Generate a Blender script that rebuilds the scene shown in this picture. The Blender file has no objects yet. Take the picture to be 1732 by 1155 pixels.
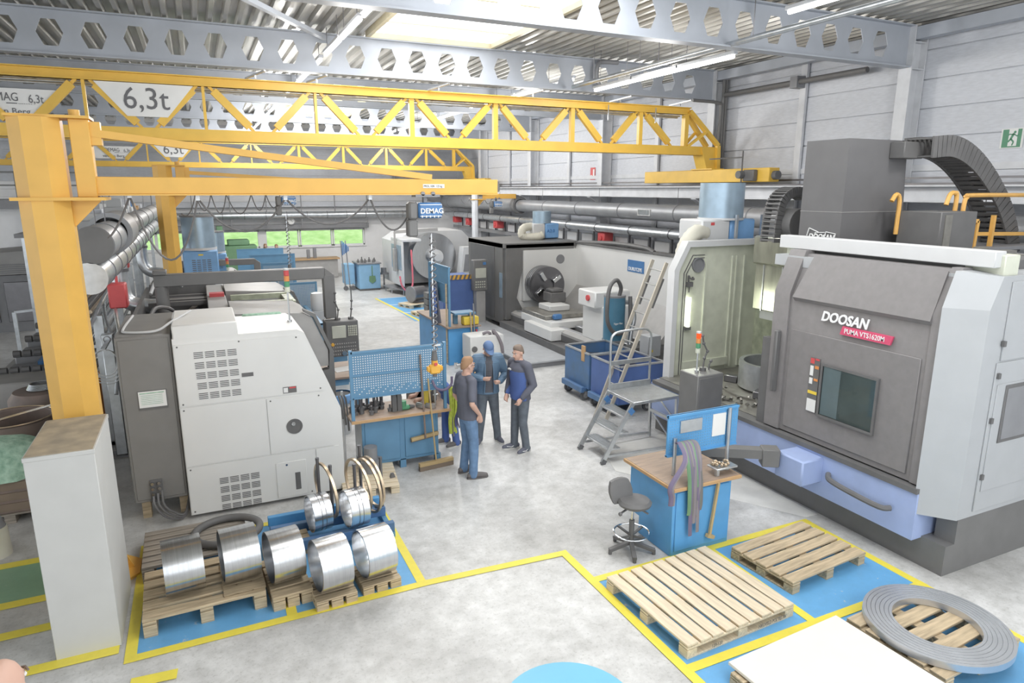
import bpy, bmesh, math, random
from mathutils import Vector, Matrix, Euler
random.seed(7)
S = bpy.context.scene
COL = S.collection
R = math.radians
# ------------------------------------------------------------------ camera, sky, light, exposure
cam_d = bpy.data.cameras.new('camera')
cam = bpy.data.objects.new('camera', cam_d)
COL.objects.link(cam)
cam.location = (0, 0, 4.2)
cam.rotation_euler = Euler((R(90 - 12.79), R(-0.07), R(-24.8)), 'XYZ')
cam_d.sensor_width = 36
cam_d.lens = 36 * 1132.3 / 1732
cam_d.clip_end = 300
S.camera = cam
S.view_settings.view_transform = 'Standard'
S.view_settings.look = 'None'
S.view_settings.gamma = 1
S.view_settings.use_curve_mapping = False
S.view_settings.exposure = 0.22
S.cycles.max_bounces = 7
S.cycles.diffuse_bounces = 4
S.cycles.glossy_bounces = 3
S.cycles.transmission_bounces = 4
S.cycles.sample_clamp_indirect = 6
S.cycles.caustics_reflective = False
S.cycles.caustics_refractive = False
W = bpy.data.worlds.new('overcast')
S.world = W
W.use_nodes = True
bg = W.node_tree.nodes['Background']
bg.inputs[0].default_value = (0.93, 0.97, 1.0, 1)
bg.inputs[1].default_value = 1.6


def area_light(name, loc, sx, sy, power, color=(1, 1, 1), rot=(0, 0, 0)):
    d = bpy.data.lights.new(name, 'AREA')
    d.shape = 'RECTANGLE'
    d.size, d.size_y, d.energy, d.color = sx, sy, power, color
    o = bpy.data.objects.new(name, d)
    o.location, o.rotation_euler = loc, rot
    COL.objects.link(o)
    return o


BEAM_Y = [9.17 + 5.38 * k for k in range(-2, 5)]
for k in (-2, -1, 0, 1, 3, 4):
    yc = 9.17 + 5.38 * k - 2.69
    area_light('skylight_daylight', (4.82, yc + .4, 7.2), 2.4, 3.6, 110, (0.96, 0.985, 1.0))
for y in (-1.5, 4.5, 11.5, 17.5, 23, 28.5):
    for x in (2.58, 8.5):
        d = bpy.data.lights.new('tube_row_light', 'POINT')
        d.energy, d.shadow_soft_size, d.color = (140 if y < 15 else 190 if y < 20 else 290), .35, (1.0, 0.985, 0.96)
        o = bpy.data.objects.new('tube_row_light', d)
        o.location = (x, y, 6.2)
        COL.objects.link(o)

# ------------------------------------------------------------------ materials
MATS = {}


def lin(c):
    c /= 255.0
    return c / 12.92 if c <= 0.04045 else ((c + 0.055) / 1.055) ** 2.4


def hexc(h, k=1.0):
    h = h.lstrip('#')
    return tuple(lin(int(h[i:i + 2], 16)) * k for i in (0, 2, 4)) + (1,)


def fade(c, f=.13, g=.43):
    """the slightly bleached paint of this bright hall"""
    return tuple(v * (1 - f) + g * f for v in c[:3]) + (1,)  # pale veil painted into the colour, lifts blacks as an even haze would


def M(name, h=None, rough=.5, metal=0, var=.06, scale=4.0, bump=0, emit=0, k=0.9, alpha=1, stretch=None, h2=None, spec=.5):
    """procedural painted / metal / wood material: base colour broken up by noise"""
    if name in MATS:
        return MATS[name]
    m = bpy.data.materials.new(name)
    MATS[name] = m
    m.use_nodes = True
    nt = m.node_tree
    p = nt.nodes['Principled BSDF']
    c = fade(hexc(h, k))
    p.inputs['Roughness'].default_value = rough
    p.inputs['Metallic'].default_value = metal
    p.inputs['Specular IOR Level'].default_value = spec
    if emit:
        p.inputs['Emission Color'].default_value = hexc(h)
        p.inputs['Emission Strength'].default_value = emit
    tc = nt.nodes.new('ShaderNodeTexCoord')
    mp = nt.nodes.new('ShaderNodeMapping')
    if stretch:
        mp.inputs['Scale'].default_value = stretch
    nt.links.new(tc.outputs['Object'], mp.inputs[0])
    nz = nt.nodes.new('ShaderNodeTexNoise')
    nz.inputs['Scale'].default_value = scale
    nz.inputs['Detail'].default_value = 5
    nt.links.new(mp.outputs[0], nz.inputs[0])
    mx = nt.nodes.new('ShaderNodeMix')
    mx.data_type = 'RGBA'
    rp = nt.nodes.new('ShaderNodeMapRange')
    rp.inputs[1].default_value, rp.inputs[2].default_value = .3, .7
    nt.links.new(nz.outputs[0], rp.inputs[0])
    nt.links.new(rp.outputs[0], mx.inputs[0])
    lo = fade(hexc(h2, k)) if h2 else tuple(v * (1 - var * 1.6) for v in c[:3]) + (1,)
    mx.inputs[6].default_value = lo
    mx.inputs[7].default_value = tuple(min(1, v * (1 + var)) for v in c[:3]) + (1,)
    nt.links.new(mx.outputs[2], p.inputs['Base Color'])
    if bump:
        b = nt.nodes.new('ShaderNodeBump')
        b.inputs['Strength'].default_value = bump
        b.inputs['Distance'].default_value = .02
        nt.links.new(nz.outputs[0], b.inputs['Height'])
        nt.links.new(b.outputs[0], p.inputs['Normal'])
    if alpha < 1:
        p.inputs['Alpha'].default_value = alpha
    return m


def emission(name, h, s):
    m = bpy.data.materials.new(name)
    MATS[name] = m
    m.use_nodes = True
    nt = m.node_tree
    nt.nodes.clear()
    e = nt.nodes.new('ShaderNodeEmission')
    e.inputs[0].default_value = hexc(h)
    e.inputs[1].default_value = s
    o = nt.nodes.new('ShaderNodeOutputMaterial')
    nt.links.new(e.outputs[0], o.inputs[0])
    return m


def glass(name, h='#eef4f4', rough=.03, mixf=.85):
    m = bpy.data.materials.new(name)
    MATS[name] = m
    m.use_nodes = True
    nt = m.node_tree
    nt.nodes.clear()
    t = nt.nodes.new('ShaderNodeBsdfTransparent')
    t.inputs[0].default_value = hexc(h)
    g = nt.nodes.new('ShaderNodeBsdfGlossy')
    g.inputs['Roughness'].default_value = rough
    x = nt.nodes.new('ShaderNodeMixShader')
    f = nt.nodes.new('ShaderNodeFresnel')
    f.inputs[0].default_value = 1.3
    nt.links.new(f.outputs[0], x.inputs[0])
    nt.links.new(t.outputs[0], x.inputs[1])
    nt.links.new(g.outputs[0], x.inputs[2])
    o = nt.nodes.new('ShaderNodeOutputMaterial')
    nt.links.new(x.outputs[0], o.inputs[0])
    return m


def concrete_material():
    m = bpy.data.materials.new('polished_concrete')
    m.use_nodes = True
    nt = m.node_tree
    p = nt.nodes['Principled BSDF']
    tc = nt.nodes.new('ShaderNodeTexCoord')

    def noise(sc, det, rough=.6, dist=0):
        n = nt.nodes.new('ShaderNodeTexNoise')
        n.inputs['Scale'].default_value = sc
        n.inputs['Detail'].default_value = det
        n.inputs['Roughness'].default_value = rough
        n.inputs['Distortion'].default_value = dist
        nt.links.new(tc.outputs['Object'], n.inputs[0])
        return n

    def ramp(src, a, b, ca, cb):
        r = nt.nodes.new('ShaderNodeValToRGB')
        r.color_ramp.elements[0].position, r.color_ramp.elements[1].position = a, b
        r.color_ramp.elements[0].color, r.color_ramp.elements[1].color = ca, cb
        nt.links.new(src.outputs[0], r.inputs[0])
        return r
    n1 = noise(.55, 6, .62, .6)
    n2 = noise(5, 8, .7)
    n3 = noise(26, 4, .75)
    a = ramp(n1, .33, .68, hexc('#bdbcba'), hexc('#e6e6e5'))
    b = ramp(n2, .3, .7, hexc('#c6c6c4'), hexc('#ffffff'))
    c = ramp(n3, .34, .46, hexc('#d4d3d1'), hexc('#ffffff'))
    x = nt.nodes.new('ShaderNodeMix')
    x.data_type, x.blend_type = 'RGBA', 'MULTIPLY'
    x.inputs[0].default_value = .75
    nt.links.new(a.outputs[0], x.inputs[6])
    nt.links.new(b.outputs[0], x.inputs[7])
    y = nt.nodes.new('ShaderNodeMix')
    y.data_type, y.blend_type = 'RGBA', 'MULTIPLY'
    y.inputs[0].default_value = .6
    nt.links.new(x.outputs[2], y.inputs[6])
    nt.links.new(c.outputs[0], y.inputs[7])
    nt.links.new(y.outputs[2], p.inputs['Base Color'])
    rr = nt.nodes.new('ShaderNodeMapRange')
    rr.inputs[3].default_value, rr.inputs[4].default_value = .26, .48
    nt.links.new(n2.outputs[0], rr.inputs[0])
    nt.links.new(rr.outputs[0], p.inputs['Roughness'])
    bp = nt.nodes.new('ShaderNodeBump')
    bp.inputs['Strength'].default_value = .06
    nt.links.new(n3.outputs[0], bp.inputs['Height'])
    nt.links.new(bp.outputs[0], p.inputs['Normal'])
    return m


def worn_paint(name, h, h_worn, amount=.36):
    """floor paint, chipped through to the concrete in blotches"""
    m = bpy.data.materials.new(name)
    MATS[name] = m
    m.use_nodes = True
    nt = m.node_tree
    p = nt.nodes['Principled BSDF']
    p.inputs['Roughness'].default_value = .38
    tc = nt.nodes.new('ShaderNodeTexCoord')
    n = nt.nodes.new('ShaderNodeTexNoise')
    n.inputs['Scale'].default_value = 7
    n.inputs['Detail'].default_value = 9
    n.inputs['Roughness'].default_value = .75
    nt.links.new(tc.outputs['Object'], n.inputs[0])
    r = nt.nodes.new('ShaderNodeValToRGB')
    r.color_ramp.elements[0].position, r.color_ramp.elements[1].position = amount - .02, amount + .02
    r.color_ramp.elements[0].color, r.color_ramp.elements[1].color = fade(hexc(h_worn, .9)), fade(hexc(h, .9))
    e = r.color_ramp.elements.new(.75)
    e.color = fade(tuple(v * .86 for v in hexc(h, .9)[:3]))
    nt.links.new(n.outputs[0], r.inputs[0])
    nt.links.new(r.outputs[0], p.inputs['Base Color'])
    return m


CONC = concrete_material()
worn_paint('blue_floor', '#5fb0e8', '#c9ccd0')
worn_paint('yellow_tape', '#ffec38', '#d9d3a8', .30)
worn_paint('green_floor', '#86b48f', '#b9c6bb', .33)
M('wall_panel', '#d9dce3', .55, var=.05, scale=7, bump=.15, stretch=(1, 1, 5))
M('wall_white', '#fbfbfc', .6, var=.02)
M('steel_grey', '#b9bfc9', .5, var=.05, scale=2)
M('deck', '#b8b6b0', .38, .35, var=.12, scale=3, stretch=(3, .3, 3))
M('rail_white', '#dcdee2', .45)
M('crane_yellow', '#f0c02e', .42, var=.04)
M('jib_yellow', '#f1b93f', .42, var=.04)
M('rail_yellow', '#e9b04a', .4)
M('duct_grey', '#9b9da1', .4, .3, var=.06, scale=3)
M('galv', '#ced3d8', .3, .75, var=.1, scale=8)
M('sleeve_dark', '#6a6a6b', .6)
M('black', '#6b6a69', .5, var=.05)
M('black2', '#5c5b5b', .55, var=.08)
M('chain_black', '#4e4d4d', .6, var=.08)
M('stile_grey', '#cbc3b4', .5, .3)
M('pane_pale', '#b3c3c9', .3)
M('pane_dark', '#8e9393', .25)
M('pale_floor', '#ecebe6', .4, var=.04, scale=6)
M('rubber', '#58585a', .7)
M('lathe_white', '#ececea', .45, var=.02, scale=2)
M('cabinet_black', '#7c7a77', .5, var=.04)
M('machine_grey', '#a9a7a5', .5, var=.05)
M('doosan_dark', '#7e7a7a', .45, var=.04, scale=12)
M('tower_dark', '#555456', .5, var=.04)
M('side_grey', '#b6b9bc', .45, var=.02)
M('base_blue', '#a7bbe9', .5, var=.04)
M('cream', '#dfe2cf', .42, var=.06, scale=5)
M('cream_dirty', '#c9d0b4', .5, h2='#9a9f86', scale=6)
M('white_frame', '#d9dadb', .4, var=.02)
M('bench_blue', '#5490b8', .45, var=.05)
M('bench_blue_bright', '#4aa2df', .45, var=.05)
M('bench_blue_mid', '#43a0e0', .45, var=.05)
M('light_blue', '#86b9de', .5, var=.05)
M('navy', '#3560a8', .5, var=.06)
M('bin_blue', '#356ea8', .5, h2='#3d6a92', scale=5)
M('wood_top', '#a58a72', .55, h2='#8a7565', scale=5, stretch=(1, 6, 6))
M('wood_edge', '#c69c66', .55)
M('wood_new', '#ead8b9', .6, var=.12, scale=5, stretch=(.7, 9, 9))
M('wood_old', '#c6b08c', .7, var=.2, scale=5, stretch=(.7, 9, 9))
M('wood_grey', '#9b9184', .75, var=.22, scale=5, stretch=(.7, 9, 9))
M('broom_wood', '#c2a56d', .6)
M('bristle', '#7d6a55', .9)
M('steel_bright', '#dfe1e4', .22, 1, var=.08, scale=3, stretch=(30, 1, 1))
M('steel_turned', '#dadce0', .42, .85, var=.06, scale=4)
M('steel_dark', '#77767a', .35, .8)
M('chrome', '#e8eaec', .15, 1)
M('alu', '#d4d7d9', .35, .8, var=.08, scale=10)
M('bronze', '#dcc4a4', .3, .8, var=.12)
M('concrete_top', '#b3a184', .85, h2='#8f8470', scale=6, bump=.3)
M('brown_drum', '#8a7468', .6, h2='#6f5f57', scale=4)
M('green_pile', '#b9dcc5', .8, h2='#7fae93', scale=14, bump=.8)
M('white_card', '#f2f2f0', .6, var=.02)
M('red', '#d8383c', .45)
M('orange', '#e89038', .45)
M('green', '#3f9a68', .5)
M('dark_green', '#5f8f62', .55)
M('sign_green', '#3f8f66', .5)
M('magenta', '#e0396c', .45)
M('yellow_bright', '#f6d62e', .45)
M('pendant_yellow', '#f0b21e', .45)
M('hoist_blue', '#2f78b8', .4)
M('blower_blue', '#79b2ea', .45)
M('zinc_blue', '#a9c2d6', .35, .55, var=.08, scale=5)
M('beige_hose', '#dcd8c8', .6)
M('vac_teal', '#2f7a9a', .4)
M('lime', '#cddc3f', .7, var=.12, scale=20)
M('purple', '#6c5f80', .8)
M('box_white', '#d2d2cf', .5, var=.02)
M('strap_grey', '#857d83', .85)
M('skin', '#dcae98', .55, var=.04)
M('hair_brown', '#7c6858', .8)
M('hair_fair', '#a97e55', .8)
M('cloth_navy', '#56596a', .85, var=.08)
M('shirt_dark', '#4c4e58', .85, var=.06)
M('cloth_blue', '#3c63b0', .8, var=.06)
M('puffer', '#557a99', .6, var=.08)
M('jeans', '#5f86b0', .85, var=.12, scale=12)
M('jeans_dark', '#5a6470', .85, var=.12, scale=12)
M('shoe', '#5b5553', .7)
M('sole', '#d8d6d2', .7)
M('cap_blue', '#4f74a6', .7)
M('beige_board', '#efe9df', .5, var=.015)
M('cyan_floor', '#6ac6ea', .35, var=.02)
M('tin_white', '#dcdacb', .5)
M('cable_black', '#5d5b5c', .5)
M('red_hose', '#ee6f7f', .45)
M('paper', '#f4f4f2', .6, var=.01)
M('screen', '#c9cabc', .3)
M('text_dark', '#5c5c60', .6)
M('text_white', '#ffffff', .5, var=.0)
M('platform', '#b6b9bd', .45, var=.06)
M('plate_dark', '#85868a', .45, var=.06)
M('sheet_metal', '#b7b5a4', .3, .6, h2='#8e8f80', scale=5, stretch=(1, 1, .3))
M('grass', '#cfe69a', .9, h2='#a9d070', scale=2.2, k=1.0)
M('sky_frame', '#d9cfae', .5)
M('red_lamp', '#ff4a3a', .4)
M('skirt', '#8b8a89', .5)
M('dirt_metal', '#a09c93', .4, .5, h2='#7d7b74', scale=7)
emission('tube_glow', '#ffffff', 6.0)
emission('skylight_glow', '#ffffff', 2.4)
emission('work_lamp_glow', '#f8ffe0', 5.0)
emission('lamp_red_glow', '#ff5a30', 1.3)
glass('clear_glass')
glass('smoke_glass', '#a9bcc4')

# ------------------------------------------------------------------ mesh builder


def frame_of(d, up=(0, 0, 1)):
    d = Vector(d).normalized()
    u = Vector(up)
    if abs(d.dot(u)) > .98:
        u = Vector((0, 1, 0)) if abs(d.y) < .9 else Vector((1, 0, 0))
    a = u.cross(d).normalized()
    b = d.cross(a).normalized()
    return d, a, b


_BOX = [(0, 3, 2, 1), (4, 5, 6, 7), (0, 1, 5, 4), (1, 2, 6, 5), (2, 3, 7, 6), (3, 0, 4, 7)]


class B:
    """collects shapes (world metres, or local ones when local=True) and links them as ONE mesh object"""

    def __init__(s, local=False):
        s.v, s.f, s.sm, s.local, s.T = [], [], [], local, None

    def add(s, vs, fs, smooth=False):
        n = len(s.v)
        for p in vs:
            p = Vector(p)
            s.v.append(s.T @ p if s.T else p)
        for f in fs:
            s.f.append(tuple(i + n for i in f))
            s.sm.append(smooth)
        return s

    def box(s, a, b, ch=0):
        x0, x1 = sorted((a[0], b[0]))
        y0, y1 = sorted((a[1], b[1]))
        z0, z1 = sorted((a[2], b[2]))
        if ch <= 0:
            return s.add([(x0, y0, z0), (x1, y0, z0), (x1, y1, z0), (x0, y1, z0), (x0, y0, z1), (x1, y0, z1), (x1, y1, z1), (x0, y1, z1)], _BOX)
        return s.cham(Matrix.Translation(((x0 + x1) / 2, (y0 + y1) / 2, (z0 + z1) / 2)), (x1 - x0, y1 - y0, z1 - z0), ch)

    def cham(s, mat, size, ch):
        ch = min(ch, min(size) * .45)
        bm = bmesh.new()
        bmesh.ops.create_cube(bm, size=1)
        for v in bm.verts:
            v.co = Vector((v.co.x * size[0], v.co.y * size[1], v.co.z * size[2]))
        bmesh.ops.bevel(bm, geom=bm.edges[:], offset=ch, segments=1, affect='EDGES')
        bm.verts.index_update()
        s.add([mat @ v.co for v in bm.verts], [[v.index for v in f.verts] for f in bm.faces])
        bm.free()
        return s

    def obox(s, c, size, rot=(0, 0, 0), ch=0):
        m = Matrix.Translation(c) @ Euler(rot).to_matrix().to_4x4()
        if ch:
            return s.cham(m, size, ch)
        h = [q / 2 for q in size]
        vs = [m @ Vector((x * h[0], y * h[1], z * h[2])) for x, y, z in
              ((-1, -1, -1), (1, -1, -1), (1, 1, -1), (-1, 1, -1), (-1, -1, 1), (1, -1, 1), (1, 1, 1), (-1, 1, 1))]
        return s.add(vs, _BOX)

    def bar(s, p0, p1, w, h, up=(0, 0, 1)):
        """rectangular bar, w across and h along `up`"""
        p0, p1 = Vector(p0), Vector(p1)
        d, a, b = frame_of(p1 - p0, up)
        a, b = a * w / 2, b * h / 2
        vs = [p0 - a - b, p0 + a - b, p0 + a + b, p0 - a + b, p1 - a - b, p1 + a - b, p1 + a + b, p1 - a + b]
        return s.add(vs, _BOX)

    def cyl(s, p0, p1, r0, r1=None, n=16, caps=True, smooth=True):
        r1 = r0 if r1 is None else r1
        p0, p1 = Vector(p0), Vector(p1)
        d, a, b = frame_of(p1 - p0)
        vs = []
        for p, r in ((p0, r0), (p1, r1)):
            for i in range(n):
                t = 2 * math.pi * i / n
                vs.append(p + a * r * math.cos(t) + b * r * math.sin(t))
        s.add(vs, [(i, (i + 1) % n, n + (i + 1) % n, n + i) for i in range(n)], smooth)
        if caps:
            s.add(vs[:n], [tuple(range(n - 1, -1, -1))])
            s.add(vs[n:], [tuple(range(n))])
        return s

    def tube(s, pts, r, n=8, closed=False, flat=None):
        pts = [Vector(p) for p in pts]
        m = len(pts)
        vs, a = [], None
        for i, p in enumerate(pts):
            if closed:
                d = pts[(i + 1) % m] - pts[i - 1]
            else:
                d = pts[min(i + 1, m - 1)] - pts[max(i - 1, 0)]
            d.normalize()
            if a is None:
                _, a, b = frame_of(d)
            else:
                a = (a - d * a.dot(d))
                if a.length < 1e-6:
                    _, a, b = frame_of(d)
                a.normalize()
            b = d.cross(a)
            rr = r[i] if isinstance(r, (list, tuple)) else r
            for k in range(n):
                t = 2 * math.pi * k / n
                vs.append(p + a * rr * math.cos(t) + b * rr * math.sin(t) * (flat or 1))
        fs = []
        for i in range(m if closed else m - 1):
            j = (i + 1) % m
            for k in range(n):
                fs.append((i * n + k, i * n + (k + 1) % n, j * n + (k + 1) % n, j * n + k))
        s.add(vs, fs, True)
        if not closed:
            s.add(vs[:n], [tuple(range(n - 1, -1, -1))])
            s.add(vs[-n:], [tuple(range(n))])
        return s

    def ring(s, c, axis, ro, ri, w, n=40):
        c = Vector(c)
        d, a, b = frame_of(axis)
        vs = []
        for sd in (-.5, .5):
            for r in (ro, ri):
                for i in range(n):
                    t = 2 * math.pi * i / n
                    vs.append(c + d * w * sd + (a * math.cos(t) + b * math.sin(t)) * r)
        o0, i0, o1, i1 = 0, n, 2 * n, 3 * n
        for i in range(n):
            j = (i + 1) % n
            s_ = [(o0 + i, o0 + j, o1 + j, o1 + i), (i0 + j, i0 + i, i1 + i, i1 + j)]
            e_ = [(o0 + j, o0 + i, i0 + i, i0 + j), (o1 + i, o1 + j, i1 + j, i1 + i)]
            if i == 0:
                S1, E1 = [], []
            S1 += s_
            E1 += e_
        s.add(vs, S1, True)
        s.add(vs, E1)
        return s

    def prism(s, poly, plane, a, b):
        def P(q, w):
            return {'xz': (q[0], w, q[1]), 'yz': (w, q[0], q[1]), 'xy': (q[0], q[1], w)}[plane]
        n = len(poly)
        vs = [P(q, a) for q in poly] + [P(q, b) for q in poly]
        return s.add(vs, [tuple(range(n))[::-1], tuple(range(n, 2 * n))] + [(i, (i + 1) % n, n + (i + 1) % n, n + i) for i in range(n)])

    def lathe(s, prof, c, n=24, axis=(0, 0, 1), smooth=True):
        c = Vector(c)
        d, a, b = frame_of(axis)
        vs = [c + d * z + (a * math.cos(2 * math.pi * i / n) + b * math.sin(2 * math.pi * i / n)) * r for r, z in prof for i in range(n)]
        fs = [(k * n + i, k * n + (i + 1) % n, (k + 1) * n + (i + 1) % n, (k + 1) * n + i) for k in range(len(prof) - 1) for i in range(n)]
        s.add(vs, fs, smooth)
        return s

    def ball(s, c, r, nu=14, nv=9, T=None):
        c = Vector(c)
        r = (r, r, r) if not isinstance(r, (tuple, list)) else r
        vs = []
        for j in range(nv + 1):
            ph = math.pi * j / nv
            for i in range(nu):
                t = 2 * math.pi * i / nu
                q = Vector((r[0] * math.sin(ph) * math.cos(t), r[1] * math.sin(ph) * math.sin(t), r[2] * math.cos(ph)))
                vs.append(c + (T @ q if T else q))
        fs = [(j * nu + i, (j + 1) * nu + i, (j + 1) * nu + (i + 1) % nu, j * nu + (i + 1) % nu) for j in range(nv) for i in range(nu)]
        return s.add(vs, fs, True)

    def build(s, name, mat, parent=None):
        vs = s.v
        if parent is not None and not s.local:
            w = Matrix()
            o = parent
            while o is not None:
                w = o.matrix_basis @ w
                o = o.parent
            iw = w.inverted()
            vs = [iw @ v for v in vs]
        me = bpy.data.meshes.new(name)
        me.from_pydata([tuple(v) for v in vs], [], s.f)
        me.polygons.foreach_set('use_smooth', s.sm)
        bm = bmesh.new()
        bm.from_mesh(me)
        bmesh.ops.remove_doubles(bm, verts=bm.verts, dist=1e-5)
        bmesh.ops.recalc_face_normals(bm, faces=bm.faces)
        bm.to_mesh(me)
        bm.free()
        me.set_sharp_from_angle(angle=R(38))
        me.materials.append(mat if not isinstance(mat, str) else MATS[mat])
        o = bpy.data.objects.new(name, me)
        COL.objects.link(o)
        if parent is not None:
            o.parent = parent
        return o


def tag(o, label=None, cat=None, group=None, kind=None):
    for k, v in (('label', label), ('category', cat), ('group', group), ('kind', kind)):
        if v:
            o[k] = v
    return o


def T(name, label, cat, loc=(0, 0, 0), rz=0, group=None, kind=None):
    o = bpy.data.objects.new(name, None)
    o.empty_display_size = .2
    COL.objects.link(o)
    o.location = loc
    o.rotation_euler = (0, 0, rz)
    return tag(o, label, cat, group, kind)


def copy_tree(o, parent=None):
    c = o.copy()
    COL.objects.link(c)
    if parent is not None:
        c.parent = parent
    for ch in list(o.children):
        copy_tree(ch, c)
    return c


def share(name, src, parent, loc, rot=(0, 0, 0), scale=None):
    o = src.copy()
    COL.objects.link(o)
    o.parent = parent
    o.location = loc
    o.rotation_euler = rot
    if scale:
        o.scale = scale
    return o


def text(s, size, origin, xdir, updir, mat, parent=None, name='lettering', depth=.004, align='LEFT', squeeze=1, shear=0, bold=0):
    cu = bpy.data.curves.new('t', 'FONT')
    cu.body = s
    cu.size = size
    cu.align_x = align
    cu.extrude = depth
    cu.shear = shear
    cu.offset = bold * size
    cu.resolution_u = 3
    tmp = bpy.data.objects.new('t', cu)
    COL.objects.link(tmp)
    dg = bpy.context.evaluated_depsgraph_get()
    me = bpy.data.meshes.new_from_object(tmp.evaluated_get(dg))
    bpy.data.objects.remove(tmp)
    x = Vector(xdir).normalized()
    u = Vector(updir)
    u = (u - x * u.dot(x)).normalized()
    z = x.cross(u)
    b = B()
    o = Vector(origin)
    b.add([o + x * v.co.x * squeeze + u * v.co.y + z * v.co.z for v in me.vertices], [tuple(p.vertices) for p in me.polygons])
    return b.build(name, mat, parent)


def arc(c, a, b, r, t0, t1, n):
    c, a, b = Vector(c), Vector(a), Vector(b)
    return [c + a * r * math.cos(t0 + (t1 - t0) * i / n) + b * r * math.sin(t0 + (t1 - t0) * i / n) for i in range(n + 1)]


def sag(p0, p1, d, n=12):
    p0, p1 = Vector(p0), Vector(p1)
    return [p0.lerp(p1, i / n) - Vector((0, 0, 4 * d * (i / n) * (1 - i / n))) for i in range(n + 1)]


def smooth_path(pts, k=6):
    """Catmull-Rom through the points"""
    P = [Vector(p) for p in pts]
    P = [P[0] * 2 - P[1]] + P + [P[-1] * 2 - P[-2]]
    out = []
    for i in range(1, len(P) - 2):
        for j in range(k):
            t = j / k
            a, b, c, d = P[i - 1:i + 3]
            out.append(.5 * ((2 * b) + (c - a) * t + (2 * a - 5 * b + 4 * c - d) * t * t + (3 * b - a - 3 * c + d) * t ** 3))
    return out + [P[-2]]


def coil(p0, p1, r, turns, wire, n=10):
    p0, p1 = Vector(p0), Vector(p1)
    d, a, b = frame_of(p1 - p0)
    m = int(turns * n)
    return [p0.lerp(p1, i / m) + (a * math.cos(2 * math.pi * i / n) + b * math.sin(2 * math.pi * i / n)) * r for i in range(m + 1)]
# ------------------------------------------------------------------ the hall
b = B()
b.box((-16, -4, -.2), (12.9, 34.9, 0))
floor = b.build('floor', CONC)
tag(floor, kind='structure')


MK = [0]


def marking(name, mat, polys, z=.002, parent=None):
    b = B()
    MK[0] += 1
    z += .00025 * (MK[0] % 14) if 'tape' in name else 0
    for p in polys:
        b.prism(p, 'xy', z - .0015, z + .0015)
    return b.build(name, mat, parent)


def rect(x0, y0, x1, y1):
    return [(x0, y0), (x1, y0), (x1, y1), (x0, y1)]


def line(x0, y0, x1, y1, w=.1):
    d = Vector((x1 - x0, y1 - y0)).normalized()
    n = Vector((-d.y, d.x)) * w / 2
    e = d * w / 2
    p, q = Vector((x0, y0)) - e, Vector((x1, y1)) + e
    return [tuple(p - n), tuple(q - n), tuple(q + n), tuple(p + n)]


marking('painted_zone', 'blue_floor', [rect(-.9, 6.32, 1.83, 8.42)], .003, floor)
marking('painted_zone', 'blue_floor', [rect(3.62, 1.5, 6.8, 5.62)], .003, floor)
marking('painted_zone', 'blue_floor', [rect(6.13, 20.8, 8.6, 25.9)], .003, floor)
for seg in ((-.93, 6.3, -.93, 8.46), (-.93, 6.3, 1.86, 6.34), (1.86, 6.34, 1.87, 8.44), (-.93, 8.46, 1.87, 8.46), (.5, 6.4, .52, 8.42),
            (1.93, 6.34, 3.57, 6.25), (3.57, 6.25, 3.63, 1.5), (3.65, 5.62, 6.8, 5.62), (5.2, 1.5, 5.2, 5.6), (3.68, 4.06, 6.8, 4.06), (6.8, 1.5, 6.8, 5.62),
            (6.08, 25.9, 6.3, 20.5)):
    marking('floor_tape', 'yellow_tape', [line(*seg)], .006, floor)
for seg in ((6.2, 25.9, 7.6, 25.9), (6.2, 24.2, 8, 24.2), (6.2, 22.4, 8, 22.4)):
    marking('floor_tape', 'wall_white', [line(*seg, .06)], .006, floor)
marking('painted_zone', 'green_floor', [rect(-4.5, 7.82, -1.3, 8.6)], .003, floor)
for seg in ((-4.5, 8.66, -1.25, 8.66), (-4.5, 7.72, -1.3, 7.76), (-4.5, 7.12, -1.25, 7.18), (-3.2, 6.5, -1.1, 6.5), (-.84, 5.94, -.6, 5.92)):
    marking('floor_tape', 'yellow_tape', [line(*seg, .13)], .006, floor)
marking('painted_zone', 'green_floor', [rect(-9, 32.5, -4, 33.6)], .003, floor)
marking('painted_strip', 'pale_floor', [[(5.45, 8.0), (6.9, 5.7), (7.1, 5.7), (7.1, 9.0), (5.75, 8.95)]], .003, floor)
disc = [(2.42 + .58 * math.cos(t * math.pi / 24), 4.08 + .58 * math.sin(t * math.pi / 24)) for t in range(48)]
marking('painted_disc', 'cyan_floor', [disc], .004, floor)

# ceiling: trapezoidal steel deck, ribs along the hall, skylight openings cut between the beams
SKY = []
for k in (-2, -1, 0, 1, 3, 4):
    yb = 9.17 + 5.38 * k
    SKY.append((3.5, 6.15, yb - 4.3, yb - .12))
b = B()
p = .25
x = -16.0
while x < 12.9:
    prof = [(x, 7.24), (x + .07, 7.24), (x + .1, 7.32), (x + .22, 7.32), (x + .25, 7.24)]
    spans = [(-4.0, 34.9)]
    if x + p > 3.5 and x < 6.15:
        spans, y = [], -4.0
        for s_ in SKY:
            spans.append((y, s_[2]))
            y = s_[3]
        spans.append((y, 34.9))
    for y0, y1 in spans:
        for (xa, za), (xb, zb) in zip(prof, prof[1:]):
            b.add([(xa, y0, za), (xb, y0, zb), (xb, y1, zb), (xa, y1, za)], [(0, 1, 2, 3)])
    x += p
ceil = b.build('ceiling', 'deck')
tag(ceil, kind='structure')
b = B()
b.box((-16, -4, 7.62), (12.9, 34.9, 7.7))
tag(b.build('trim_1', 'deck'), kind='structure')
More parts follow.
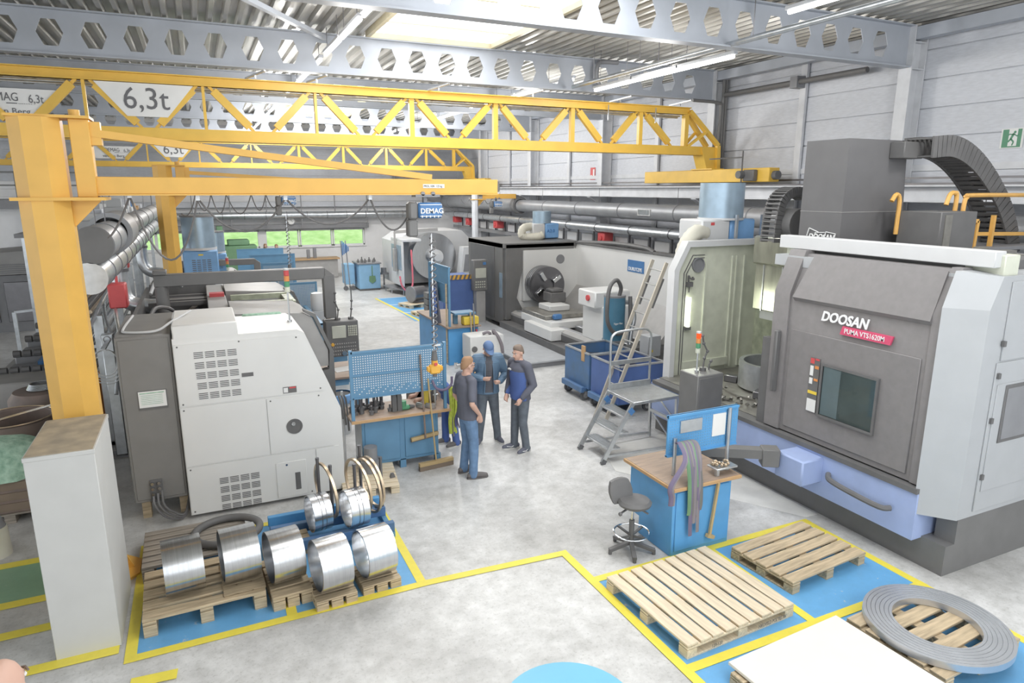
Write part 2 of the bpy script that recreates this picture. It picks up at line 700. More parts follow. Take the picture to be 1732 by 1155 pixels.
for i, (x0, x1, y0, y1) in enumerate(SKY):
    r = T('skylight', ['skylight at the very near end of the hall, behind the camera', 'second skylight behind the camera', 'skylight in front of the foremost grey roof beam', 'large bright skylight between the first two grey roof beams in view', 'bright skylight farther down the hall, past the third roof beam', 'last bright skylight, near the back wall'][i],
          'skylight', ((x0 + x1) / 2, (y0 + y1) / 2, 7.24))
    b = B()
    for a, c in (((x0 - .08, y0, 7.2), (x0, y1, 7.4)), ((x1, y0, 7.2), (x1 + .08, y1, 7.4)), ((x0 - .08, y0 - .06, 7.2), (x1 + .08, y0, 7.4)), ((x0 - .08, y1, 7.2), (x1 + .08, y1 + .06, 7.4))):
        b.box(a, c)
    b.build('frame', 'sky_frame', r)
    for j in range(4):
        w = (y1 - y0) / 4
        q = B()
        q.box((x0, y0 + j * w + .012, 7.3), (x1, y0 + (j + 1) * w - .012, 7.32))
        q.build('pane', 'skylight_glow', r)
    q = B()
    for j in (1, 2, 3):
        q.box((x0, y0 + j * (y1 - y0) / 4 - .012, 7.28), (x1, y0 + j * (y1 - y0) / 4 + .012, 7.33))
    q.build('glazing_bar', 'sky_frame', r)

# right wall of horizontal panels
b = B()
b.box((12.9, -4, 0), (13.1, 34.9, 7.7))
wall_r = b.build('wall_right', 'wall_panel')
tag(wall_r, kind='structure')
ys = [-1.59 + 2.69 * k for k in range(14)]
proto = {}
for y0, y1 in zip(ys, ys[1:] + [34.9]):
    if y1 < 3:
        continue
    for k in range(9):
        z0 = 2.52 + .533 * k
        key = round(y1 - y0, 2)
        if key not in proto:
            q = B(True)
            q.box((-.03, .012, .008), (0, y1 - y0 - .012, .525), .006)
            proto[key] = q.build('wall_panel', 'wall_panel', wall_r)
            proto[key].location = (12.9, y0, z0)
        else:
            share('wall_panel', proto[key], wall_r, (12.9, y0, z0))
b = B()
b.box((12.84, -4, 4.56), (12.9, 34.9, 4.68))
tag(b.build('trim_2', 'rail_white'), kind='structure')
b = B()
b.box((-16, 34.9, 0), (-3.4, 35.1, 7.7))
b.box((-3.4, 34.9, 0), (7.75, 35.1, 1.42))
b.box((-3.4, 34.9, 2.24), (7.75, 35.1, 7.7))
b.box((7.75, 34.9, 0), (13.1, 35.1, 7.7))
wall_b = b.build('wall_back', 'wall_white')
tag(wall_b, kind='structure')
q = B(True)
q.box((0, -.02, .004), (3.25, 0, .316), .004)
pan = q.build('wall_panel', 'wall_white', wall_b)
pan.location = (-15.9, 34.9, 2.6)
for i in range(9):
    for k in range(14):
        if k > 5:
            if 'hi' not in proto:
                proto['hi'] = share('wall_panel', pan, wall_b, (0, 0, 0))
                proto['hi'].data = pan.data.copy()
                proto['hi'].data.materials[0] = MATS['wall_panel']
                proto['hi'].location = (-15.9 + 3.2 * i, 34.9, 2.6 + .32 * k)
            else:
                share('wall_panel', proto['hi'], wall_b, (-15.9 + 3.2 * i, 34.9, 2.6 + .32 * k))
        elif (i, k) != (0, 0):
            share('wall_panel', pan, wall_b, (-15.9 + 3.2 * i, 34.9, 2.6 + .32 * k))
for i, x0 in enumerate((-3.4, -1.82, -.2, 1.0, 2.9, 4.52, 6.14)):
    x1 = x0 + (1.58 if i > 3 or i < 2 else 1.15)
    if i == 3:
        x1 = 2.62
    w = T('window_%d' % (i + 1), 'x', '', ((x0 + x1) / 2, 34.95, 1.42))
    del w['label']
    tag(w, kind='structure')
    b = B()
    for a, c in (((x0, 34.86, 1.42), (x0 + .06, 35.05, 2.24)), ((x1 - .06, 34.86, 1.42), (x1, 35.05, 2.24)), ((x0, 34.86, 1.42), (x1, 35.05, 1.48)), ((x0, 34.86, 2.19), (x1, 35.05, 2.24))):
        b.box(a, c)
    b.build('frame', 'wall_white', w)
    q = B()
    q.box((x0 + .06, 34.97, 1.48), (x1 - .06, 34.985, 2.19))
    q.build('pane', 'clear_glass', w)
b = B()
b.box((2.62, 34.87, 1.4), (2.9, 34.9, 2.28))
b.box((-3.5, 34.82, 1.36), (7.8, 34.9, 1.42))
tag(b.build('trim_3', 'wall_white'), kind='structure')
# meadow rising behind the windows
b = B()
n = 40
vs = [(-30 + 70 * i / n, 36 + 1.2 * j, -.2 + .42 * j + .12 * math.sin(i * 1.3 + j) + .1 * random.random()) for j in range(16) for i in range(n + 1)]
b.add(vs, [(j * (n + 1) + i, j * (n + 1) + i + 1, (j + 1) * (n + 1) + i + 1, (j + 1) * (n + 1) + i) for j in range(15) for i in range(n)], True)
tag(b.build('grass_bank', 'grass'), 'sunlit green grass bank outside the back windows', 'grass', kind='stuff')

# far partition and mezzanine at the left
b = B()
b.box((-9.5, 30.2, 1.95), (-4.9, 30.3, 3.5))
tag(b.build('wall_left', 'wall_white'), kind='structure')
mz = T('mezzanine', 'grey steel mezzanine with a black railing at the far left', 'mezzanine', (-6.8, 30.5, 3.5))
b = B()
b.box((-9.8, 29.6, 3.5), (-3.9, 32.5, 3.82))
b.build('deck', 'plate_dark', mz)
for xx in [-9.6 + .95 * i for i in range(7)]:
    q = B()
    q.box((xx, 29.62, 3.82), (xx + .06, 29.68, 4.8))
    q.build('railing_post', 'black', mz)
for zz in (4.3, 4.76):
    q = B()
    q.box((-9.8, 29.62, zz), (-3.9, 29.68, zz + .05))
    q.build('rail', 'black', mz)
for xx in (-9, -5.5, -4.1):
    q = B()
    q.box((xx, 29.7, 0), (xx + .2, 29.9, 3.5))
    q.build('leg', 'steel_grey', mz)
b = T('glazed_partition', 'dark glazed partition under the far left mezzanine', 'partition', (-7, 30.25, .3))
for i in range(3):
    q = B()
    q.box((-9.4 + 1.5 * i, 30.22, .35), (-7.95 + 1.5 * i, 30.26, 1.95))
    q.build('pane', 'plate_dark', b)
q = B()
for i in range(4):
    q.box((-9.45 + 1.5 * i, 30.18, .0), (-9.39 + 1.5 * i, 30.3, 1.95))
q.box((-9.45, 30.18, .3), (-4.9, 30.3, .36))
q.build('frame', 'black', b)

# steel columns and posts on the right wall
names = ['', '', 'tall grey steel column at the right wall beside the dark machine tower', 'grey steel column at the right wall where the yellow crane ends', 'third grey steel column along the right wall, past the crane bridge', 'fourth grey steel column along the right wall', 'far grey steel column next to the back wall']
for i, y in enumerate(BEAM_Y):
    if y < 5:
        continue
    r = T('steel_column', names[i], 'column', (12.7, y, 0))
    b = B()
    b.box((12.46, y - .13, 0), (12.49, y + .13, 7.2))
    b.box((12.82, y - .13, 0), (12.85, y + .13, 7.2))
    b.box((12.49, y - .012, 0), (12.82, y + .012, 7.2))
    b.build('shaft', 'rail_white', r)
    for z in (6.43, 6.9):
        q = B()
        q.box((12.49, y - .12, z), (12.82, y + .12, z + .02))
        q.build('stiffener', 'rail_white', r)
    q = B()
    q.prism([(12.46, 3.7), (12.05, 3.95), (12.05, 4.0), (12.46, 4.0)], 'xz', y - .1, y + .1)
    q.build('bracket', 'rail_white', r)
for k, y in enumerate((6.48, 11.86, 17.24, 22.62, 28.0)):
    b = B()
    b.box((12.76, y - .09, 0), (12.84, y + .09, 7.1), .01)
    o = b.build('wall_post', 'rail_white')
    tag(o, ['slim pale wall post at the far right behind the dark machine', 'slim pale wall post between the first two columns on the right wall', 'slim pale wall post between the second and third columns',
            'slim pale wall post between the third and fourth columns', 'slim pale wall post between the last two columns'][k], 'post')

# castellated roof beams with hexagonal openings
BN = ['', '', 'foremost grey roof beam with hexagonal openings, crossing the top right', 'second grey roof beam with hexagonal openings, behind the large skylight', 'third grey hexagon-cut roof beam, seen above the yellow crane',
      'fourth grey hexagon-cut roof beam down the hall', 'fifth and farthest grey hexagon-cut roof beam']
for i, y in enumerate(BEAM_Y):
    if i < 2:
        continue
    r = T('castellated_beam', BN[i], 'beam', (0, y, 6.46))
    zc, hh = 6.82, .215
    z0, z1 = 6.48, 7.18
    t = .008
    b = B()
    px = .653
    for k in range(-26, 15):
        xc = 3.21 + px * k
        xl, xr = xc - px / 2, xc + px / 2
        if xr > 12.45:
            break
        hexa = [(xc - .2, zc), (xc - .105, zc + hh), (xc + .105, zc + hh), (xc + .2, zc), (xc + .105, zc - hh), (xc - .105, zc - hh)]
        outer = [(xl, zc), (xl, z1), (xr, z1), (xr, zc), (xr, z0), (xl, z0)]
        for yy in (y - t, y + t):
            V = [(a, yy, c) for a, c in outer + hexa]
            b.add(V, [(0, 6, 7, 1), (1, 7, 8, 2), (2, 8, 9, 3), (3, 9, 10, 4), (4, 10, 11, 5), (5, 11, 6, 0)])
        V = [(a, yy, c) for yy in (y - t, y + t) for a, c in hexa]
        b.add(V, [(j, (j + 1) % 6, 6 + (j + 1) % 6, 6 + j) for j in range(6)])
    xs = 3.21 + px * 13.5
    b.box((xs, y - t, z0), (12.46, y + t, z1))
    b.build('web', 'steel_grey', r)
    for nm, za, zb in (('bottom_flange', 6.455, 6.48), ('top_flange', 7.18, 7.205)):
        q = B()
        q.box((-16, y - .11, za), (12.46, y + .11, zb))
        q.build(nm, 'steel_grey', r)
for k, (x, z) in enumerate(((12.6, 7.05),)):
    b = B()
    b.box((x - .1, -4, z - .1), (x + .1, 34.8, z + .12))
    tag(b.build('edge_beam', 'steel_grey'), 'grey edge beam running under the roof along the right wall', 'beam')
# diagonal roof brace in the first bay
b = B()
b.bar((-.9, 9.3, 7.1), (2.6, 14.4, 7.1), .1, .08)
tag(b.build('roof_brace', 'steel_grey'), 'pale diagonal roof brace rising to the second roof beam, upper left', 'brace')

# crane runway on the right wall
r = T('crane_runway', 'white steel runway beam along the right wall below the yellow crane', 'crane rail', (12.25, 15, 3.95))
b = B()
b.box((12.03, 2, 3.98), (12.37, 34.8, 4.0))
b.box((12.03, 2, 4.26), (12.37, 34.8, 4.29))
b.box((12.19, 2, 4.0), (12.21, 34.8, 4.26))
b.build('girder', 'rail_white', r)
q = B()
q.box((12.17, 2, 4.29), (12.23, 34.8, 4.33))
q.build('rail', 'steel_dark', r)
q = B()
q.box((12.5, 2, 4.4), (12.56, 34.8, 4.44))
q.build('conductor_line', 'steel_dark', r)

# ceiling light rows
k = 0
LN = {}


def tube_light(x, y0, y1, z, label, suspend=True):
    r = T('tube_light', label, 'ceiling light', (x, (y0 + y1) / 2, z), group='tube lights under the roof')
    b = B()
    b.box((x - .05, y0 - .05, z + .03), (x + .05, y1 + .05, z + .09), .008)
    b.build('housing', 'rail_white', r)
    q = B()
    q.cyl((x, y0, z), (x, y1, z), .035, n=10)
    q.build('tube', 'tube_glow', r)
    if suspend:
        q = B()
        for yy in (y0 + .2, y1 - .2):
            q.cyl((x, yy, z + .09), (x, yy, 7.24), .006, n=6)
        q.build('suspension_rod', 'steel_dark', r)


ORD = ['first', 'second', 'third', 'fourth', 'fifth', 'sixth', 'seventh', 'eighth', 'ninth', 'tenth', 'eleventh', 'twelfth', 'thirteenth', 'fourteenth', 'fifteenth', 'sixteenth', 'seventeenth', 'eighteenth', 'nineteenth', 'twentieth', 'twenty-first', 'twenty-second']
for x, lab in ((2.58, 'left'), (8.5, 'right')):
    for n_, y in enumerate([9.17 + 5.38 * k + d_ for k in range(-1, 5) for d_ in (.35, 2.05, 3.7)][1:-2]):
        if x == 8.5 and y < 14.6:
            continue
        tube_light(x, y, y + 1.45, 6.78, 'glowing tube light in the %s ceiling row, %s one down the hall' % (lab, ORD[n_]))
tube_light(8.5, 5.2, 8.3, 6.85, 'brightly glowing long tube light at the very top, upper right')
for j, y in enumerate((9.5, 11.0, 12.5)):
    tube_light(8.55, y, y + 1.45, 6.42, 'tube light hung low under the roof right of the skylight, %s of three' % ('nearest', 'middle', 'farthest')[j])
b = T('lighting_conduit', 'suspended grey conduit running along the hall beside the right tube lights', 'conduit', (8.1, 10, 6.5))
q = B()
q.cyl((8.1, 2, 6.5), (8.1, 14.2, 6.5), .045, n=10)
q.build('pipe', 'galv', b)
q = B()
for y in (5, 8.6, 11, 13.3):
    q.cyl((8.1, y, 6.54), (8.1, y, 7.24), .008, n=6)
q.build('hanger', 'steel_dark', b)
# ------------------------------------------------------------------ travelling cranes
def overhead_crane(y, label, detail):
    r = T('overhead_crane', label, 'crane', (4, y, 4.4), group=None)
    zb0, zb1, zt0, zt1 = 5.06, 5.27, 6.03, 6.2
    xe = 11.45
    b = B()
    b.box((-9, y - .13, zb1 - .02), (12.3, y + .13, zb1))
    b.box((-9, y - .13, zb0 + .02), (12.0, y + .13, zb1 - .02))
    b.box((-9, y - .17, zb0), (12.0, y + .17, zb0 + .02))
    b.build('bottom_chord', 'crane_yellow', r)
    b = B()
    b.box((-9, y - .1, zt0), (xe, y + .1, zt0 + .02))
    b.box((-9, y - .1, zt1 - .02), (xe, y + .1, zt1))
    b.box((-9, y - .03, zt0), (xe, y + .06, zt1))
    b.build('top_chord', 'crane_yellow', r)
    nodes = [.35 + 1.94 * k for k in range(-4, 6)]
    nodes = [-7.37, -5.44, -3.5, -1.58, .3, 2.3, 4.24, 6.14, 8.08, 9.98]
    for i, x in enumerate(nodes):
        q = B()
        q.bar((x, y, zb1 - .02), (x, y, zt0 + .02), .1 if x > 3 else .05, .1, (0, 1, 0))
        q.build('vertical', 'crane_yellow', r)
        for s in (-1, 1):
            if x == nodes[-1] and s > 0:
                p1 = (x + .95, y, zb1)
            else:
                p1 = (x + s * .83, y, zb1)
            p0 = (x + s * .1, y, zt0 + .01)
            q = B()
            d = Vector(p1) - Vector(p0)
            q.bar(Vector(p0) + d * .1, Vector(p0) + d * .9, .14, .1, (0, 1, 0))
            q.bar(p0, p1, .05, .05, (0, 1, 0))
            q.build('diagonal', 'crane_yellow', r)
    # end frame and end carriage
    q = B()
    q.bar((11.35, y, zb1), (11.35, y, zt0), .12, .14, (0, 1, 0))
    q.build('end_post', 'crane_yellow', r)
    q = B()
    for s in (-.22, .22):
        q.bar((11.4, y + s * .4, zt0 + .08), (12.25, y + s, 5.3), .09, .12, (0, 1, 0))
        q.bar((11.4, y + s * .4, zb1), (11.85, y + s, 5.62), .06, .06, (0, 1, 0))
    q.bar((12.25, y - .22, 5.3), (12.28, y - .22, 4.7), .1, .1, (0, 1, 0))
    q.prism([(11.75, 5.25), (12.3, 5.25), (12.3, 4.72), (11.95, 4.72)], 'xz', y - .2, y + .2)
    q.build('end_frame', 'crane_yellow', r)
    q = B()
    q.box((11.98, y - 2.3, 4.38), (12.3, y + 2.5, 4.7), .012)
    q.box((11.94, y - .4, 4.7), (12.34, y + .4, 4.73))
    c = q.build('end_carriage', 'crane_yellow', r)
    q = B()
    q.cyl((12.14, y - 2.42, 4.53), (12.14, y - 2.3, 4.53), .1, n=14)
    q.build('buffer', 'rubber', c)
    if detail:
        q = B()
        q.box((11.84, y - 1.95, 4.4), (11.98, y - 1.6, 4.66), .02)
        q.cyl((11.9, y - 1.6, 4.55), (11.7, y - 1.6, 4.55), .09, n=12)
        q.bar((11.86, y - 1.55, 4.2), (11.86, y - 1.55, 5.1), .025, .025)
        q.bar((11.86, y - .4, 4.95), (11.86, y - 1.55, 4.95), .03, .03)
        q.build('drive_motor', 'black2', r)
        for x in (.3 + .9, 2.3, 4.24 + .5, 6.9, 9.98 - .8, 10.9):
            q = B()
            q.bar((x - .15, y - .1, zt1 + .01), (x + .15, y - .55, zt1 + .1), .04, .03)
            q.bar((x, y - .32, zt1 - .02), (x, y - .32, zt1 + .05), .03, .03)
            q.build('cable_arm', 'alu', r)
        q = B()
        for dx in (8.95, 10.3):
            q.bar((dx, y - .18, zt0 - .25), (dx, y - .18, zt0 + .1), .02, .02)
        q.build('sensor', 'alu', r)
        q = B()
        for dy, zz in ((.18, zt0 - .02), (.26, zt0 - .05)):
            q.cyl((-9, y + dy, zz), (11.3, y + dy, zz), .02, n=8)
        q.build('power_rail', 'alu', r)
    # rating plates
    xs = (nodes[3] + nodes[4]) / 2
    b = B()
    b.prism([(nodes[3] + .16, zt0 - .01), (nodes[4] - .16, zt0 - .01), (nodes[4] - .62, 5.46), (nodes[3] + .62, 5.46)], 'xz', y - .06, y - .045)
    s = b.build('load_sign', 'white_card', r)
    text('6,3t', .52, (xs, y - .065, 5.59), (1, 0, 0), (0, 0, 1), MATS['text_dark'], s, align='CENTER', squeeze=.92)
    b = B()
    x0 = nodes[2] + .1
    b.prism([(nodes[2] - .5, zt0 - .2), (nodes[3] - .22, zt0 - .2), (nodes[3] - .74, 5.36), (nodes[2] + .15, 5.36)], 'xz', y - .02, y - .005)
    s = b.build('maker_plate', 'white_card', r)
    xx = nodes[3] - 1.4
    text('DEMAG', .19, (xx - .06, y - .024, 5.63), (1, 0, 0), (0, 0, 1), MATS['text_dark'], s, squeeze=.78)
    text('6,3t', .19, (xx + .58, y - .024, 5.61), (1, 0, 0), (0, 0, 1), MATS['text_dark'], s, squeeze=.75)
    text('2012', .07, (xx + .68, y - .024, 5.46), (1, 0, 0), (0, 0, 1), MATS['text_dark'], s)
    q = B()
    q.box((xx + .27, y - .026, 5.585), (xx + .42, y - .02, 5.6))
    for k_ in range(8):
        q.box((xx + .44 + .025 * k_, y - .026, 5.585), (xx + .45 + .025 * k_, y - .02, 5.595))
    q.build('printed_rule', 'text_dark', s)
    text('van den Berg', .14, (xx - .15, y - .024, 5.42), (1, 0, 0), (0, 0, 1), MATS['text_dark'], s)
    return r


overhead_crane(14.18, 'large yellow lattice crane bridge with a white 6,3t sign, spanning the hall', True)
overhead_crane(31.2, 'smaller looking second yellow lattice crane bridge near the back wall', False)

# ------------------------------------------------------------------ jib cranes


def octagon(r, x, y, rot=math.pi / 8):
    return [(x + r * math.cos(rot + k * math.pi / 4), y + r * math.sin(rot + k * math.pi / 4)) for k in range(8)]


def jib(px, py, L, label, detail=True, rad=.23, top=4.88, post_mat='jib_yellow', z0=4.15):
    r = T('jib_crane', label, 'jib crane', (px, py, 0))
    b = B()
    b.prism(octagon(rad, px, py), 'xy', .03, top - .02)
    b.build('post', post_mat, r)
    b = B()
    b.prism(octagon(rad * 1.8, px, py), 'xy', 0, .03)
    b.build('base_plate', post_mat, r)
    for k in range(4):
        a = k * math.pi / 2
        q = B()
        c, s = math.cos(a), math.sin(a)
        for z1 in (.32,):
            q.add([(px + c * rad * .9 - s * .01, py + s * rad * .9 + c * .01, .03), (px + c * rad * 1.4 - s * .01, py + s * rad * 1.4 + c * .01, .03), (px + c * rad * .9 - s * .01, py + s * rad * .9 + c * .01, z1),
                   (px + c * rad * .9 + s * .01, py + s * rad * .9 - c * .01, .03), (px + c * rad * 1.4 + s * .01, py + s * rad * 1.4 - c * .01, .03), (px + c * rad * .9 + s * .01, py + s * rad * .9 - c * .01, z1)],
                  [(0, 1, 2), (5, 4, 3), (0, 3, 4, 1), (1, 4, 5, 2), (2, 5, 3, 0)])
        q.build('gusset', post_mat, r)
    b = B()
    b.box((px - rad * .95, py - .17, top - .02), (px + rad + .24, py + .17, top + .005))
    b.build('cap_plate', 'jib_yellow', r)
    b = B()
    b.box((px - rad * 1.1, py - rad, z0 - .06), (px + rad + .3, py + rad, z0 - .03))
    b.prism([(px + rad * .85, z0 - .06), (px + rad + .24, z0 - .06), (px + rad * .85, z0 - .34)], 'xz', py - .012, py + .012)
    b.build('bearing_plate', 'jib_yellow', r)
    x0 = px + rad + .05
    b = B()
    b.box((x0, py - .09, z0 - .03), (x0 + .17, py + .09, top - .02), .006)
    b.cyl((x0 + .05, py, top), (x0 + .05, py, top + .07), .05, n=10)
    b.build('slewing_bracket', 'jib_yellow', r)
    xa = x0 + .16
    b = B()
    b.box((xa, py - .06, z0), (px + L, py + .06, z0 + .17), .004)
    b.box((xa, py - .08, z0 - .015), (px + L, py - .03, z0))
    b.box((xa, py + .03, z0 - .015), (px + L, py + .08, z0))
    a = b.build('arm', 'jib_yellow', r)
    b = B()
    b.box((px + L, py - .05, z0 + .02), (px + L + .03, py + .05, z0 + .15), .004)
    b.build('end_cap', 'rubber', r)
    b = B()
    b.bar((x0 + .15, py, top - .14), (px + L * .82, py, z0 + .19), .07, .13, (0, 1, 0))
    b.box((x0 + .14, py - .06, top - .26), (x0 + .26, py + .06, top - .04))
    b.build('tie_bar', 'jib_yellow', r)
    return r


J1 = jib(-1.33, 8.0, 4.8, 'large yellow jib crane with octagonal post, behind the tall white box')
b = B()
b.box((2.49, 7.934, 4.215), (2.76, 7.94, 4.262))
lp = b.build('label_plate', 'white_card', J1)
text('PROL. KBK. 125 kg', .034, (2.5, 7.932, 4.227), (1, 0, 0), (0, 0, 1), MATS['text_dark'], lp, squeeze=.85, depth=.001)
J2 = jib(-.57, 15.8, 4.6, 'second yellow jib crane farther back, post behind the two silver ducts', rad=.19, top=4.68)
J3 = jib(9.95, 25.0, 1.75, 'small far jib crane with a white post and short yellow arm by the right wall', post_mat='rail_white', rad=.13, top=4.1, z0=3.86)
for o in list(J3.children):
    if o.name.startswith(('tie_bar', 'slewing')):
        bpy.data.objects.remove(o)


def hoist(x, y, z, s, label):
    """chain hoist hanging under a jib arm; z is the arm's underside"""
    r = T('chain_hoist', label, 'hoist', (x, y, z - .45 * s))
    b = B()
    b.box((x - .06 * s, y - .1 * s, z - .02), (x + .3 * s, y + .1 * s, z + .01))
    b.cyl((x + .05 * s, y - .1 * s, z + .02), (x + .05 * s, y + .1 * s, z + .02), .03 * s, n=10)
    b.cyl((x + .2 * s, y - .1 * s, z + .02), (x + .2 * s, y + .1 * s, z + .02), .03 * s, n=10)
    b.bar((x + .1 * s, y, z), (x + .1 * s, y, z - .12 * s), .05 * s, .08 * s)
    b.build('trolley', 'plate_dark', r)
    b = B()
    b.box((x - .02 * s, y - .1 * s, z - .32 * s), (x + .34 * s, y + .1 * s, z - .1 * s), .03 * s)
    body = b.build('motor_body', 'hoist_blue', r)
    q = B()
    for k in range(5):
        q.box((x + .02 * s + .06 * s * k, y - .112 * s, z - .31 * s), (x + .035 * s + .06 * s * k, y + .112 * s, z - .28 * s))
    q.box((x + .0 * s, y - .108 * s, z - .135 * s), (x + .32 * s, y + .108 * s, z - .125 * s))
    q.box((x + .0 * s, y - .108 * s, z - .295 * s), (x + .32 * s, y + .108 * s, z - .285 * s))
    q.build('rib', 'white_card', body)
    if s > .8:
        text('DEMAG', .1 * s, (x + .0, y - .11 * s, z - .25 * s), (1, 0, 0), (0, 0, 1), MATS['text_white'], body, bold=.02)
    b = B()
    b.box((x - .16 * s, y - .09 * s, z - .34 * s), (x - .02 * s, y + .09 * s, z - .09 * s), .03 * s)
    b.box((x - .17 * s, y - .08 * s, z - .58 * s), (x - .03 * s, y + .08 * s, z - .34 * s), .02 * s)
    b.build('gear_cover', 'black', r)
    return r


hoist(2.44, 8.0, 4.13, .85, 'blue chain hoist with dark cover under the large front jib arm')
hoist(1.72, 15.8, 4.13, .85, 'small looking blue chain hoist under the second jib arm, in front of the back wall')
h3 = hoist(10.75, 25.0, 3.84, 1.0, 'tiny far blue hoist under the short jib arm with the white post')

# pendants on their coiled cables
def pendant(x, y, ztop, zbot, label, s=1.0):
    r = T('crane_pendant', label, 'control pendant', (x, y, zbot - .2))
    q = B()
    q.tube([(x, y, ztop + .05), (x, y, zbot)], .008, 6)
    q.build('chain', 'chrome', r)
    q = B()
    q.tube(coil((x + .01, y, ztop), (x + .01, y, zbot + .1), .035, (ztop - zbot) * 11, .007, 9), .0075, 5)
    q.build('coiled_cable', 'cable_black', r)
    b = B()
    b.cyl((x, y, zbot + .1), (x, y, zbot - .02), .03, .045, n=12)
    b.cyl((x, y, zbot - .24), (x, y, zbot - .2), .03, n=10)
    b.build('grip', 'black2', r)
    b = B()
    b.box((x - .075 * s, y - .05, zbot - .2), (x + .075 * s, y + .05, zbot - .08), .02)
    b.box((x - .035, y - .04, zbot - .1), (x + .035, y + .04, zbot - .02), .012)
    for sx in (-1, 1):
        b.box((x + sx * .07, y - .035, zbot - .17), (x + sx * .105, y + .035, zbot - .1), .012)
    body = b.build('housing', 'pendant_yellow', r)
    q = B()
    q.box((x - .018, y - .056, zbot - .085), (x + .018, y - .038, zbot - .05))
    q.build('stop_button', 'red', body)
    return r


pendant(2.6, 8.0, 3.62, 2.08, 'yellow crane pendant on a long coiled cable in front of the blue pegboard')
pendant(1.78, 15.8, 3.6, 2.45, 'distant yellow crane pendant on a coiled cable before the green windows')

# festoon cables under the jib arms
def festoon(pts, dips, y, label, r=.012, x_end=None):
    t = T('festoon_cable', label, 'cable', (pts[0][0], y, pts[0][1]))
    for (xa, za), (xb, zb), d in zip(pts, pts[1:], dips):
        q = B()
        q.tube(sag((xa, y, za), (xb, y, zb), d, 14), r, 6)
        q.build('cable_loop', 'cable_black', t)
    q = B()
    for xa, za in pts[1:-1]:
        q.box((xa - .02, y - .02, za - .02), (xa + .02, y + .02, za + .06))
    q.build('cable_trolley', 'alu', t)


festoon([(-.86, 3.7), (-.62, 4.13), (.02, 4.1), (.92, 4.1), (1.88, 4.1), (2.38, 3.98)], [.05, .66, .36, .3, .32, .14], 8.1, 'black festoon cable hanging in loops under the large front jib arm')
festoon([(-.3, 3.7), (0, 4.1), (.3, 4.1), (.6, 4.1), (1.1, 4.1), (1.4, 4.1), (1.7, 4.1)], [.2, .35, .4, .42, .35, .3], 15.9, 'thin festoon cable in narrow loops under the second jib arm')
festoon([(9.4, 3.84), (9.75, 3.84), (10.05, 3.84), (10.4, 3.84), (10.7, 3.84)], [.2, .22, .2, .2], 25.1, 'tiny festoon cable under the far short jib arm', .01)

# ------------------------------------------------------------------ ducts along the walls
DIR_Y = (0, 1, 0)


def duct(name, x, z, r, y0, y1, mat, seams, label, hangers=(), grilles=(), cap0=None, cap1=None, cat='duct', gx=-1):
    t = T(name, label, cat, (x, y0, z - r))
    b = B()
    b.cyl((x, y0, z), (x, y1, z), r, n=28)
    body = b.build('pipe', mat, t)
    for y in seams:
        q = B()
        q.ring((x, y, z), DIR_Y, r + .012, r - .002, .035, 28)
        q.build('seam_band', 'plate_dark' if mat != 'galv' else 'steel_dark', t)
    for y in grilles:
        g = B()
        xx = x + gx * r * .98
        g.box((xx - .02, y - .3, z - .09), (xx + .03, y + .3, z - .07))
        g.box((xx - .02, y - .3, z + .07), (xx + .03, y + .3, z + .09))
        g.box((xx - .02, y - .3, z - .07), (xx + .03, y - .28, z + .07))
        g.box((xx - .02, y + .28, z - .07), (xx + .03, y + .3, z + .07))
        gr = g.build('grille_frame', 'white_frame', t)
        g = B()
        for k in range(11):
            yy = y - .27 + .049 * k
            g.box((xx - .016, yy, z - .07), (xx + .02, yy + .03, z + .07))
        g.build('louvre', 'galv', gr)
    for y in hangers:
        q = B()
        q.cyl((x, y, z + r), (x, y, z + r + .45), .008, n=6)
        q.build('hanger', 'steel_dark', t)
    if cap0:
        q = B()
        q.cyl((x, y0 - .012, z), (x, y0, z), r + .004, n=28)
        q.build('end_disc', cap0, t)
    return t


duct('air_duct', 11.9, 3.56, .235, 4.5, 24.9, 'duct_grey', (6.6, 9.6, 12.2, 14.9, 17.6, 20.2, 22.6), 'dark grey round air duct along the right wall with white grilles', (7, 11, 15, 19, 23), (5.9, 8.0, 10.6, 13.4, 16.2))
duct('air_duct', 11.9, 3.6, .31, 25.2, 33.9, 'duct_grey', (27, 29, 31, 33), 'wider far section of the dark air duct at the end of the right wall', (27, 31))
b = B()
b.ring((11.9, 25.1, 3.58), DIR_Y, .335, .24, .32, 32)
tag(b.build('duct_collar', 'sleeve_dark'), 'dark open collar joining the two dark duct sections on the right wall', 'duct')
duct('extraction_pipe', 11.75, 3.0, .13, 4.5, 33.5, 'galv', [5.5 + 1.9 * k for k in range(15)], 'thin bright galvanised pipe under the dark duct on the right wall', ())
duct('extraction_pipe', 12.02, 3.02, .1, 4.5, 33.5, 'duct_grey', [6.5 + 3 * k for k in range(9)], 'thin dull grey pipe half hidden behind the galvanised right wall pipe', ())
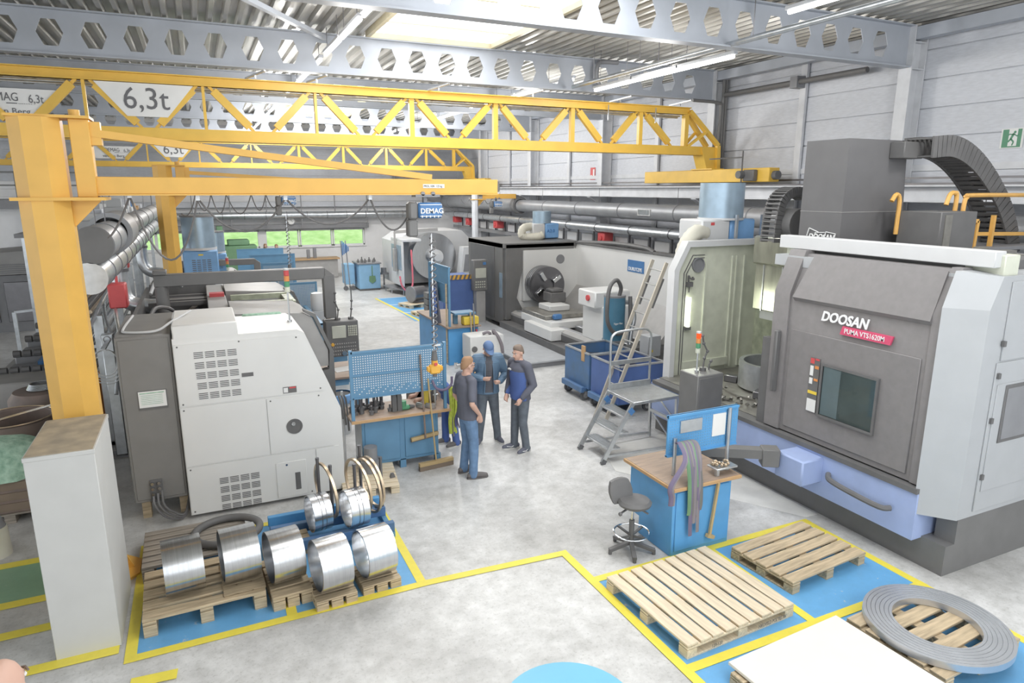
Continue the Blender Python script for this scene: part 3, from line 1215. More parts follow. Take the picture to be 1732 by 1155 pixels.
# cable trough with boxes under the pipes
t = T('cable_trough', 'grey cable trough with small boxes under the pipes on the right wall', 'cable tray', (12.3, 18, 2.4))
q = B()
q.box((12.1, 4.5, 2.28), (12.42, 33.5, 2.33))
q.box((12.1, 4.5, 2.33), (12.12, 33.5, 2.42))
q.build('tray', 'plate_dark', t)
q = B()
for k in range(26):
    y = 6 + k * 1.05
    q.box((12.14, y, 2.33), (12.18, y + .06, 2.85))
q.build('bracket', 'steel_dark', t)
q = B()
for k in range(25):
    y = 6.2 + k * 1.05
    q = B()
    q.box((12.2, y, 2.42), (12.4, y + .7, 2.72), .01)
    q.build('terminal_box', 'wall_white', t)
for k, (y, z) in enumerate(((32.4, 2.75), (30.6, 2.7), (27.2, 2.72), (24.2, 2.68), (18.6, 2.68))):
    b = B()
    b.box((11.75, y - .2, z - .17), (12.1, y + .2, z + .17), .02)
    b.cyl((11.75, y, z), (11.72, y, z), .08, n=12)
    tag(b.build('fire_hose_cabinet', 'red'), 'small red box under the right wall pipes, ' + ['farthest, beside the back wall', 'second from the back wall', 'third from the back wall',
        'fourth from the back wall', 'nearest one, right of the blue filter unit'][k], 'red box', 'red boxes under the right wall pipes')
# back wall ducts, shelf-like channel and clock
duct_b = T('back_duct', 'bright galvanised duct running along the back wall', 'duct', (3, 34.4, 2.9))
b = B()
b.cyl((-6, 34.3, 2.98), (11.4, 34.3, 2.98), .17, n=20)
b.build('pipe', 'galv', duct_b)
for k in range(18):
    q = B()
    q.ring((-5.6 + k * .95, 34.3, 2.98), (1, 0, 0), .18, .168, .03, 20)
    q.build('seam_band', 'plate_dark', duct_b)
for k in range(9):
    q = B()
    q.bar((-5 + 1.6 * k, 34.3, 2.4), (-5 + 1.6 * k, 34.3, 4.0), .04, .04)
    q.build('hanger', 'plate_dark', duct_b)
b = B()
b.box((-6, 34.55, 3.35), (11.4, 34.85, 3.62), .02)
tag(b.build('wall_channel', 'wall_panel'), 'pale grey horizontal channel on the back wall above the duct', 'channel')
b = B()
b.box((-4, 34.5, 2.3), (7.9, 34.84, 2.54), .02)
tag(b.build('blind_box', 'plate_dark'), 'dark grey roller blind box above the back windows', 'blind box')
b = T('wall_clock', 'round grey wall clock above the back windows', 'clock', (4.1, 34.45, 2.68))
q = B()
q.ring((4.1, 34.44, 2.7), DIR_Y, .2, .165, .08, 24)
q.build('rim', 'plate_dark', b)
q = B()
q.cyl((4.1, 34.43, 2.7), (4.1, 34.46, 2.7), .17, n=24)
q.build('face', 'white_card', b)
q = B()
q.bar((4.1, 34.42, 2.7), (4.1, 34.42, 2.82), .015, .01)
q.bar((4.1, 34.42, 2.7), (4.2, 34.42, 2.66), .015, .01)
q.build('hand', 'black2', b)
# big round pipe on the far back wall corner
b = T('corner_duct', 'dark bent duct in the far corner between back wall and right wall', 'duct', (10.5, 34.2, 3.4))
q = B()
q.tube(smooth_path([(9.2, 34.0, 4.9), (10.2, 34.1, 4.75), (10.8, 34.15, 4.2), (11.4, 34.2, 3.75), (11.9, 34.25, 3.6)], 5), .26, 16)
q.build('pipe', 'duct_grey', b)

# left ducts
duct('air_duct', -1.24, 3.5, .23, 10.0, 12.0, 'duct_grey', (10.05, 11.0), 'dark round air duct with a closed black end near the front yellow post', (10.5, 11.6), (), cap0='sleeve_dark')
duct('air_duct', -1.24, 3.52, .2, 13.0, 30, 'duct_grey', (14.5, 16, 18, 20, 23), 'long grey air duct behind the collar, running back on the left', (15, 20))
b = B()
b.ring((-1.24, 12.2, 3.54), DIR_Y, .31, .24, .5, 32)
b.ring((-1.24, 12.8, 3.54), DIR_Y, .31, .19, .7, 32)
tag(b.build('duct_collar', 'duct_grey'), 'wide grey collar around the left air duct', 'duct')
duct('extraction_pipe', -1.32, 3.08, .2, 10.0, 24, 'galv', [10.9 + .95 * k for k in range(12)], 'bright galvanised pipe with a flat end disc below the left dark duct', (), (), cap0='alu')
for k, y in enumerate((13.2, 18.4)):
    t = T('branch_pipe', ['galvanised branch elbow dropping from the left silver pipe, nearer one', 'galvanised branch elbow dropping from the left silver pipe, farther one'][k], 'pipe', (-1.3, y, 2.3))
    q = B()
    q.tube(smooth_path([(-1.3, y, 3.0), (-1.3, y, 2.55), (-1.2, y - .02, 2.28), (-.9, y - .05, 2.2), (-.7, y - .05, 2.2)], 5), .13, 14)
    q.build('elbow', 'galv', t)
    q = B()
    q.ring((-1.3, y, 2.85), (0, 0, 1), .145, .12, .05, 20)
    q.build('seam_band', 'steel_dark', t)
# ------------------------------------------------------------------ machines


def signal_tower(x, y, z, h, label, lit=None, parent=None):
    t = parent or T('signal_tower', label, 'signal lamp', (x, y, z))
    q = B()
    q.cyl((x, y, z), (x, y, z + h), .012, n=8)
    q.cyl((x, y, z), (x, y, z + .03), .03, n=10)
    q.build('pole', 'alu', t)
    zz = z + h
    for nm, mt in (('base_ring', 'cream'), ('green_lamp', 'green'), ('amber_lamp', 'orange'), ('red_lamp', 'red'), ('cap', 'white_frame')):
        q = B()
        hh = .03 if nm == 'cap' else .075
        q.cyl((x, y, zz), (x, y, zz + hh - .004), .035, n=12)
        q.build(nm, 'lamp_red_glow' if (lit == nm) else mt, t)
        zz += hh
    return t


def vent_part(name, w, h, n, parent, mat='black2'):
    q = B(True)
    for k in range(n):
        z = -h / 2 + h * (k + .2) / n
        q.box((-w / 2, -.002, z), (w / 2, .004, z + h / n * .42))
    return q.build(name, mat, parent)


def cnc_lathe(label):
    r = T('turning_machine', label, 'machine', (.5, 9.0, 0))
    b = B()
    b.prism([(-.43, .05), (-.43, 2.4), (1.05, 2.4), (1.14, 2.35), (1.56, 1.25), (1.56, .05)], 'xz', 9.02, 10.35)
    b.build('headstock_cover', 'lathe_white', r)
    b = B()
    b.box((-.42, 9.02, 2.38), (.33, 10.2, 2.57), .015)
    b.build('raised_cover', 'lathe_white', r)
    # front panels, each proud of the body
    sl = lambda z: 1.56 - (z - 1.25) * .382 if z > 1.25 else 1.56
    for z0, z1, xa, xb, nm in ((1.535, 2.325, -.42, None, 0), (.73, 1.515, -.42, .59, 0), (.73, 1.5, .605, 1.5, 1), (.06, .71, -.42, 1.17, 0), (.06, .71, 1.19, 1.5, 0)):
        q = B()
        if xb is None:
            q.prism([(xa, z0), (xa, z1), (1.07, z1), (1.36, z0)], 'xz', 9.004, 9.02)
        elif nm == 1:
            q.prism([(xa, z0), (xa, z1), (1.33, z1), (1.44, 1.2), (1.44, z0)], 'xz', 9.004, 9.02)
        else:
            q.box((xa, 9.004, z0), (xb, 9.02, z1))
        q.build('front_panel', 'lathe_white', r)
    q = B()
    q.box((.65, 8.992, .085), (1.045, 9.005, .59), .004)
    d = q.build('access_door', 'lathe_white', r)
    q = B()
    q.box((.89, 8.988, .17), (.96, 8.995, .42), .012)
    q.build('sight_glass', 'black2', d)
    q = B()
    q.cyl((.79, 8.985, .55), (.79, 9.0, .55), .014, n=8)
    q.build('lock', 'chrome', d)
    q = B()
    q.ring((.93, 8.999, 1.08), DIR_Y, .105, .085, .012, 24)
    q.cyl((.93, 8.998, 1.08), (.93, 9.003, 1.08), .09, n=24)
    q.build('spindle_opening', 'black2', r)
    q = B()
    q.cyl((.92, 8.985, 1.12), (.92, 9.0, 1.12), .03, n=6)
    q.build('nut', 'chrome', r)
    q = B()
    q.box((.33, 8.998, 1.84), (.47, 9.006, 1.89))
    q.build('handle_recess', 'black2', r)
    w = vent_part('vent', .106, .09, 4, r)
    w.location = r.matrix_basis.inverted() @ Vector((-.15, 9.001, 2.18))
    for c in range(4):
        for rr in range(5):
            if (c, rr) != (0, 0):
                share('vent', w, r, r.matrix_basis.inverted() @ Vector((-.15 + .13 * c + .003 * rr, 9.001, 2.18 - .133 * rr)))
        for rr in range(4):
            share('vent', w, r, r.matrix_basis.inverted() @ Vector((.0 + .128 * c, 9.001, .47 - .125 * rr)))
    q = B()
    q.box((.82, 8.998, 1.555), (.99, 9.005, 1.64))
    s = q.build('warning_label', 'black2', r)
    q = B()
    q.box((.825, 8.995, 1.565), (.88, 8.999, 1.63))
    q.build('pictogram', 'white_card', s)
    q = B()
    q.box((.9, 8.995, 1.615), (.98, 8.999, 1.635))
    q.build('red_stripe', 'red', s)
    q = B()
    for x, z in ((-.38, 2.3), (.33, 2.31), (1.03, 2.3), (-.38, 1.56), (1.3, 1.57), (-.38, 1.48), (.65, 1.47), (1.27, 1.47), (-.38, .68), (-.38, .1), (1.1, .1)):
        q.cyl((x, 8.999, z), (x, 9.006, z), .011, n=8)
    q.build('screw_heads', 'black2', r)
    r.children[-1]['kind'] = 'stuff'
    # electrical cabinet
    b = B()
    b.box((-1.05, 9.1, .3), (-.44, 10.75, 2.46), .012)
    c = b.build('electrical_cabinet', 'cabinet_black', r)
    q = B()
    q.box((-1.02, 9.088, .34), (-.47, 9.102, 2.42), .006)
    dd = q.build('cabinet_door', 'cabinet_black', c)
    q = B()
    q.box((-.87, 9.075, 1.53), (-.55, 9.088, 1.56))
    q.box((-.87, 9.08, 1.54), (-.55, 9.088, 1.77))
    q.build('document_pocket', 'black2', c)
    q = B()
    q.box((-.865, 9.07, 1.56), (-.56, 9.078, 1.765))
    p = q.build('paper_sheet', 'paper', c)
    q = B()
    for k in range(6):
        q.box((-.84, 9.067, 1.6 + .022 * k), (-.6, 9.071, 1.605 + .022 * k))
    q.box((-.85, 9.067, 1.735), (-.58, 9.071, 1.748))
    q.build('printed_lines', 'green_pile', p)
    q = B()
    q.box((-.86, 9.07, .3), (-.72, 9.09, .6))
    g = q.build('gland_plate', 'black2', c)
    q = B()
    for i in range(2):
        for j in range(4):
            q.cyl((-.83 + .075 * i, 9.03, .35 + .07 * j), (-.83 + .075 * i, 9.075, .35 + .07 * j), .02, n=10)
    q.build('cable_glands', 'chrome', c)
    c.children[-1]['kind'] = 'stuff'
    for i in range(3):
        q = B()
        q.tube(smooth_path([(-.83 + .05 * i, 9.03, .4 + .03 * i), (-.82 + .05 * i, 8.98, .28), (-.7 + .04 * i, 8.98, .1 + .03 * i), (-.5, 9.05, .05 + .02 * i), (-.42, 9.3, .3)], 5), .014, 7)
        q.build('cable', 'cable_black', c)
    for x in (-1.0, -.56):
        for y in (9.3, 10.4):
            q = B()
            q.box((x, y, 0), (x + .1, y + .15, .3))
            q.build('foot', 'wood_old', r)
    q = B()
    q.tube(smooth_path([(-.95, 10.6, 2.47), (-.98, 9.6, 2.48), (-.93, 9.3, 2.48), (-.6, 9.2, 2.49), (-.42, 9.4, 2.56), (-.2, 9.8, 2.62)], 5), .016, 7)
    q.build('white_hose', 'white_frame', r)
    # bed, trough and hoods behind the headstock
    b = B()
    b.box((-1.0, 10.78, .1), (.2, 14.6, 1.7))
    b.build('bed', 'black2', r)
    b = B()
    b.prism([(.2, .1), (.2, 1.9), (1.2, 1.9), (1.62, 1.1), (1.62, .1)], 'xz', 10.36, 14.6)
    b.build('chip_guard_body', 'machine_grey', r)
    b = B()
    for a, c_ in (((-1.03, 10.78, 1.7), (-.97, 14.6, 2.35)), ((-.97, 10.78, 1.7), (.2, 10.84, 2.3)), ((-.97, 14.5, 1.7), (.2, 14.6, 2.4)), ((-.97, 12.0, 2.1), (.2, 12.2, 2.2)), ((-.97, 13.2, 2.15), (.2, 13.45, 2.28)), ((-.6, 11.4, 1.7), (-.1, 11.8, 2.05))):
        b.box(a, c_)
    for xa, ya, xb, yb, zz in ((-.95, 11.0, .15, 11.1, 2.3), (-.9, 11.6, .15, 11.7, 2.24), (-.9, 12.8, .15, 12.9, 2.3), (-.9, 13.9, .15, 14.0, 2.26)):
        b.box((xa, ya, zz - .07), (xb, yb, zz))
    b.bar((-.95, 11.2, 1.75), (-.1, 13.9, 2.1), .1, .05)
    b.build('trough_frame', 'black2', r)
    for c_, pts in (('cable_black', [(-.8, 11.2, 2.3), (-.7, 11.5, 2.42), (-.5, 11.9, 2.3), (-.45, 12.2, 2.0)]), ('brown_drum', [(-.6, 11.3, 1.9), (-.4, 11.6, 2.12), (-.2, 11.9, 1.95), (-.1, 12.3, 1.9)]), ('white_frame', [(-.9, 13.6, 2.35), (-.8, 13.9, 2.52), (-.55, 14.2, 2.5), (-.4, 14.4, 2.36)])):
        q = B()
        q.tube(smooth_path(pts, 5), .03, 7)
        q.build('hose', c_, r)
    b = B()
    b.box((.02, 10.8, 2.1), (.32, 14.4, 2.36), .01)
    b.build('top_rail', 'machine_grey', r)
    b = B()
    b.box((.06, 12.7, 2.36), (.3, 12.9, 2.42))
    b.build('red_clamp', 'red', r)
    hood_poly = [(.33, 1.9), (.33, 2.42), (1.32, 2.36), (1.45, 2.28), (1.66, 1.75), (1.66, 1.5), (1.2, 1.5)]
    for y0, y1 in ((10.45, 11.75), (12.95, 14.3)):
        q = B()
        q.prism(hood_poly, 'xz', y0, y1)
        q.build('hood', 'machine_grey', r)
        q = B()
        q.prism([(.9, 1.3), (1.66, 1.45), (1.68, 1.75), (1.47, 2.29), (1.33, 2.38), (1.33, 2.42), (1.5, 2.34), (1.74, 1.74), (1.74, .9), (1.6, .5)], 'xz', y0 - .03, y0 + .12)
        q.build('hood_edge', 'black', r)
    q = B()
    q.box((.4, 11.85, 2.25), (1.35, 11.95, 2.36))
    q.box((.4, 12.75, 2.25), (1.35, 12.85, 2.36))
    q.box((1.25, 11.85, 2.2), (1.4, 12.85, 2.34))
    q.build('window_frame', 'cream_dirty', r)
    q = B()
    q.box((.45, 11.95, 2.24), (1.25, 12.75, 2.27))
    q.build('window', 'plate_dark', r)
    q = B()
    q.box((.45, 10.3, 2.36), (1.0, 10.42, 2.42), .02)
    q.build('coolant_stain', 'green_pile', r)
    # swivelling pendant
    b = B()
    b.box((-.75, 12.3, 2.63), (1.98, 12.5, 2.83), .012)
    b.prism([(1.98, 2.82), (2.14, 2.69), (1.98, 2.69)], 'xz', 12.302, 12.498)
    b.box((1.95, 12.3, 1.9), (2.15, 12.5, 2.7), .012)
    b.box((-.75, 12.25, 2.83), (-.55, 12.55, 2.9), .01)
    b.cyl((-.65, 12.4, 1.7), (-.65, 12.4, 2.65), .1, n=14)
    b.build('pendant_arm', 'black', r)
    b = B()
    b.box((1.92, 12.15, 1.2), (2.5, 12.5, 1.86), .015)
    cp = b.build('control_panel', 'black2', r)
    q = B()
    q.box((2.02, 12.135, 1.55), (2.27, 12.155, 1.78), .006)
    q.build('screen', 'screen', cp)
    q = B()
    for i in range(5):
        for j in range(5):
            q.box((2.31 + .034 * i, 12.135, 1.58 + .04 * j), (2.335 + .034 * i, 12.155, 1.61 + .04 * j))
    kp = q.build('keypad', 'screen', cp)
    kp['kind'] = 'stuff'
    q = B()
    for i in range(12):
        for j in range(4):
            q.box((1.98 + .04 * i, 12.137, 1.24 + .065 * j), (2.0 + .04 * i, 12.155, 1.26 + .065 * j))
    kp = q.build('switches', 'machine_grey', cp)
    kp['kind'] = 'stuff'
    q = B()
    q.cyl((2.02, 12.12, 1.44), (2.02, 12.16, 1.44), .03, n=10)
    q.build('stop_button', 'pendant_yellow', cp)
    q = B()
    q.cyl((2.22, 12.1, 1.27), (2.22, 12.16, 1.27), .045, n=14)
    q.build('handwheel', 'chrome', cp)
    for k, x in enumerate((2.16, 2.4)):
        q = B()
        q.cyl((x, 12.3, 1.86), (x, 12.3, 1.9), .05, n=8)
        pts = [(x, 12.3, 1.9), (x + .02, 12.3, 2.05), (x - .03 + .06 * k, 12.3, 2.2), (x - .02 + .05 * k, 12.3, 2.36 + .1 * k)]
        q.tube(pts, .012, 6)
        for p_ in pts[1:]:
            q.ball(p_, .025, 8, 6)
        q.build('magnet_stand', 'black2', cp)
    return r


L1 = cnc_lathe('large pale grey turning machine with a black cabinet and vent slots, left foreground')
lamp = T('signal_tower', 'signal lamp with red, amber and green sections on the left turning machine', 'signal lamp', (1.03, 9.6, 2.4))
signal_tower(1.03, 9.6, 2.4, .42, '', None, lamp)
L2 = copy_tree(L1)
L2.location = (.12, 17.2, 0)
L2.scale = (.82, .82, .82)
L2['label'] = 'second pale grey turning machine, mostly hidden behind the first one'
signal_tower(.55, 17.7, 1.97, .3, 'smaller signal lamp on the second turning machine, in front of the blue boxes')


def mist_filter(x, y, z, s, label, cyl_mat='zinc_blue', rot=0, tall=.62, logo=True):
    r = T('mist_filter', label, 'filter unit', (x, y, z), rot)
    b = B(True)
    b.box((-.33 * s, -.3 * s, 0), (.33 * s, .3 * s, .6 * s), .03)
    body = b.build('blower_box', 'blower_blue', r)
    q = B(True)
    for i in range(4):
        for j in range(8):
            q.box((-.17 * s + .095 * s * i, -.305 * s, .12 * s + .04 * s * j), (-.1 * s + .095 * s * i, -.298 * s, .135 * s + .04 * s * j))
    v = q.build('vent_slots', 'black2', body)
    v['kind'] = 'stuff'
    q = B(True)
    q.box((-.04 * s, -.306 * s, .5 * s), (.05 * s, -.298 * s, .53 * s))
    q.build('badge', 'yellow_bright', body)
    q = B(True)
    q.cyl((0, 0, .6 * s), (0, 0, .65 * s), .33 * s, n=28)
    q.build('collar', 'white_frame', r)
    q = B(True)
    q.cyl((0, 0, .65 * s), (0, 0, (.65 + tall) * s), .31 * s, n=28)
    q.build('filter_drum', cyl_mat, r)
    q = B(True)
    q.cyl((0, 0, (.65 + tall) * s), (0, 0, (.69 + tall) * s), .33 * s, n=28)
    q.build('lid', 'plate_dark', r)
    return r


mist_filter(-.02, 17.75, 2.1, 1.15, 'blue mist filter with a zinc drum on top, in front of the yellow jib post')
mist_filter(.36, 20.6, 1.95, .85, 'second blue mist filter, partly hidden right behind the first one')

# ------------------------------------------------------------------ the vertical turning machine with dark door
r = T('vertical_lathe', 'large vertical turning machine with dark sliding door, cream interior and pale blue base', 'machine', (8.4, 6.6, 0))
b = B()
b.box((7.15, 4.07, .0), (10.6, 9.3, .36))
b.box((7.3, 4.07, .36), (10.6, 4.3, .67))
b.build('black_plinth', 'black', r)
b = B()
b.prism([(6.98, .34), (6.98, .9), (7.1, .95), (10.4, .95), (10.4, .34)], 'xz', 4.35, 9.25)
b.build('base', 'base_blue', r)
b = B()
b.box((6.62, 5.6, .52), (7.0, 6.05, .86), .02)
b.build('base_block', 'base_blue', r)
b = B()
b.tube(smooth_path([(6.95, 4.62, .62), (6.86, 4.7, .62), (6.85, 5.1, .64), (6.88, 5.4, .66), (6.97, 5.5, .68)], 4), .035, 8)
b.build('hose_loop', 'black2', r)
b = B()
b.box((6.96, 4.35, .9), (7.14, 9.2, .96))
b.build('sill_rail', 'black2', r)
# right side cover
b = B()
b.prism([(7.25, 4.06), (6.98, 4.38), (7.1, 4.38), (7.5, 4.3), (10.4, 4.3), (10.4, 4.06)], 'xy', .66, 3.0)
b.add([(7.25, 4.06, 3.0), (6.98, 4.38, 3.0), (7.12, 4.38, 3.38), (7.4, 4.06, 3.34), (10.4, 4.06, 3.34), (10.4, 4.06, 3.0), (10.4, 4.38, 3.34)],
      [(0, 3, 2, 1), (0, 5, 4, 3), (3, 4, 6, 2)])
b.build('side_cover', 'side_grey', r)
for x0, x1, z0, z1 in ((7.5, 8.62, .72, 2.42), (8.64, 10.3, .72, 2.42), (7.55, 8.62, 2.44, 3.28), (8.64, 10.3, 2.44, 3.28)):
    q = B()
    q.box((x0, 4.045, z0), (x1, 4.06, z1), .004)
    q.build('side_panel', 'side_grey', r)
q = B()
q.box((7.56, 4.035, .95), (8.55, 4.047, 2.18), .004)
sd = q.build('side_door', 'side_grey', r)
q = B()
q.box((7.7, 4.025, 1.5), (8.4, 4.036, 2.16), .03)
q.build('window_seal', 'black2', sd)
q = B()
q.box((7.74, 4.02, 1.54), (8.36, 4.028, 2.12), .02)
q.build('window_glass', 'plate_dark', sd)
for z in (1.1, 1.75, 2.25, 2.6):
    q = B()
    q.box((7.52 + (2.25 - z) * .0, 4.02, z), (7.56, 4.05, z + .06))
    q.build('hinge', 'black2', sd)
b = B()
b.box((7.2, 4.3, 3.2), (10.4, 6.9, 3.34))
b.box((9.3, 4.3, .9), (10.4, 9.3, 3.3))
b.build('rear_housing', 'side_grey', r)
# the sliding door: vertical below, sloping back above
b = B()
P = [(7.05, .98), (7.05, 2.82), (7.28, 3.38), (7.4, 3.38), (7.2, .98)]
b.prism(P, 'xz', 4.42, 6.42)
b.build('door_leaf', 'doosan_dark', r)
q = B()
q.prism([(7.02, .98), (7.02, 2.87), (7.24, 3.42), (7.4, 3.42), (7.2, .98)], 'xz', 6.42, 6.68)
q.build('door_pillar', 'doosan_dark', r)
q = B()
q.prism([(7.03, .98), (7.03, 2.9), (7.24, 3.4), (7.4, 3.4), (7.2, .98)], 'xz', 4.38, 4.5)
q.build('door_edge', 'doosan_dark', r)
q = B()
q.add([(7.045, 4.5, 2.78), (7.045, 6.36, 2.78), (7.22, 6.22, 3.34), (7.22, 4.5, 3.34), (7.0, 4.5, 2.83), (7.0, 6.36, 2.83), (7.19, 6.24, 3.36), (7.19, 4.5, 3.36)],
      [(4, 5, 6, 7), (0, 4, 7, 3), (0, 1, 5, 4), (1, 2, 6, 5), (2, 3, 7, 6)])
q.build('sloping_panel', 'doosan_dark', r)
q = B()
q.box((7.033, 4.56, 1.05), (7.05, 6.36, 2.4), .012)
dl = q.build('door_panel', 'doosan_dark', r)
q = B()
for a, c in (((7.002, 5.0, 1.39), (7.035, 5.03, 2.03)), ((7.002, 5.78, 1.39), (7.035, 5.81, 2.03)), ((7.0, 5.0, 1.36), (7.035, 5.81, 1.39)), ((7.0, 5.0, 2.03), (7.035, 5.81, 2.06))):
    q.box(a, c)
q.build('window_frame', 'black2', dl)
q = B()
q.box((7.012, 5.03, 1.39), (7.02, 5.78, 2.03))
q.build('window_glass', 'clear_glass', dl)
q = B()
q.box((7.022, 5.5, 1.39), (7.028, 5.78, 2.03))
q.box((7.024, 5.03, 1.39), (7.03, 5.5, 2.03))
q.build('window_backing', 'pane_dark', dl)
q = B()
q.box((7.018, 5.52, 1.4), (7.021, 5.77, 2.02))
q.build('pale_board', 'pane_pale', dl)
# warning strip beside the window
q = B()
q.box((7.022, 5.84, 1.38), (7.034, 5.99, 2.1))
ws = q.build('warning_strip', 'black2', dl)
for mt, y0, y1, z0, z1 in (('white_card', 5.845, 5.985, 1.385, 1.55), ('yellow_bright', 5.845, 5.985, 1.62, 1.66), ('red', 5.925, 5.985, 2.02, 2.09), ('red', 5.85, 5.91, 2.07, 2.095), ('orange', 5.85, 5.91, 1.96, 2.0), ('white_card', 5.93, 5.98, 1.86, 1.99), ('orange', 5.85, 5.91, 1.8, 1.83), ('white_card', 5.93, 5.98, 1.75, 1.83)):
    q = B()
    q.box((7.018, y0, z0), (7.023, y1, z1))
    q.build('sticker', mt, ws)
q = B()
q.box((6.94, 6.5, 1.5), (7.02, 6.56, 2.35), .012)
q.box((7.0, 6.51, 1.52), (7.06, 6.55, 1.58))
q.box((7.0, 6.51, 2.27), (7.06, 6.55, 2.33))
q.build('door_handle', 'black2', r)
q = B()
q.prism([(7.04, .96), (7.04, 2.2), (7.15, 2.2), (7.15, .96)], 'xz', 6.7, 6.84)
q.build('door_seal', 'black2', r)
text('DOOSAN', .17, (7.025, 5.9, 2.6), (0, -1, 0), (0, 0, 1), MATS['text_white'], r, squeeze=.9, shear=.25, depth=.006, bold=.028)
q = B()
q.add([(7.04, 5.6, 2.475), (7.04, 4.93, 2.475), (7.04, 4.9, 2.58), (7.04, 5.57, 2.58), (7.015, 5.6, 2.475), (7.015, 4.93, 2.475), (7.015, 4.9, 2.58), (7.015, 5.57, 2.58)], _BOX)
mp = q.build('model_badge', 'magenta', r)
text('PUMA VTS1620M', .085, (7.012, 5.54, 2.5), (0, -1, 0), (0, 0, 1), MATS['text_white'], mp, squeeze=.86, depth=.002, bold=.006)
# gantry rail above the door
q = B()
q.box((7.34, 4.14, 3.42), (7.52, 6.98, 3.59), .008)
q.build('gantry_cover', 'white_frame', r)
for a_, c_ in (((7.45, 4.1, 3.3), (7.7, 4.5, 3.55)), ((7.4, 6.7, 3.3), (7.6, 6.9, 3.45))):
    q = B()
    q.box(a_, c_, .01)
    q.build('gantry_foot', 'cream', r)
q = B()
q.box((7.6, 4.3, 3.34), (8.6, 6.6, 3.46))
q.build('gantry_bed', 'black2', r)
q = B()
for k in range(9):
    q.box((8.7 + .02 * k, 4.5 + .2 * k, 3.34), (8.9 + .1 * (k % 3), 4.62 + .2 * k, 3.42 + .03 * (k % 4)))
q.build('top_fittings', 'dirt_metal', r)
# ram tower
q = B()
q.prism([(7.95, 3.46), (7.95, 4.87), (9.1, 4.87), (9.22, 3.46)], 'xz', 6.52, 7.22)
q.build('ram_tower', 'tower_dark', r)
q = B()
q.box((7.945, 6.514, 3.9), (9.2, 7.226, 3.906))
q.build('tower_seam', 'machine_grey', r)
q = B()
q.bar((7.94, 7.060, 3.560), (7.94, 7.030, 3.670), .014, .008)
q.bar((7.94, 7.030, 3.670), (7.94, 6.870, 3.620), .014, .008)
q.bar((7.94, 6.920, 3.570), (7.94, 6.920, 3.610), .014, .008)
q.bar((7.94, 6.920, 3.610), (7.94, 6.760, 3.620), .014, .008)
q.bar((7.94, 6.750, 3.570), (7.94, 6.740, 3.630), .014, .008)
q.bar((7.94, 6.740, 3.630), (7.94, 6.580, 3.610), .014, .008)
q.bar((7.94, 6.580, 3.610), (7.94, 6.590, 3.560), .014, .008)
lg = q.build('white_logo', 'text_white', r)
text('DOOSAN', .105, (7.94, 7.030, 3.52), (0, -1, 0), (0, 0, 1), MATS['text_white'], lg, squeeze=.95, shear=.2, bold=.02)
q = B()
q.box((8.8, 5.7, 3.4), (9.55, 6.3, 3.92), .01)
q.build('tower_motor_box', 'black2', r)
q = B()
q.box((8.88, 5.69, 3.42), (9.02, 5.7, 3.88))
q.build('brown_panel', 'dirt_metal', r)


def energy_chain(name, pts, w, h, parent, axis='y', k=5):
    path = smooth_path(pts, k)
    q = B()
    for p0, p1 in zip(path, path[1:]):
        d = (p1 - p0)
        if d.length < 1e-4:
            continue
        p1 = p0 + d * .88
        n = Vector((0, 1, 0))
        for s in (-1, 1):
            q.bar(p0 + n * s * w / 2, p1 + n * s * w / 2, .03, h, d.cross(n))
        m = (p0 + p1) / 2
        u = d.cross(n).normalized() * h * .42
        for s in (-1, 1):
            q.bar(m + u * s - n * w / 2, m + u * s + n * w / 2, d.length * .45, .02, u)
    o = q.build(name, 'chain_black', parent)
    return o


pts_ = [(9.0, 4.76), (9.45, 4.78), (9.9, 4.64), (10.35, 4.36), (10.8, 3.96), (11.1, 3.53), (11.2, 3.2), (11.1, 2.98), (10.8, 2.92)]
energy_chain('energy_chain', [(x, 6.28, z) for x, z in pts_], .4, .28, r, k=5)
q = B()
q.box((8.75, 6.3, 4.62), (9.15, 6.52, 4.84), .01)
q.build('chain_bracket', 'chain_black', r)
energy_chain('energy_chain', [(8.1, 7.9, 3.4), (8.12, 7.9, 3.75), (8.2, 7.9, 4.05), (8.45, 7.9, 4.18), (8.75, 7.9, 4.1)], .26, .14, r, k=5)
q = B()
q.cyl((8.4, 7.6, 3.68), (8.4, 7.9, 3.68), .24, n=20)
q.build('chain_wheel', 'black2', r)
# interior
q = B()
fr = [(7.3, .4), (7.3, 2.86), (7.56, 3.34), (9.4, 3.34), (9.4, .4)]
inn = [(7.4, .5), (7.4, 2.84), (7.61, 3.24), (9.3, 3.24), (9.3, .5)]
q.prism(fr, 'xz', 9.3, 9.36)
for (a, c), (i0, i1) in zip(zip(fr, fr[1:] + fr[:1]), zip(inn, inn[1:] + inn[:1])):
    V = [(a[0], 9.18, a[1]), (c[0], 9.18, c[1]), (i1[0], 9.18, i1[1]), (i0[0], 9.18, i0[1]), (a[0], 9.3, a[1]), (c[0], 9.3, c[1]), (i1[0], 9.3, i1[1]), (i0[0], 9.3, i0[1])]
    q.add(V, [(0, 1, 2, 3), (0, 4, 5, 1), (3, 2, 6, 7)])
q.build('end_wall_frame', 'white_frame', r)
q = B()
q.prism(inn, 'xz', 9.27, 9.3)
q.build('end_wall', 'cream', r)
q = B()
for k in range(2):
    o_ = .05 + .05 * k
    pts = [(7.52 + o_, .66), (7.52 + o_, 2.8 - o_ * .3), (7.7 + o_ * .8, 3.14 - o_), (8.0, 3.14 - o_)]
    for p0, p1 in zip(pts, pts[1:]):
        q.bar((p0[0], 9.262, p0[1]), (p1[0], 9.262, p1[1]), .012, .014, (0, 1, 0))
q.build('seal_strip', 'black2', r)
q = B()
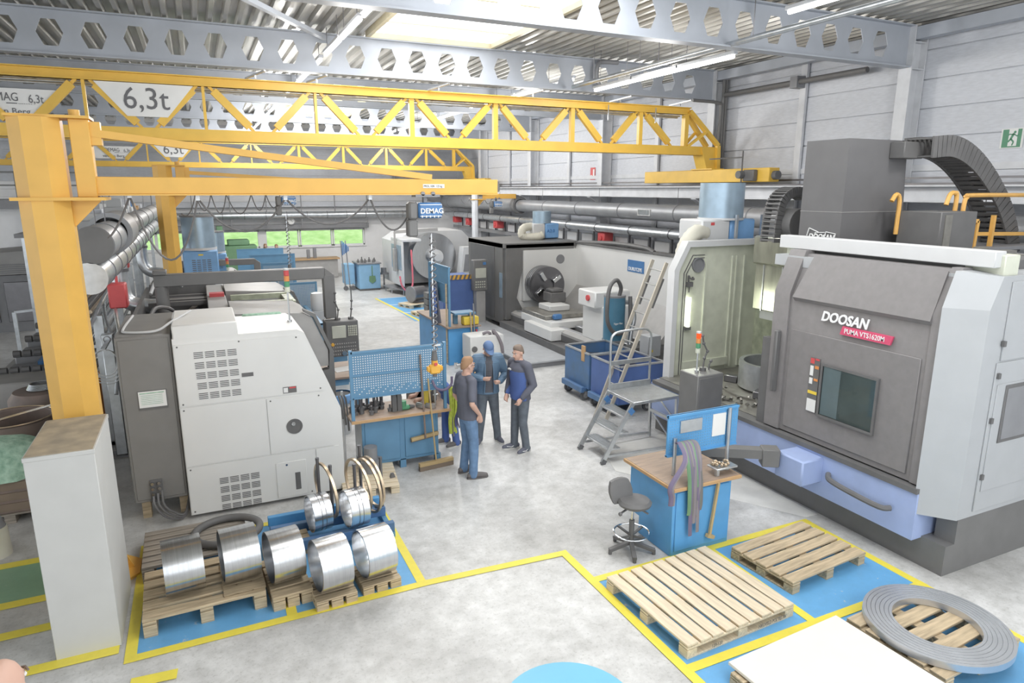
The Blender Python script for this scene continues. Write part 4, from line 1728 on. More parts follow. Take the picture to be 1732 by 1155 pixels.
for x in (8.02, 8.62, 8.72, 8.9):
    q.box((x, 9.24, 1.0), (x + .03, 9.27, 3.05))
q.box((7.62, 9.22, 1.05), (8.65, 9.27, 1.2))
q.box((8.95, 9.22, 1.0), (9.3, 9.27, 1.12))
q.build('wall_rib', 'cream', r)
q = B()
q.ring((7.86, 9.25, 2.92), DIR_Y, .13, .115, .04, 24)
q.cyl((7.86, 9.258, 2.92), (7.86, 9.264, 2.92), .115, n=24)
q.build('round_port', 'plate_dark', r)
q = B()
q.box((7.62, 9.2, 1.78), (7.74, 9.27, 1.84))
q.box((7.63, 9.2, 2.55), (7.73, 9.27, 2.63))
q.tube([(7.68, 9.24, 2.45), (7.68, 9.24, 2.62)], .01, 6)
q.tube(smooth_path([(7.66, 9.24, 2.62), (7.62, 9.2, 2.75), (7.66, 9.2, 2.7), (7.74, 9.2, 2.68), (7.72, 9.22, 2.72)], 4), .016, 6)
q.build('lamp_bracket', 'black2', r)
q = B()
q.cyl((7.68, 9.22, 1.84), (7.68, 9.22, 2.36), .035, n=12)
q.build('work_lamp', 'work_lamp_glow', r)
area_light('work_lamp_light', (7.7, 9.1, 2.1), .08, .5, 9, (.95, 1, .82), (R(-90), 0, 0))
q = B()
q.box((9.28, 6.85, .9), (9.34, 9.28, 3.2))
q.build('back_wall', 'cream_dirty', r)
for y in (7.6, 8.5):
    q = B()
    q.box((9.2, y, .95), (9.28, y + .14, 3.1))
    q.build('wall_column', 'cream', r)
q = B()
q.box((9.0, 8.2, 2.5), (9.2, 9.0, 3.36), .01)
q.build('upper_cover', 'white_frame', r)
q = B()
q.box((8.55, 7.5, 2.2), (9.2, 8.62, 3.42), .02)
ramc = q.build('ram_cover', 'sheet_metal', r)
for y in (7.6, 8.0, 8.4):
    q = B()
    q.box((8.535, y, 2.2), (8.55, y + .02, 3.42))
    q.build('seam', 'alu', ramc)
q = B()
q.box((8.5, 7.48, 2.98), (9.2, 8.66, 3.45), .03)
q.build('ram_cap', 'sheet_metal', ramc)
q = B()
q.box((8.62, 7.6, 2.05), (9.15, 8.5, 2.2))
q.build('ram_underside', 'plate_dark', ramc)
q = B()
q.cyl((8.35, 7.85, .8), (8.35, 7.85, 1.0), .78, n=40)
q.cyl((8.35, 7.85, .6), (8.35, 7.85, .8), .9, n=40)
q.build('turntable', 'dirt_metal', r)
for k in range(4):
    a = k * math.pi / 2 + .5
    q = B()
    q.obox((8.35 + .66 * math.cos(a), 7.85 + .66 * math.sin(a), 1.06), (.22, .14, .12), (0, 0, a), .01)
    q.build('chuck_jaw', 'steel_dark', r)
q = B()
for k in range(40):
    x, y = 7.2 + random.random() * .5, 6.9 + random.random() * 2.2
    q.obox((x, y, .98 + random.random() * .03), (.06, .04, .03), (random.random(), random.random(), random.random() * 3))
ch = q.build('swarf', 'dirt_metal', r)
q = B()
q.box((7.15, 6.9, .955), (9.28, 9.25, .965))
q.build('inner_floor', 'dirt_metal', r)
ch['kind'] = 'stuff'
wr = T('workpiece_ring', 'thick machined steel ring on the turntable of the vertical machine', 'ring', (8.35, 7.85, 1.02))
q = B()
q.ring((8.35, 7.85, 1.25), (0, 0, 1), .53, .46, .42, 56)
q.build('ring_body', 'alu', wr)
text('EPALYRAXIN', .085, (7.93, 7.5, 1.32), (.62, -.78, 0), (0, 0, 1), MATS['text_dark'], wr)
# yellow service railing on the machine roof
rl = T('guard_railing', 'yellow guard railing on top of the vertical turning machine', 'railing', (9.8, 6.2, 3.4))
for nm, pts in (('hooked_rail', [(8.62, 6.3, 4.05), (8.7, 6.3, 4.14), (8.78, 6.3, 4.05), (8.78, 6.3, 3.6)]), ('hooked_rail', [(9.32, 6.0, 4.0), (9.38, 6.0, 4.14), (9.47, 6.0, 4.16), (9.53, 6.0, 4.08), (9.5, 6.0, 3.4)]),
                ('top_rail', [(9.62, 5.95, 3.4), (9.63, 5.95, 4.0), (9.68, 5.95, 4.1), (9.8, 5.95, 4.13), (11.5, 5.95, 4.13)])):
    q = B()
    q.tube(pts if nm == 'x' else smooth_path(pts, 4), .03, 8)
    q.build(nm, 'rail_yellow', rl)
for pts in ([(9.63, 5.99, 3.6), (11.4, 5.99, 3.56)], [(9.2, 5.9, 3.8), (9.9, 5.9, 3.78)], [(9.9, 5.9, 3.78), (9.88, 5.9, 3.4)], [(10.35, 5.95, 3.4), (10.35, 5.95, 3.85)], [(11.4, 5.95, 3.4), (11.4, 5.95, 4.13)]):
    q = B()
    q.bar(pts[0], pts[1], .05, .05, (0, 1, 0))
    q.build('rail_bar', 'rail_yellow', rl)
q = B()
q.box((9.6, 5.8, 3.36), (11.5, 7.4, 3.41))
q.build('catwalk', 'plate_dark', rl)
# control box of that machine
cb = T('control_box', 'black machine control box with signal lamp in front of the cream interior', 'control box', (6.64, 7.6, 0))
q = B()
q.box((6.4, 7.38, .68), (6.88, 7.8, 1.55), .012)
q.build('housing', 'black', cb)
q = B()
q.box((6.42, 7.37, .72), (6.86, 7.382, 1.51), .008)
q.build('front_plate', 'black2', cb)
q = B()
q.cyl((6.64, 7.6, 0), (6.64, 7.6, .68), .07, n=14)
q.cyl((6.64, 7.6, 0), (6.64, 7.6, .03), .2, n=20)
q.build('stand', 'black2', cb)
q = B()
pts = [(6.68, 7.62, 1.55), (6.7, 7.62, 1.74), (6.75, 7.62, 1.84), (6.67, 7.62, 1.97), (6.64, 7.62, 2.09)]
q.tube(pts, .013, 6)
for p_ in pts[1:]:
    q.ball(p_, .025, 8, 6)
q.cyl((6.68, 7.62, 1.55), (6.68, 7.62, 1.6), .05, n=10)
q.build('magnet_stand', 'black2', cb)
q = B()
q.tube([(6.8, 7.62, 1.55), (6.8, 7.62, 1.63), (6.83, 7.62, 1.68)], .012, 6)
q.ball((6.83, 7.62, 1.68), .025, 8, 6)
q.build('indicator_stand', 'black2', cb)
signal_tower(6.55, 7.6, 1.55, .29, 'signal lamp with glowing red top on the black control box', 'red_lamp')
# filter on that machine
f2 = T('mist_filter', 'white and blue filter unit with tall zinc drum, on the vertical machine', 'filter unit', (8.75, 9.7, 3.36))
q = B()
q.box((8.1, 9.5, 3.3), (8.75, 10.15, 3.68), .03)
q.build('white_housing', 'white_frame', f2)
q = B()
q.box((8.76, 9.5, 3.3), (9.35, 10.15, 3.68), .03)
q.build('blue_housing', 'blower_blue', f2)
q = B()
q.cyl((8.82, 9.85, 3.68), (8.82, 9.85, 4.32), .4, n=32)
q.build('filter_drum', 'zinc_blue', f2)
q = B()
q.cyl((8.82, 9.85, 3.66), (8.82, 9.85, 3.7), .42, n=32)
q.build('collar', 'white_frame', f2)
q = B()
path = smooth_path([(8.25, 9.6, 3.45), (8.0, 9.55, 3.45), (7.78, 9.52, 3.25), (7.72, 9.52, 3.0), (7.8, 9.5, 2.75)], 6)
q.tube(path, [.13 + .012 * (i % 2) for i in range(len(path))], 14)
q.build('corrugated_hose', 'beige_hose', f2)
q = B()
q.box((8.3, 9.495, 3.58), (8.38, 9.502, 3.63))
q.build('red_label', 'red', f2)
for x in (8.8, 9.4):
    q = B()
    q.bar((x, 9.4, 3.34), (x, 9.4, 3.76), .045, .045)
    q.build('post', 'galv', f2)

# ------------------------------------------------------------------ big horizontal lathe at the right
r = T('heavy_lathe', 'long white horizontal lathe with a big chuck and black guard, right of centre', 'lathe', (9.3, 16.5, 0))
b = B()
b.box((8.35, 18.25, .1), (10.7, 21.0, 2.5), .02)
b.build('headstock', 'lathe_white', r)
b = B()
b.prism([(8.2, .35), (8.2, 2.6), (10.5, 2.6), (10.5, 2.42), (8.85, 2.42), (8.55, 1.0), (8.9, .35)], 'xz', 18.15, 18.3)
b.box((8.15, 18.3, .2), (8.35, 21.1, 2.62))
b.box((8.15, 18.15, 2.5), (10.7, 21.1, 2.64))
b.build('black_guard', 'black', r)
q = B()
q.box((8.13, 18.9, .3), (8.16, 20.9, 2.5), .01)
q.build('guard_panel', 'tower_dark', r)
q = B()
q.box((8.125, 18.32, 1.0), (8.15, 18.5, 1.75))
q.build('guard_window', 'zinc_blue', r)
q = B()
q.box((8.75, 18.1, .9), (10.6, 18.25, 2.42))
q.build('front_plate', 'lathe_white', r)
q = B()
q.cyl((10.0, 18.08, 2.12), (10.0, 18.1, 2.12), .14, n=20)
q.build('round_port', 'plate_dark', r)
ck = B()
ck.cyl((9.35, 17.68, 1.4), (9.35, 18.1, 1.4), .56, n=40)
ck.ring((9.35, 17.67, 1.4), DIR_Y, .56, .2, .04, 40)
c = ck.build('chuck', 'steel_dark', r)
q = B()
for k in range(4):
    a = k * math.pi / 2 + .6
    q.obox((9.35 + .33 * math.cos(a), 17.62, 1.4 + .33 * math.sin(a)), (.28, .1, .12), (0, -a, 0), .01)
q.build('chuck_jaw', 'chrome', c)
q = B()
for k in range(3):
    q.ring((9.35, 17.82 + .1 * k, 1.4), DIR_Y, .566, .55, .025, 40)
q.build('chuck_band', 'chrome', c)
b = B()
b.box((8.0, 12.9, .05), (8.35, 18.2, .32))
b.box((8.35, 12.9, .05), (9.9, 18.3, .5))
b.build('bed', 'black2', r)
for x in (8.5, 9.0, 9.5):
    q = B()
    q.box((x, 12.95, .5), (x + .16, 18.2, .62), .01)
    q.build('slideway', 'steel_turned', r)
q = B()
q.prism([(8.36, .5), (8.36, .56), (8.5, .62), (8.5, .5)], 'xz', 12.95, 18.2)
q.build('bed_cover', 'machine_grey', r)
q = B()
q.box((8.25, 15.4, .55), (9.7, 17.2, .74), .01)
q.box((8.05, 15.0, .34), (8.5, 16.6, .62), .01)
q.build('carriage', 'lathe_white', r)
q = B()
q.box((8.3, 15.8, .74), (9.6, 17.3, .86), .02)
q.build('cross_slide', 'dirt_metal', r)
q = B()
q.box((8.7, 16.3, .86), (9.35, 17.0, 1.02), .02)
q.build('tool_slide', 'lathe_white', r)
q = B()
q.box((9.0, 16.8, 1.02), (9.5, 17.3, 1.3), .02)
q.box((9.05, 16.85, 1.3), (9.45, 17.25, 1.4), .03)
q.build('tool_post', 'black2', r)
q = B()
q.box((8.5, 15.65, .76), (8.75, 15.8, .9), .03)
q.build('blue_cloth', 'hoist_blue', r)
q = B()
q.box((8.5, 13.2, .6), (9.3, 14.2, 1.5), .03)
q.box((8.3, 13.3, 1.45), (9.3, 14.1, 1.85), .03)
q.cyl((8.9, 14.1, 1.55), (8.9, 14.6, 1.55), .12, n=16)
q.build('tailstock', 'lathe_white', r)
q = B()
q.cyl((8.26, 13.6, 1.68), (8.3, 13.6, 1.68), .07, n=14)
q.build('handwheel', 'red', r)
b = B()
b.box((10.6, 11.6, 1.0), (10.95, 18.3, 2.58), .02)
b.build('rear_guard', 'lathe_white', r)
b = B()
b.prism([(9.9, .5), (10.6, 1.3), (10.6, .5)], 'xz', 12.95, 18.2)
b.build('chip_slope', 'machine_grey', r)
q = B()
q.box((10.55, 11.8, 2.58), (10.7, 18.2, 2.64))
q.tube(smooth_path([(10.6, 18.0, 2.62), (10.6, 16.0, 2.72), (10.6, 14.6, 2.7), (10.6, 14.2, 2.62)], 5), .06, 8)
q.build('cable_run', 'black2', r)
q = B()
q.box((10.588, 14.6, 2.02), (10.6, 15.35, 2.34))
s = q.build('maker_sign', 'hoist_blue', r)
text('DURUTZPE', .13, (10.585, 15.3, 2.06), (0, -1, 0), (0, 0, 1), MATS['text_white'], s, squeeze=.95, bold=.015)
b = B()
b.box((9.9, 9.9, .05), (10.9, 11.6, 1.3), .01)
b.box((8.9, 9.75, .05), (9.9, 11.3, .9), .01)
b.build('rear_cabinet', 'black', r)
q = B()
q.box((9.6, 9.9, 1.25), (10.6, 11.8, 1.36))
q.box((10.2, 9.8, .3), (10.9, 9.9, 1.3))
q.build('end_cover', 'machine_grey', r)
# operator pendant of the heavy lathe
pp = T('operator_console', 'upright machine control with lit keys beside the black lathe guard', 'control panel', (7.75, 19.2, .6))
q = B()
q.box((7.5, 19.0, 1.15), (7.95, 19.25, 2.1), .02)
q.build('housing', 'black', pp)
q = B()
q.box((7.55, 18.98, 1.55), (7.9, 19.0, 1.85), .006)
q.build('screen', 'screen', pp)
q = B()
q.box((7.8, 18.985, 1.95), (7.9, 19.0, 2.03))
q.build('blue_badge', 'hoist_blue', pp)
q = B()
for i in range(5):
    for j in range(3):
        q.box((7.55 + .07 * i, 18.985, 1.25 + .08 * j), (7.59 + .07 * i, 19.0, 1.29 + .08 * j))
k_ = q.build('keys', 'screen', pp)
k_['kind'] = 'stuff'
q = B()
q.box((7.6, 19.05, .1), (7.9, 19.25, 1.15), .01)
q.build('pedestal', 'machine_grey', pp)
# filter on the heavy lathe
f3 = T('mist_filter', 'small filter unit with curled beige hose on the black guard of the heavy lathe', 'filter unit', (10.1, 19.6, 2.64))
q = B()
q.box((9.65, 19.3, 2.66), (10.1, 19.9, 3.14), .03)
q.build('white_housing', 'white_frame', f3)
q = B()
q.box((10.11, 19.3, 2.66), (10.6, 19.9, 3.14), .03)
bh = q.build('blue_housing', 'blower_blue', f3)
text('A2.0', .15, (10.16, 19.295, 2.85), (1, 0, 0), (0, 0, 1), MATS['hoist_blue'], bh)
q = B()
q.cyl((10.12, 19.6, 3.14), (10.12, 19.6, 3.52), .3, n=28)
q.build('filter_drum', 'zinc_blue', f3)
q = B()
path = smooth_path([(9.7, 19.5, 3.05), (9.4, 19.45, 3.0), (9.3, 19.4, 2.8), (9.45, 19.35, 2.72), (9.8, 19.2, 2.74), (9.95, 19.15, 2.8)], 6)
q.tube(path, [.12 + .012 * (i % 2) for i in range(len(path))], 12)
q.build('corrugated_hose', 'beige_hose', f3)

pl = T('floor_platform', 'low grey sheet metal platform in front of the heavy lathe', 'platform', (7.4, 16.8, 0))
for i, (y0, y1) in enumerate(((13.9, 15.4), (15.41, 16.9), (16.91, 18.4), (18.41, 20))):
    q = B()
    q.box((6.75, y0, .11), (8.0, y1, .15), .004)
    q.build('plate', 'platform', pl)
q = B()
q.box((6.78, 13.93, 0), (7.98, 19.97, .11))
q.build('skirt', 'plate_dark', pl)

# ------------------------------------------------------------------ far lathe with the bright disc
r = T('face_lathe', 'distant white machine with a big bright steel disc and folding guards', 'lathe', (8.8, 27.5, 0))
b = B()
b.prism([(7.3, .35), (7.3, 2.1), (7.9, 2.5), (10.2, 2.5), (10.6, 2.1), (10.6, .35)], 'xz', 27.2, 29.5)
b.build('housing', 'white_frame', r)
b = B()
b.box((7.1, 25.6, .45), (7.18, 27.2, 2.2), .01)
b.box((7.1, 25.6, 2.2), (7.9, 27.2, 2.3), .01)
b.build('folding_guard', 'white_frame', r)
for y in (25.7, 26.5):
    q = B()
    q.box((7.08, y, 1.1), (7.1, y + .6, 2.05))
    q.build('guard_window', 'zinc_blue', r)
q = B()
q.box((7.2, 27.1, .5), (7.5, 27.2, 2.1))
q.build('side_opening', 'plate_dark', r)
q = B()
q.box((6.95, 26.2, 1.0), (7.08, 26.45, 1.9), .01)
q.box((7.0, 26.3, 1.9), (7.06, 26.36, 2.55))
q.bar((7.03, 26.33, 2.55), (8.9, 26.6, 2.6), .12, .12)
q.build('control_pendant', 'machine_grey', r)
dsk = B()
dsk.cyl((8.75, 26.6, 1.5), (8.75, 27.2, 1.5), .95, n=48)
d = dsk.build('face_plate', 'steel_bright', r)
q = B()
q.cyl((8.75, 26.3, 1.5), (8.75, 26.6, 1.5), .3, n=24)
q.cyl((8.75, 26.1, 1.5), (8.75, 26.3, 1.5), .16, n=20)
q.build('centre_hub', 'white_frame', d)
q = B()
q.box((8.9, 25.6, .3), (10.1, 27.0, .7), .02)
q.prism([(9.6, .7), (9.75, 1.9), (10.15, 1.9), (10.15, .7)], 'xz', 25.8, 26.3)
q.build('saddle', 'white_frame', r)
q = B()
q.prism([(9.72, .9), (9.82, 1.6), (10.05, 1.6), (10.0, .9)], 'xz', 25.78, 25.8)
q.build('dark_panel', 'plate_dark', r)
q = B()
q.tube(smooth_path([(7.45, 25.5, 1.9), (7.46, 25.45, 1.0), (7.42, 25.4, .5), (7.2, 25.4, .3), (7.0, 25.4, .55), (6.95, 25.45, .9)], 6), [.03 + .012 * (i % 2) for i in range(31)], 6)
q.build('red_hose', 'red_hose', r)
pf = T('round_platform', 'dark grey round-cornered platform below the distant machine', 'platform', (8.2, 26.6, 0))
q = B()
q.prism([(6.9, 27.9), (6.95, 27.0), (7.25, 26.3), (7.7, 25.7), (10.5, 25.4), (10.5, 28)], 'xy', .2, .25)
q.build('deck', 'plate_dark', pf)
for x, y in ((7.0, 27.0), (7.3, 26.3), (7.75, 25.8), (6.95, 27.8), (9, 25.65)):
    q = B()
    q.box((x, y, 0), (x + .04, y + .04, .2))
    q.build('foot', 'alu', pf)
# ------------------------------------------------------------------ benches


def pegboard(name, x0, x1, y, z0, z1, parent, mat='bench_blue', nx=40, holes=True, rail=True):
    """perforated panel facing -Y with small round holes, modelled as recessed pale dots"""
    q = B()
    q.box((x0, y, z0), (x1, y + .02, z1))
    q.box((x0, y - .015, z1 - .03), (x1, y + .035, z1))
    q.box((x0, y - .015, z0), (x1, y + .035, z0 + .02))
    if rail:
        zm = (z0 + z1) / 2
        q.box((x0, y - .02, zm - .015), (x1, y + .02, zm + .015))
    pb = q.build(name, mat, parent)
    if holes:
        q = B()
        st = (x1 - x0) / nx
        nz = int((z1 - z0) / st)
        for j in range(2, nz - 1):
            zz = z0 + st * j
            if rail and abs(zz - (z0 + z1) / 2) < .03:
                continue
            for i in range(1, nx):
                if j < nz * .25 and (i * 7 + j * 13) % 10 < 5:
                    continue
                xx, h = x0 + st * i, .0092
                q.add([(xx + h * math.cos(a_ * math.pi / 3), y - .003, zz + h * math.sin(a_ * math.pi / 3)) for a_ in range(6)], [tuple(range(6))])
        o = q.build('perforation', 'paper', pb)
        o['kind'] = 'stuff'
    return pb


r = T('workbench', 'blue workbench with tall perforated board and wooden top, beside the standing men', 'workbench', (2.5, 9.75, 0))
b = B()
b.box((1.76, 9.36, .86), (3.32, 10.1, .9), .004)
tp = b.build('worktop', 'wood_top', r)
q = B()
q.box((1.76, 9.345, .858), (3.32, 9.362, .898))
q.build('edge_strip', 'wood_edge', tp)
b = B()
b.box((1.93, 9.5, .12), (3.12, 10.02, .86), .006)
cab = b.build('cabinet', 'bench_blue', r)
for x0, x1 in ((1.97, 2.5), (2.58, 3.08)):
    q = B()
    q.box((x0, 9.485, .17), (x1, 9.5, .82), .006)
    q.build('door', 'bench_blue', cab)
q = B()
q.box((1.925, 9.52, .13), (1.93, 10.0, .84))
q.build('side_sheet', 'alu', cab)
for x in (2.5, 3.06):
    for y in (9.5, 9.95):
        q = B()
        q.box((x, y, 0), (x + .09, y + .07, .14))
        q.build('leg', 'bench_blue', r)
for x in (1.93,):
    for y in (9.5, 9.95):
        q = B()
        q.box((x, y, 0), (x + .09, y + .07, .14))
        q.build('leg', 'plate_dark', r)
pegboard('perforated_board', 1.8, 3.2, 9.4, 1.22, 1.93, r)
for x in (1.775, 3.19):
    q = B()
    q.box((x, 9.385, .9), (x + .045, 9.435, 1.95))
    q.build('post', 'bench_blue', r)
q = B()
q.box((3.02, 9.38, 1.9), (3.15, 9.385, 1.925))
q.build('label_plate', 'white_card', r)
random.seed(3)
for k, x in enumerate(sorted(1.84 + .56 * random.random() for _ in range(22))):
    y = 9.52 + .36 * random.random()
    h = .1 + .16 * random.random()
    t = T('tool_holder', 'dark tool holder on the left of the blue bench, %s from the left' % ORD[k], 'tool holder', (x, y, .9), group='tool holders on the blue bench')
    q = B()
    q.cyl((x, y, .9), (x, y, .9 + h * .45), .035, .028, n=10)
    q.cyl((x, y, .9 + h * .3), (x, y, .9 + h * .4), .042, n=10)
    q.build('cone', 'black2', t)
    q = B()
    q.cyl((x, y, .9 + h * .45), (x, y, .9 + h), .016, n=8)
    q.build('shank', 'steel_dark', t)
for k, (x, h) in enumerate(((2.42, .36), (2.5, .38))):
    b = B()
    b.prism([(x, .9), (x + .07, .9), (x + .07, .9 + h * .6), (x + .03, .9 + h), (x, .9 + h)], 'xz', 9.55, 9.62 + .06 * k)
    tag(b.build('angle_block', 'black2'), ['dark angle block standing on the blue bench, left one of two', 'dark angle block standing on the blue bench, right one of two'][k], 'tool')
t = T('grinder', 'green power tool lying on the blue bench', 'power tool', (2.62, 9.6, .9))
q = B()
q.box((2.56, 9.55, .9), (2.7, 9.65, .97), .02)
q.cyl((2.6, 9.6, .93), (2.6, 9.6, 1.04), .05, n=12)
q.build('body', 'green', t)
q = B()
q.cyl((2.7, 9.6, .935), (2.78, 9.6, .93), .035, .02, n=10)
q.build('nose', 'black2', t)
t = T('bench_fixture', 'yellow and grey clamping fixture at the right end of the blue bench', 'fixture', (3.0, 9.7, .9))
q = B()
q.box((2.94, 9.62, .9), (3.02, 9.72, 1.16), .008)
q.box((2.92, 9.6, 1.14), (3.06, 9.74, 1.17))
q.build('yellow_block', 'yellow_bright', t)
q = B()
q.cyl((3.13, 9.66, .9), (3.13, 9.66, 1.2), .02, n=10)
q.cyl((3.1, 9.66, 1.05), (3.18, 9.66, 1.05), .015, n=8)
q.build('column', 'alu', t)
q = B()
q.box((3.06, 9.76, .9), (3.2, 9.95, 1.16), .02)
q.build('dark_block', 'black2', t)
for k, (p0, p1) in enumerate((((2.82, 9.62, .94), (2.9, 9.5, .94)), ((2.95, 9.56, .93), (3.06, 9.44, .93)))):
    b = B()
    b.bar(p0, p1, .05, .05)
    b.bar(Vector(p0) + Vector((0, 0, .035)), Vector(p1) + Vector((0, 0, .035)), .02, .02)
    tag(b.build('steel_rail', 'alu'), ['short steel rail lying on the blue bench, rear one', 'short steel rail lying on the blue bench, front one'][k], 'rail')
t = T('straps', 'lime yellow and purple lifting straps hanging at the right post of the blue bench', 'lifting strap', (3.31, 9.4, .35))
random.seed(11)
for mt, x, z1, n in (('lime', 3.28, .45, 4), ('purple', 3.36, .55, 3), ('strap_grey', 3.33, .4, 1), ('hoist_blue', 3.39, .7, 1)):
    for k in range(n):
        q = B()
        xx = x + .022 * k
        pts = [(3.3, 9.38, 1.26), (xx, 9.36 - .012 * k, 1.18), (xx + .012, 9.36 - .015 * k, .9), (xx - .01, 9.37, .7), (xx + .01 * k, 9.37, z1 + .06 * random.random())]
        q.tube(smooth_path(pts, 5), .028, 6, flat=.35)
        q.build('strap', mt, t)
q = B()
q.tube(smooth_path([(3.0, 9.36, 1.38), (3.05, 9.33, 1.26), (3.18, 9.32, 1.22), (3.3, 9.36, 1.28), (3.32, 9.38, 1.4)], 5), .02, 8)
q.build('strap', 'purple', t)
# brooms
t = T('broom', 'broom with wooden head standing on the floor against the blue bench', 'broom', (3.05, 9.28, 0))
q = B()
q.bar((2.72, 9.24, .1), (3.28, 9.3, .1), .07, .05)
q.build('head', 'broom_wood', t)
q = B()
q.bar((2.72, 9.24, .04), (3.28, 9.3, .04), .06, .075)
q.build('bristles', 'bristle', t)
q = B()
q.cyl((3.0, 9.27, .12), (2.93, 9.35, 1.42), .013, n=8)
q.build('handle', 'broom_wood', t)
t = T('broom', 'broom with dark brown handle leaning upside against the front of the blue bench', 'broom', (2.85, 9.4, .1))
q = B()
q.cyl((2.88, 9.4, .46), (2.82, 9.36, 1.8), .015, n=8)
q.build('handle', 'brown_drum', t)
q = B()
q.bar((2.66, 9.42, .46), (3.1, 9.45, .5), .05, .05)
q.build('head', 'broom_wood', t)
q = B()
q.bar((2.66, 9.455, .44), (3.1, 9.48, .48), .03, .07)
q.build('bristles', 'bristle', t)

# right foreground bench
r = T('workbench', 'bright blue tool bench with wooden top, in the right foreground', 'workbench', (5.1, 6.0, 0))
b = B()
b.box((4.66, 5.66, .0), (5.52, 6.3, .84), .006)
cab = b.build('cabinet', 'bench_blue_bright', r)
q = B()
q.box((4.7, 5.645, .06), (5.48, 5.66, .8), .006)
q.build('door', 'bench_blue_bright', cab)
b = B()
b.box((4.62, 5.6, .84), (5.62, 6.62, .88), .004)
tp = b.build('worktop', 'wood_edge', r)
q = B()
q.box((4.64, 5.62, .88), (5.6, 6.6, .884))
q.build('surface', 'wood_top', tp)
q = B()
q.box((4.7, 6.3, .2), (5.5, 6.56, .84))
q.build('rear_box', 'bench_blue_bright', r)
pegboard('perforated_board', 4.76, 5.82, 5.95, 1.12, 1.63, r, 'bench_blue_bright', nx=30, holes=False, rail=False)
q = B()
for i in range(1, 30):
    for j in range(2, 14):
        xx, zz = 4.76 + 1.06 * i / 30, 1.12 + .51 * j / 15
        q.box((xx - .004, 5.947, zz - .004), (xx + .004, 5.951, zz + .004))
o = q.build('perforation', 'zinc_blue', r)
o['kind'] = 'stuff'
for x, y, z0, z1 in ((4.86, 5.93, .88, 1.35), (5.66, 5.92, .86, 1.62)):
    q = B()
    q.cyl((x, y, z0), (x, y, z1), .024, n=10)
    q.build('post', 'galv', r)
q = B()
q.box((4.93, 5.93, 1.4), (5.25, 5.95, 1.55))
q.build('tool_strip', 'alu', r)
q = B()
q.box((5.42, 5.938, 1.28), (5.62, 5.949, 1.56))
q.build('paper_sheet', 'paper', r)
t = T('strap_bundle', 'bundle of purple and green straps hanging from the post of the right bench', 'lifting strap', (4.85, 5.6, .3))
random.seed(5)
for k in range(12):
    q = B()
    a = random.random()
    x0 = 4.76 + .24 * k / 12
    x1 = x0 + .05 * (a - .5) - (.22 if k in (0, 1) else 0)
    zb = .25 + .35 * a if k > 1 else .7
    pts = [(4.86, 5.9, 1.3), (x0 + .05, 5.78, 1.34), (x0, 5.62, 1.2), (x1, 5.58, .95), (x1 + .03 * a, 5.585, .6 if zb < .55 else zb + .1), (x1 + .02, 5.59, zb)]
    q.tube(smooth_path(pts, 5), .026, 6, flat=.4)
    q.build('strap', ('purple', 'strap_grey', 'dark_green', 'purple', 'black', 'strap_grey')[k % 6], t)
t = T('parts_tray', 'small metal tray with copper coloured parts on the right bench', 'tray', (5.4, 5.75, .88))
q = B()
q.box((5.28, 5.66, .96), (5.6, 5.84, .985), .005)
q.box((5.3, 5.68, .88), (5.34, 5.72, .96))
q.box((5.54, 5.78, .88), (5.58, 5.82, .96))
q.build('tray', 'alu', t)
q = B()
for k in range(16):
    q.ball((5.32 + .2 * random.random(), 5.69 + .12 * random.random(), 1.0 + .03 * random.random()), .022, 6, 5)
o = q.build('small_parts', 'bronze', t)
o['kind'] = 'stuff'
t = T('support_arm', 'dark swing arm reaching from behind the right bench to the pale blue machine base', 'arm', (6.2, 6.2, .55))
q = B()
q.bar((5.5, 6.75, .82), (6.6, 6.05, .82), .16, .12)
q.obox((6.55, 6.08, .78), (.22, .2, .24), (0, 0, R(-32)), .01)
q.build('beam', 'black', t)
q = B()
q.cyl((5.58, 6.7, 0), (5.58, 6.7, .78), .05, n=12)
q.cyl((5.58, 6.7, 0), (5.58, 6.7, .02), .16, n=16)
q.build('stand', 'black2', t)
b = B()
b.bar((5.18, 5.6, .2), (5.26, 5.6, .85), .03, .03)
b.bar((5.14, 5.6, .2), (5.24, 5.6, .16), .05, .04)
tag(b.build('crowbar', 'broom_wood'), 'short wooden handled tool hanging on the front of the right bench', 'tool')

# stool
t = T('work_stool', 'black saddle stool with chrome foot ring on a star base', 'stool', (4.33, 5.98, 0))
c = Vector((4.33, 5.98, 0))
for k in range(5):
    a = 2 * math.pi * k / 5 + .5
    q = B()
    d = Vector((math.cos(a), math.sin(a), 0))
    q.bar(c + d * .03 + Vector((0, 0, .11)), c + d * .28 + Vector((0, 0, .05)), .05, .04)
    q.cyl(c + d * .27, c + d * .27 + Vector((0, 0, .06)), .022, n=8)
    q.build('leg', 'black2', t)
q = B()
q.cyl(c + Vector((0, 0, .08)), c + Vector((0, 0, .4)), .032, n=12)
q.build('sleeve', 'black2', t)
q = B()
q.cyl(c + Vector((0, 0, .4)), c + Vector((0, 0, .56)), .018, n=12)
q.build('piston', 'chrome', t)
q = B()
q.tube([c + Vector((.21 * math.cos(i * math.pi / 16), .21 * math.sin(i * math.pi / 16), .24)) for i in range(32)], .011, 8, closed=True)
fr_ = q.build('foot_ring', 'chrome', t)
for k in range(4):
    q = B()
    a = math.pi / 2 * k + .3
    q.bar(c + Vector((.03 * math.cos(a), .03 * math.sin(a), .2)), c + Vector((.21 * math.cos(a), .21 * math.sin(a), .24)), .025, .02)
    q.build('spoke', 'black2', fr_)
q = B()
q.lathe([(0, 0), (.14, .0), (.19, .03), (.2, .06), (.17, .09), (.09, .085), (0, .075)], c + Vector((.02, -.01, .57)), 24)
q.build('seat', 'black2', t)
q = B()
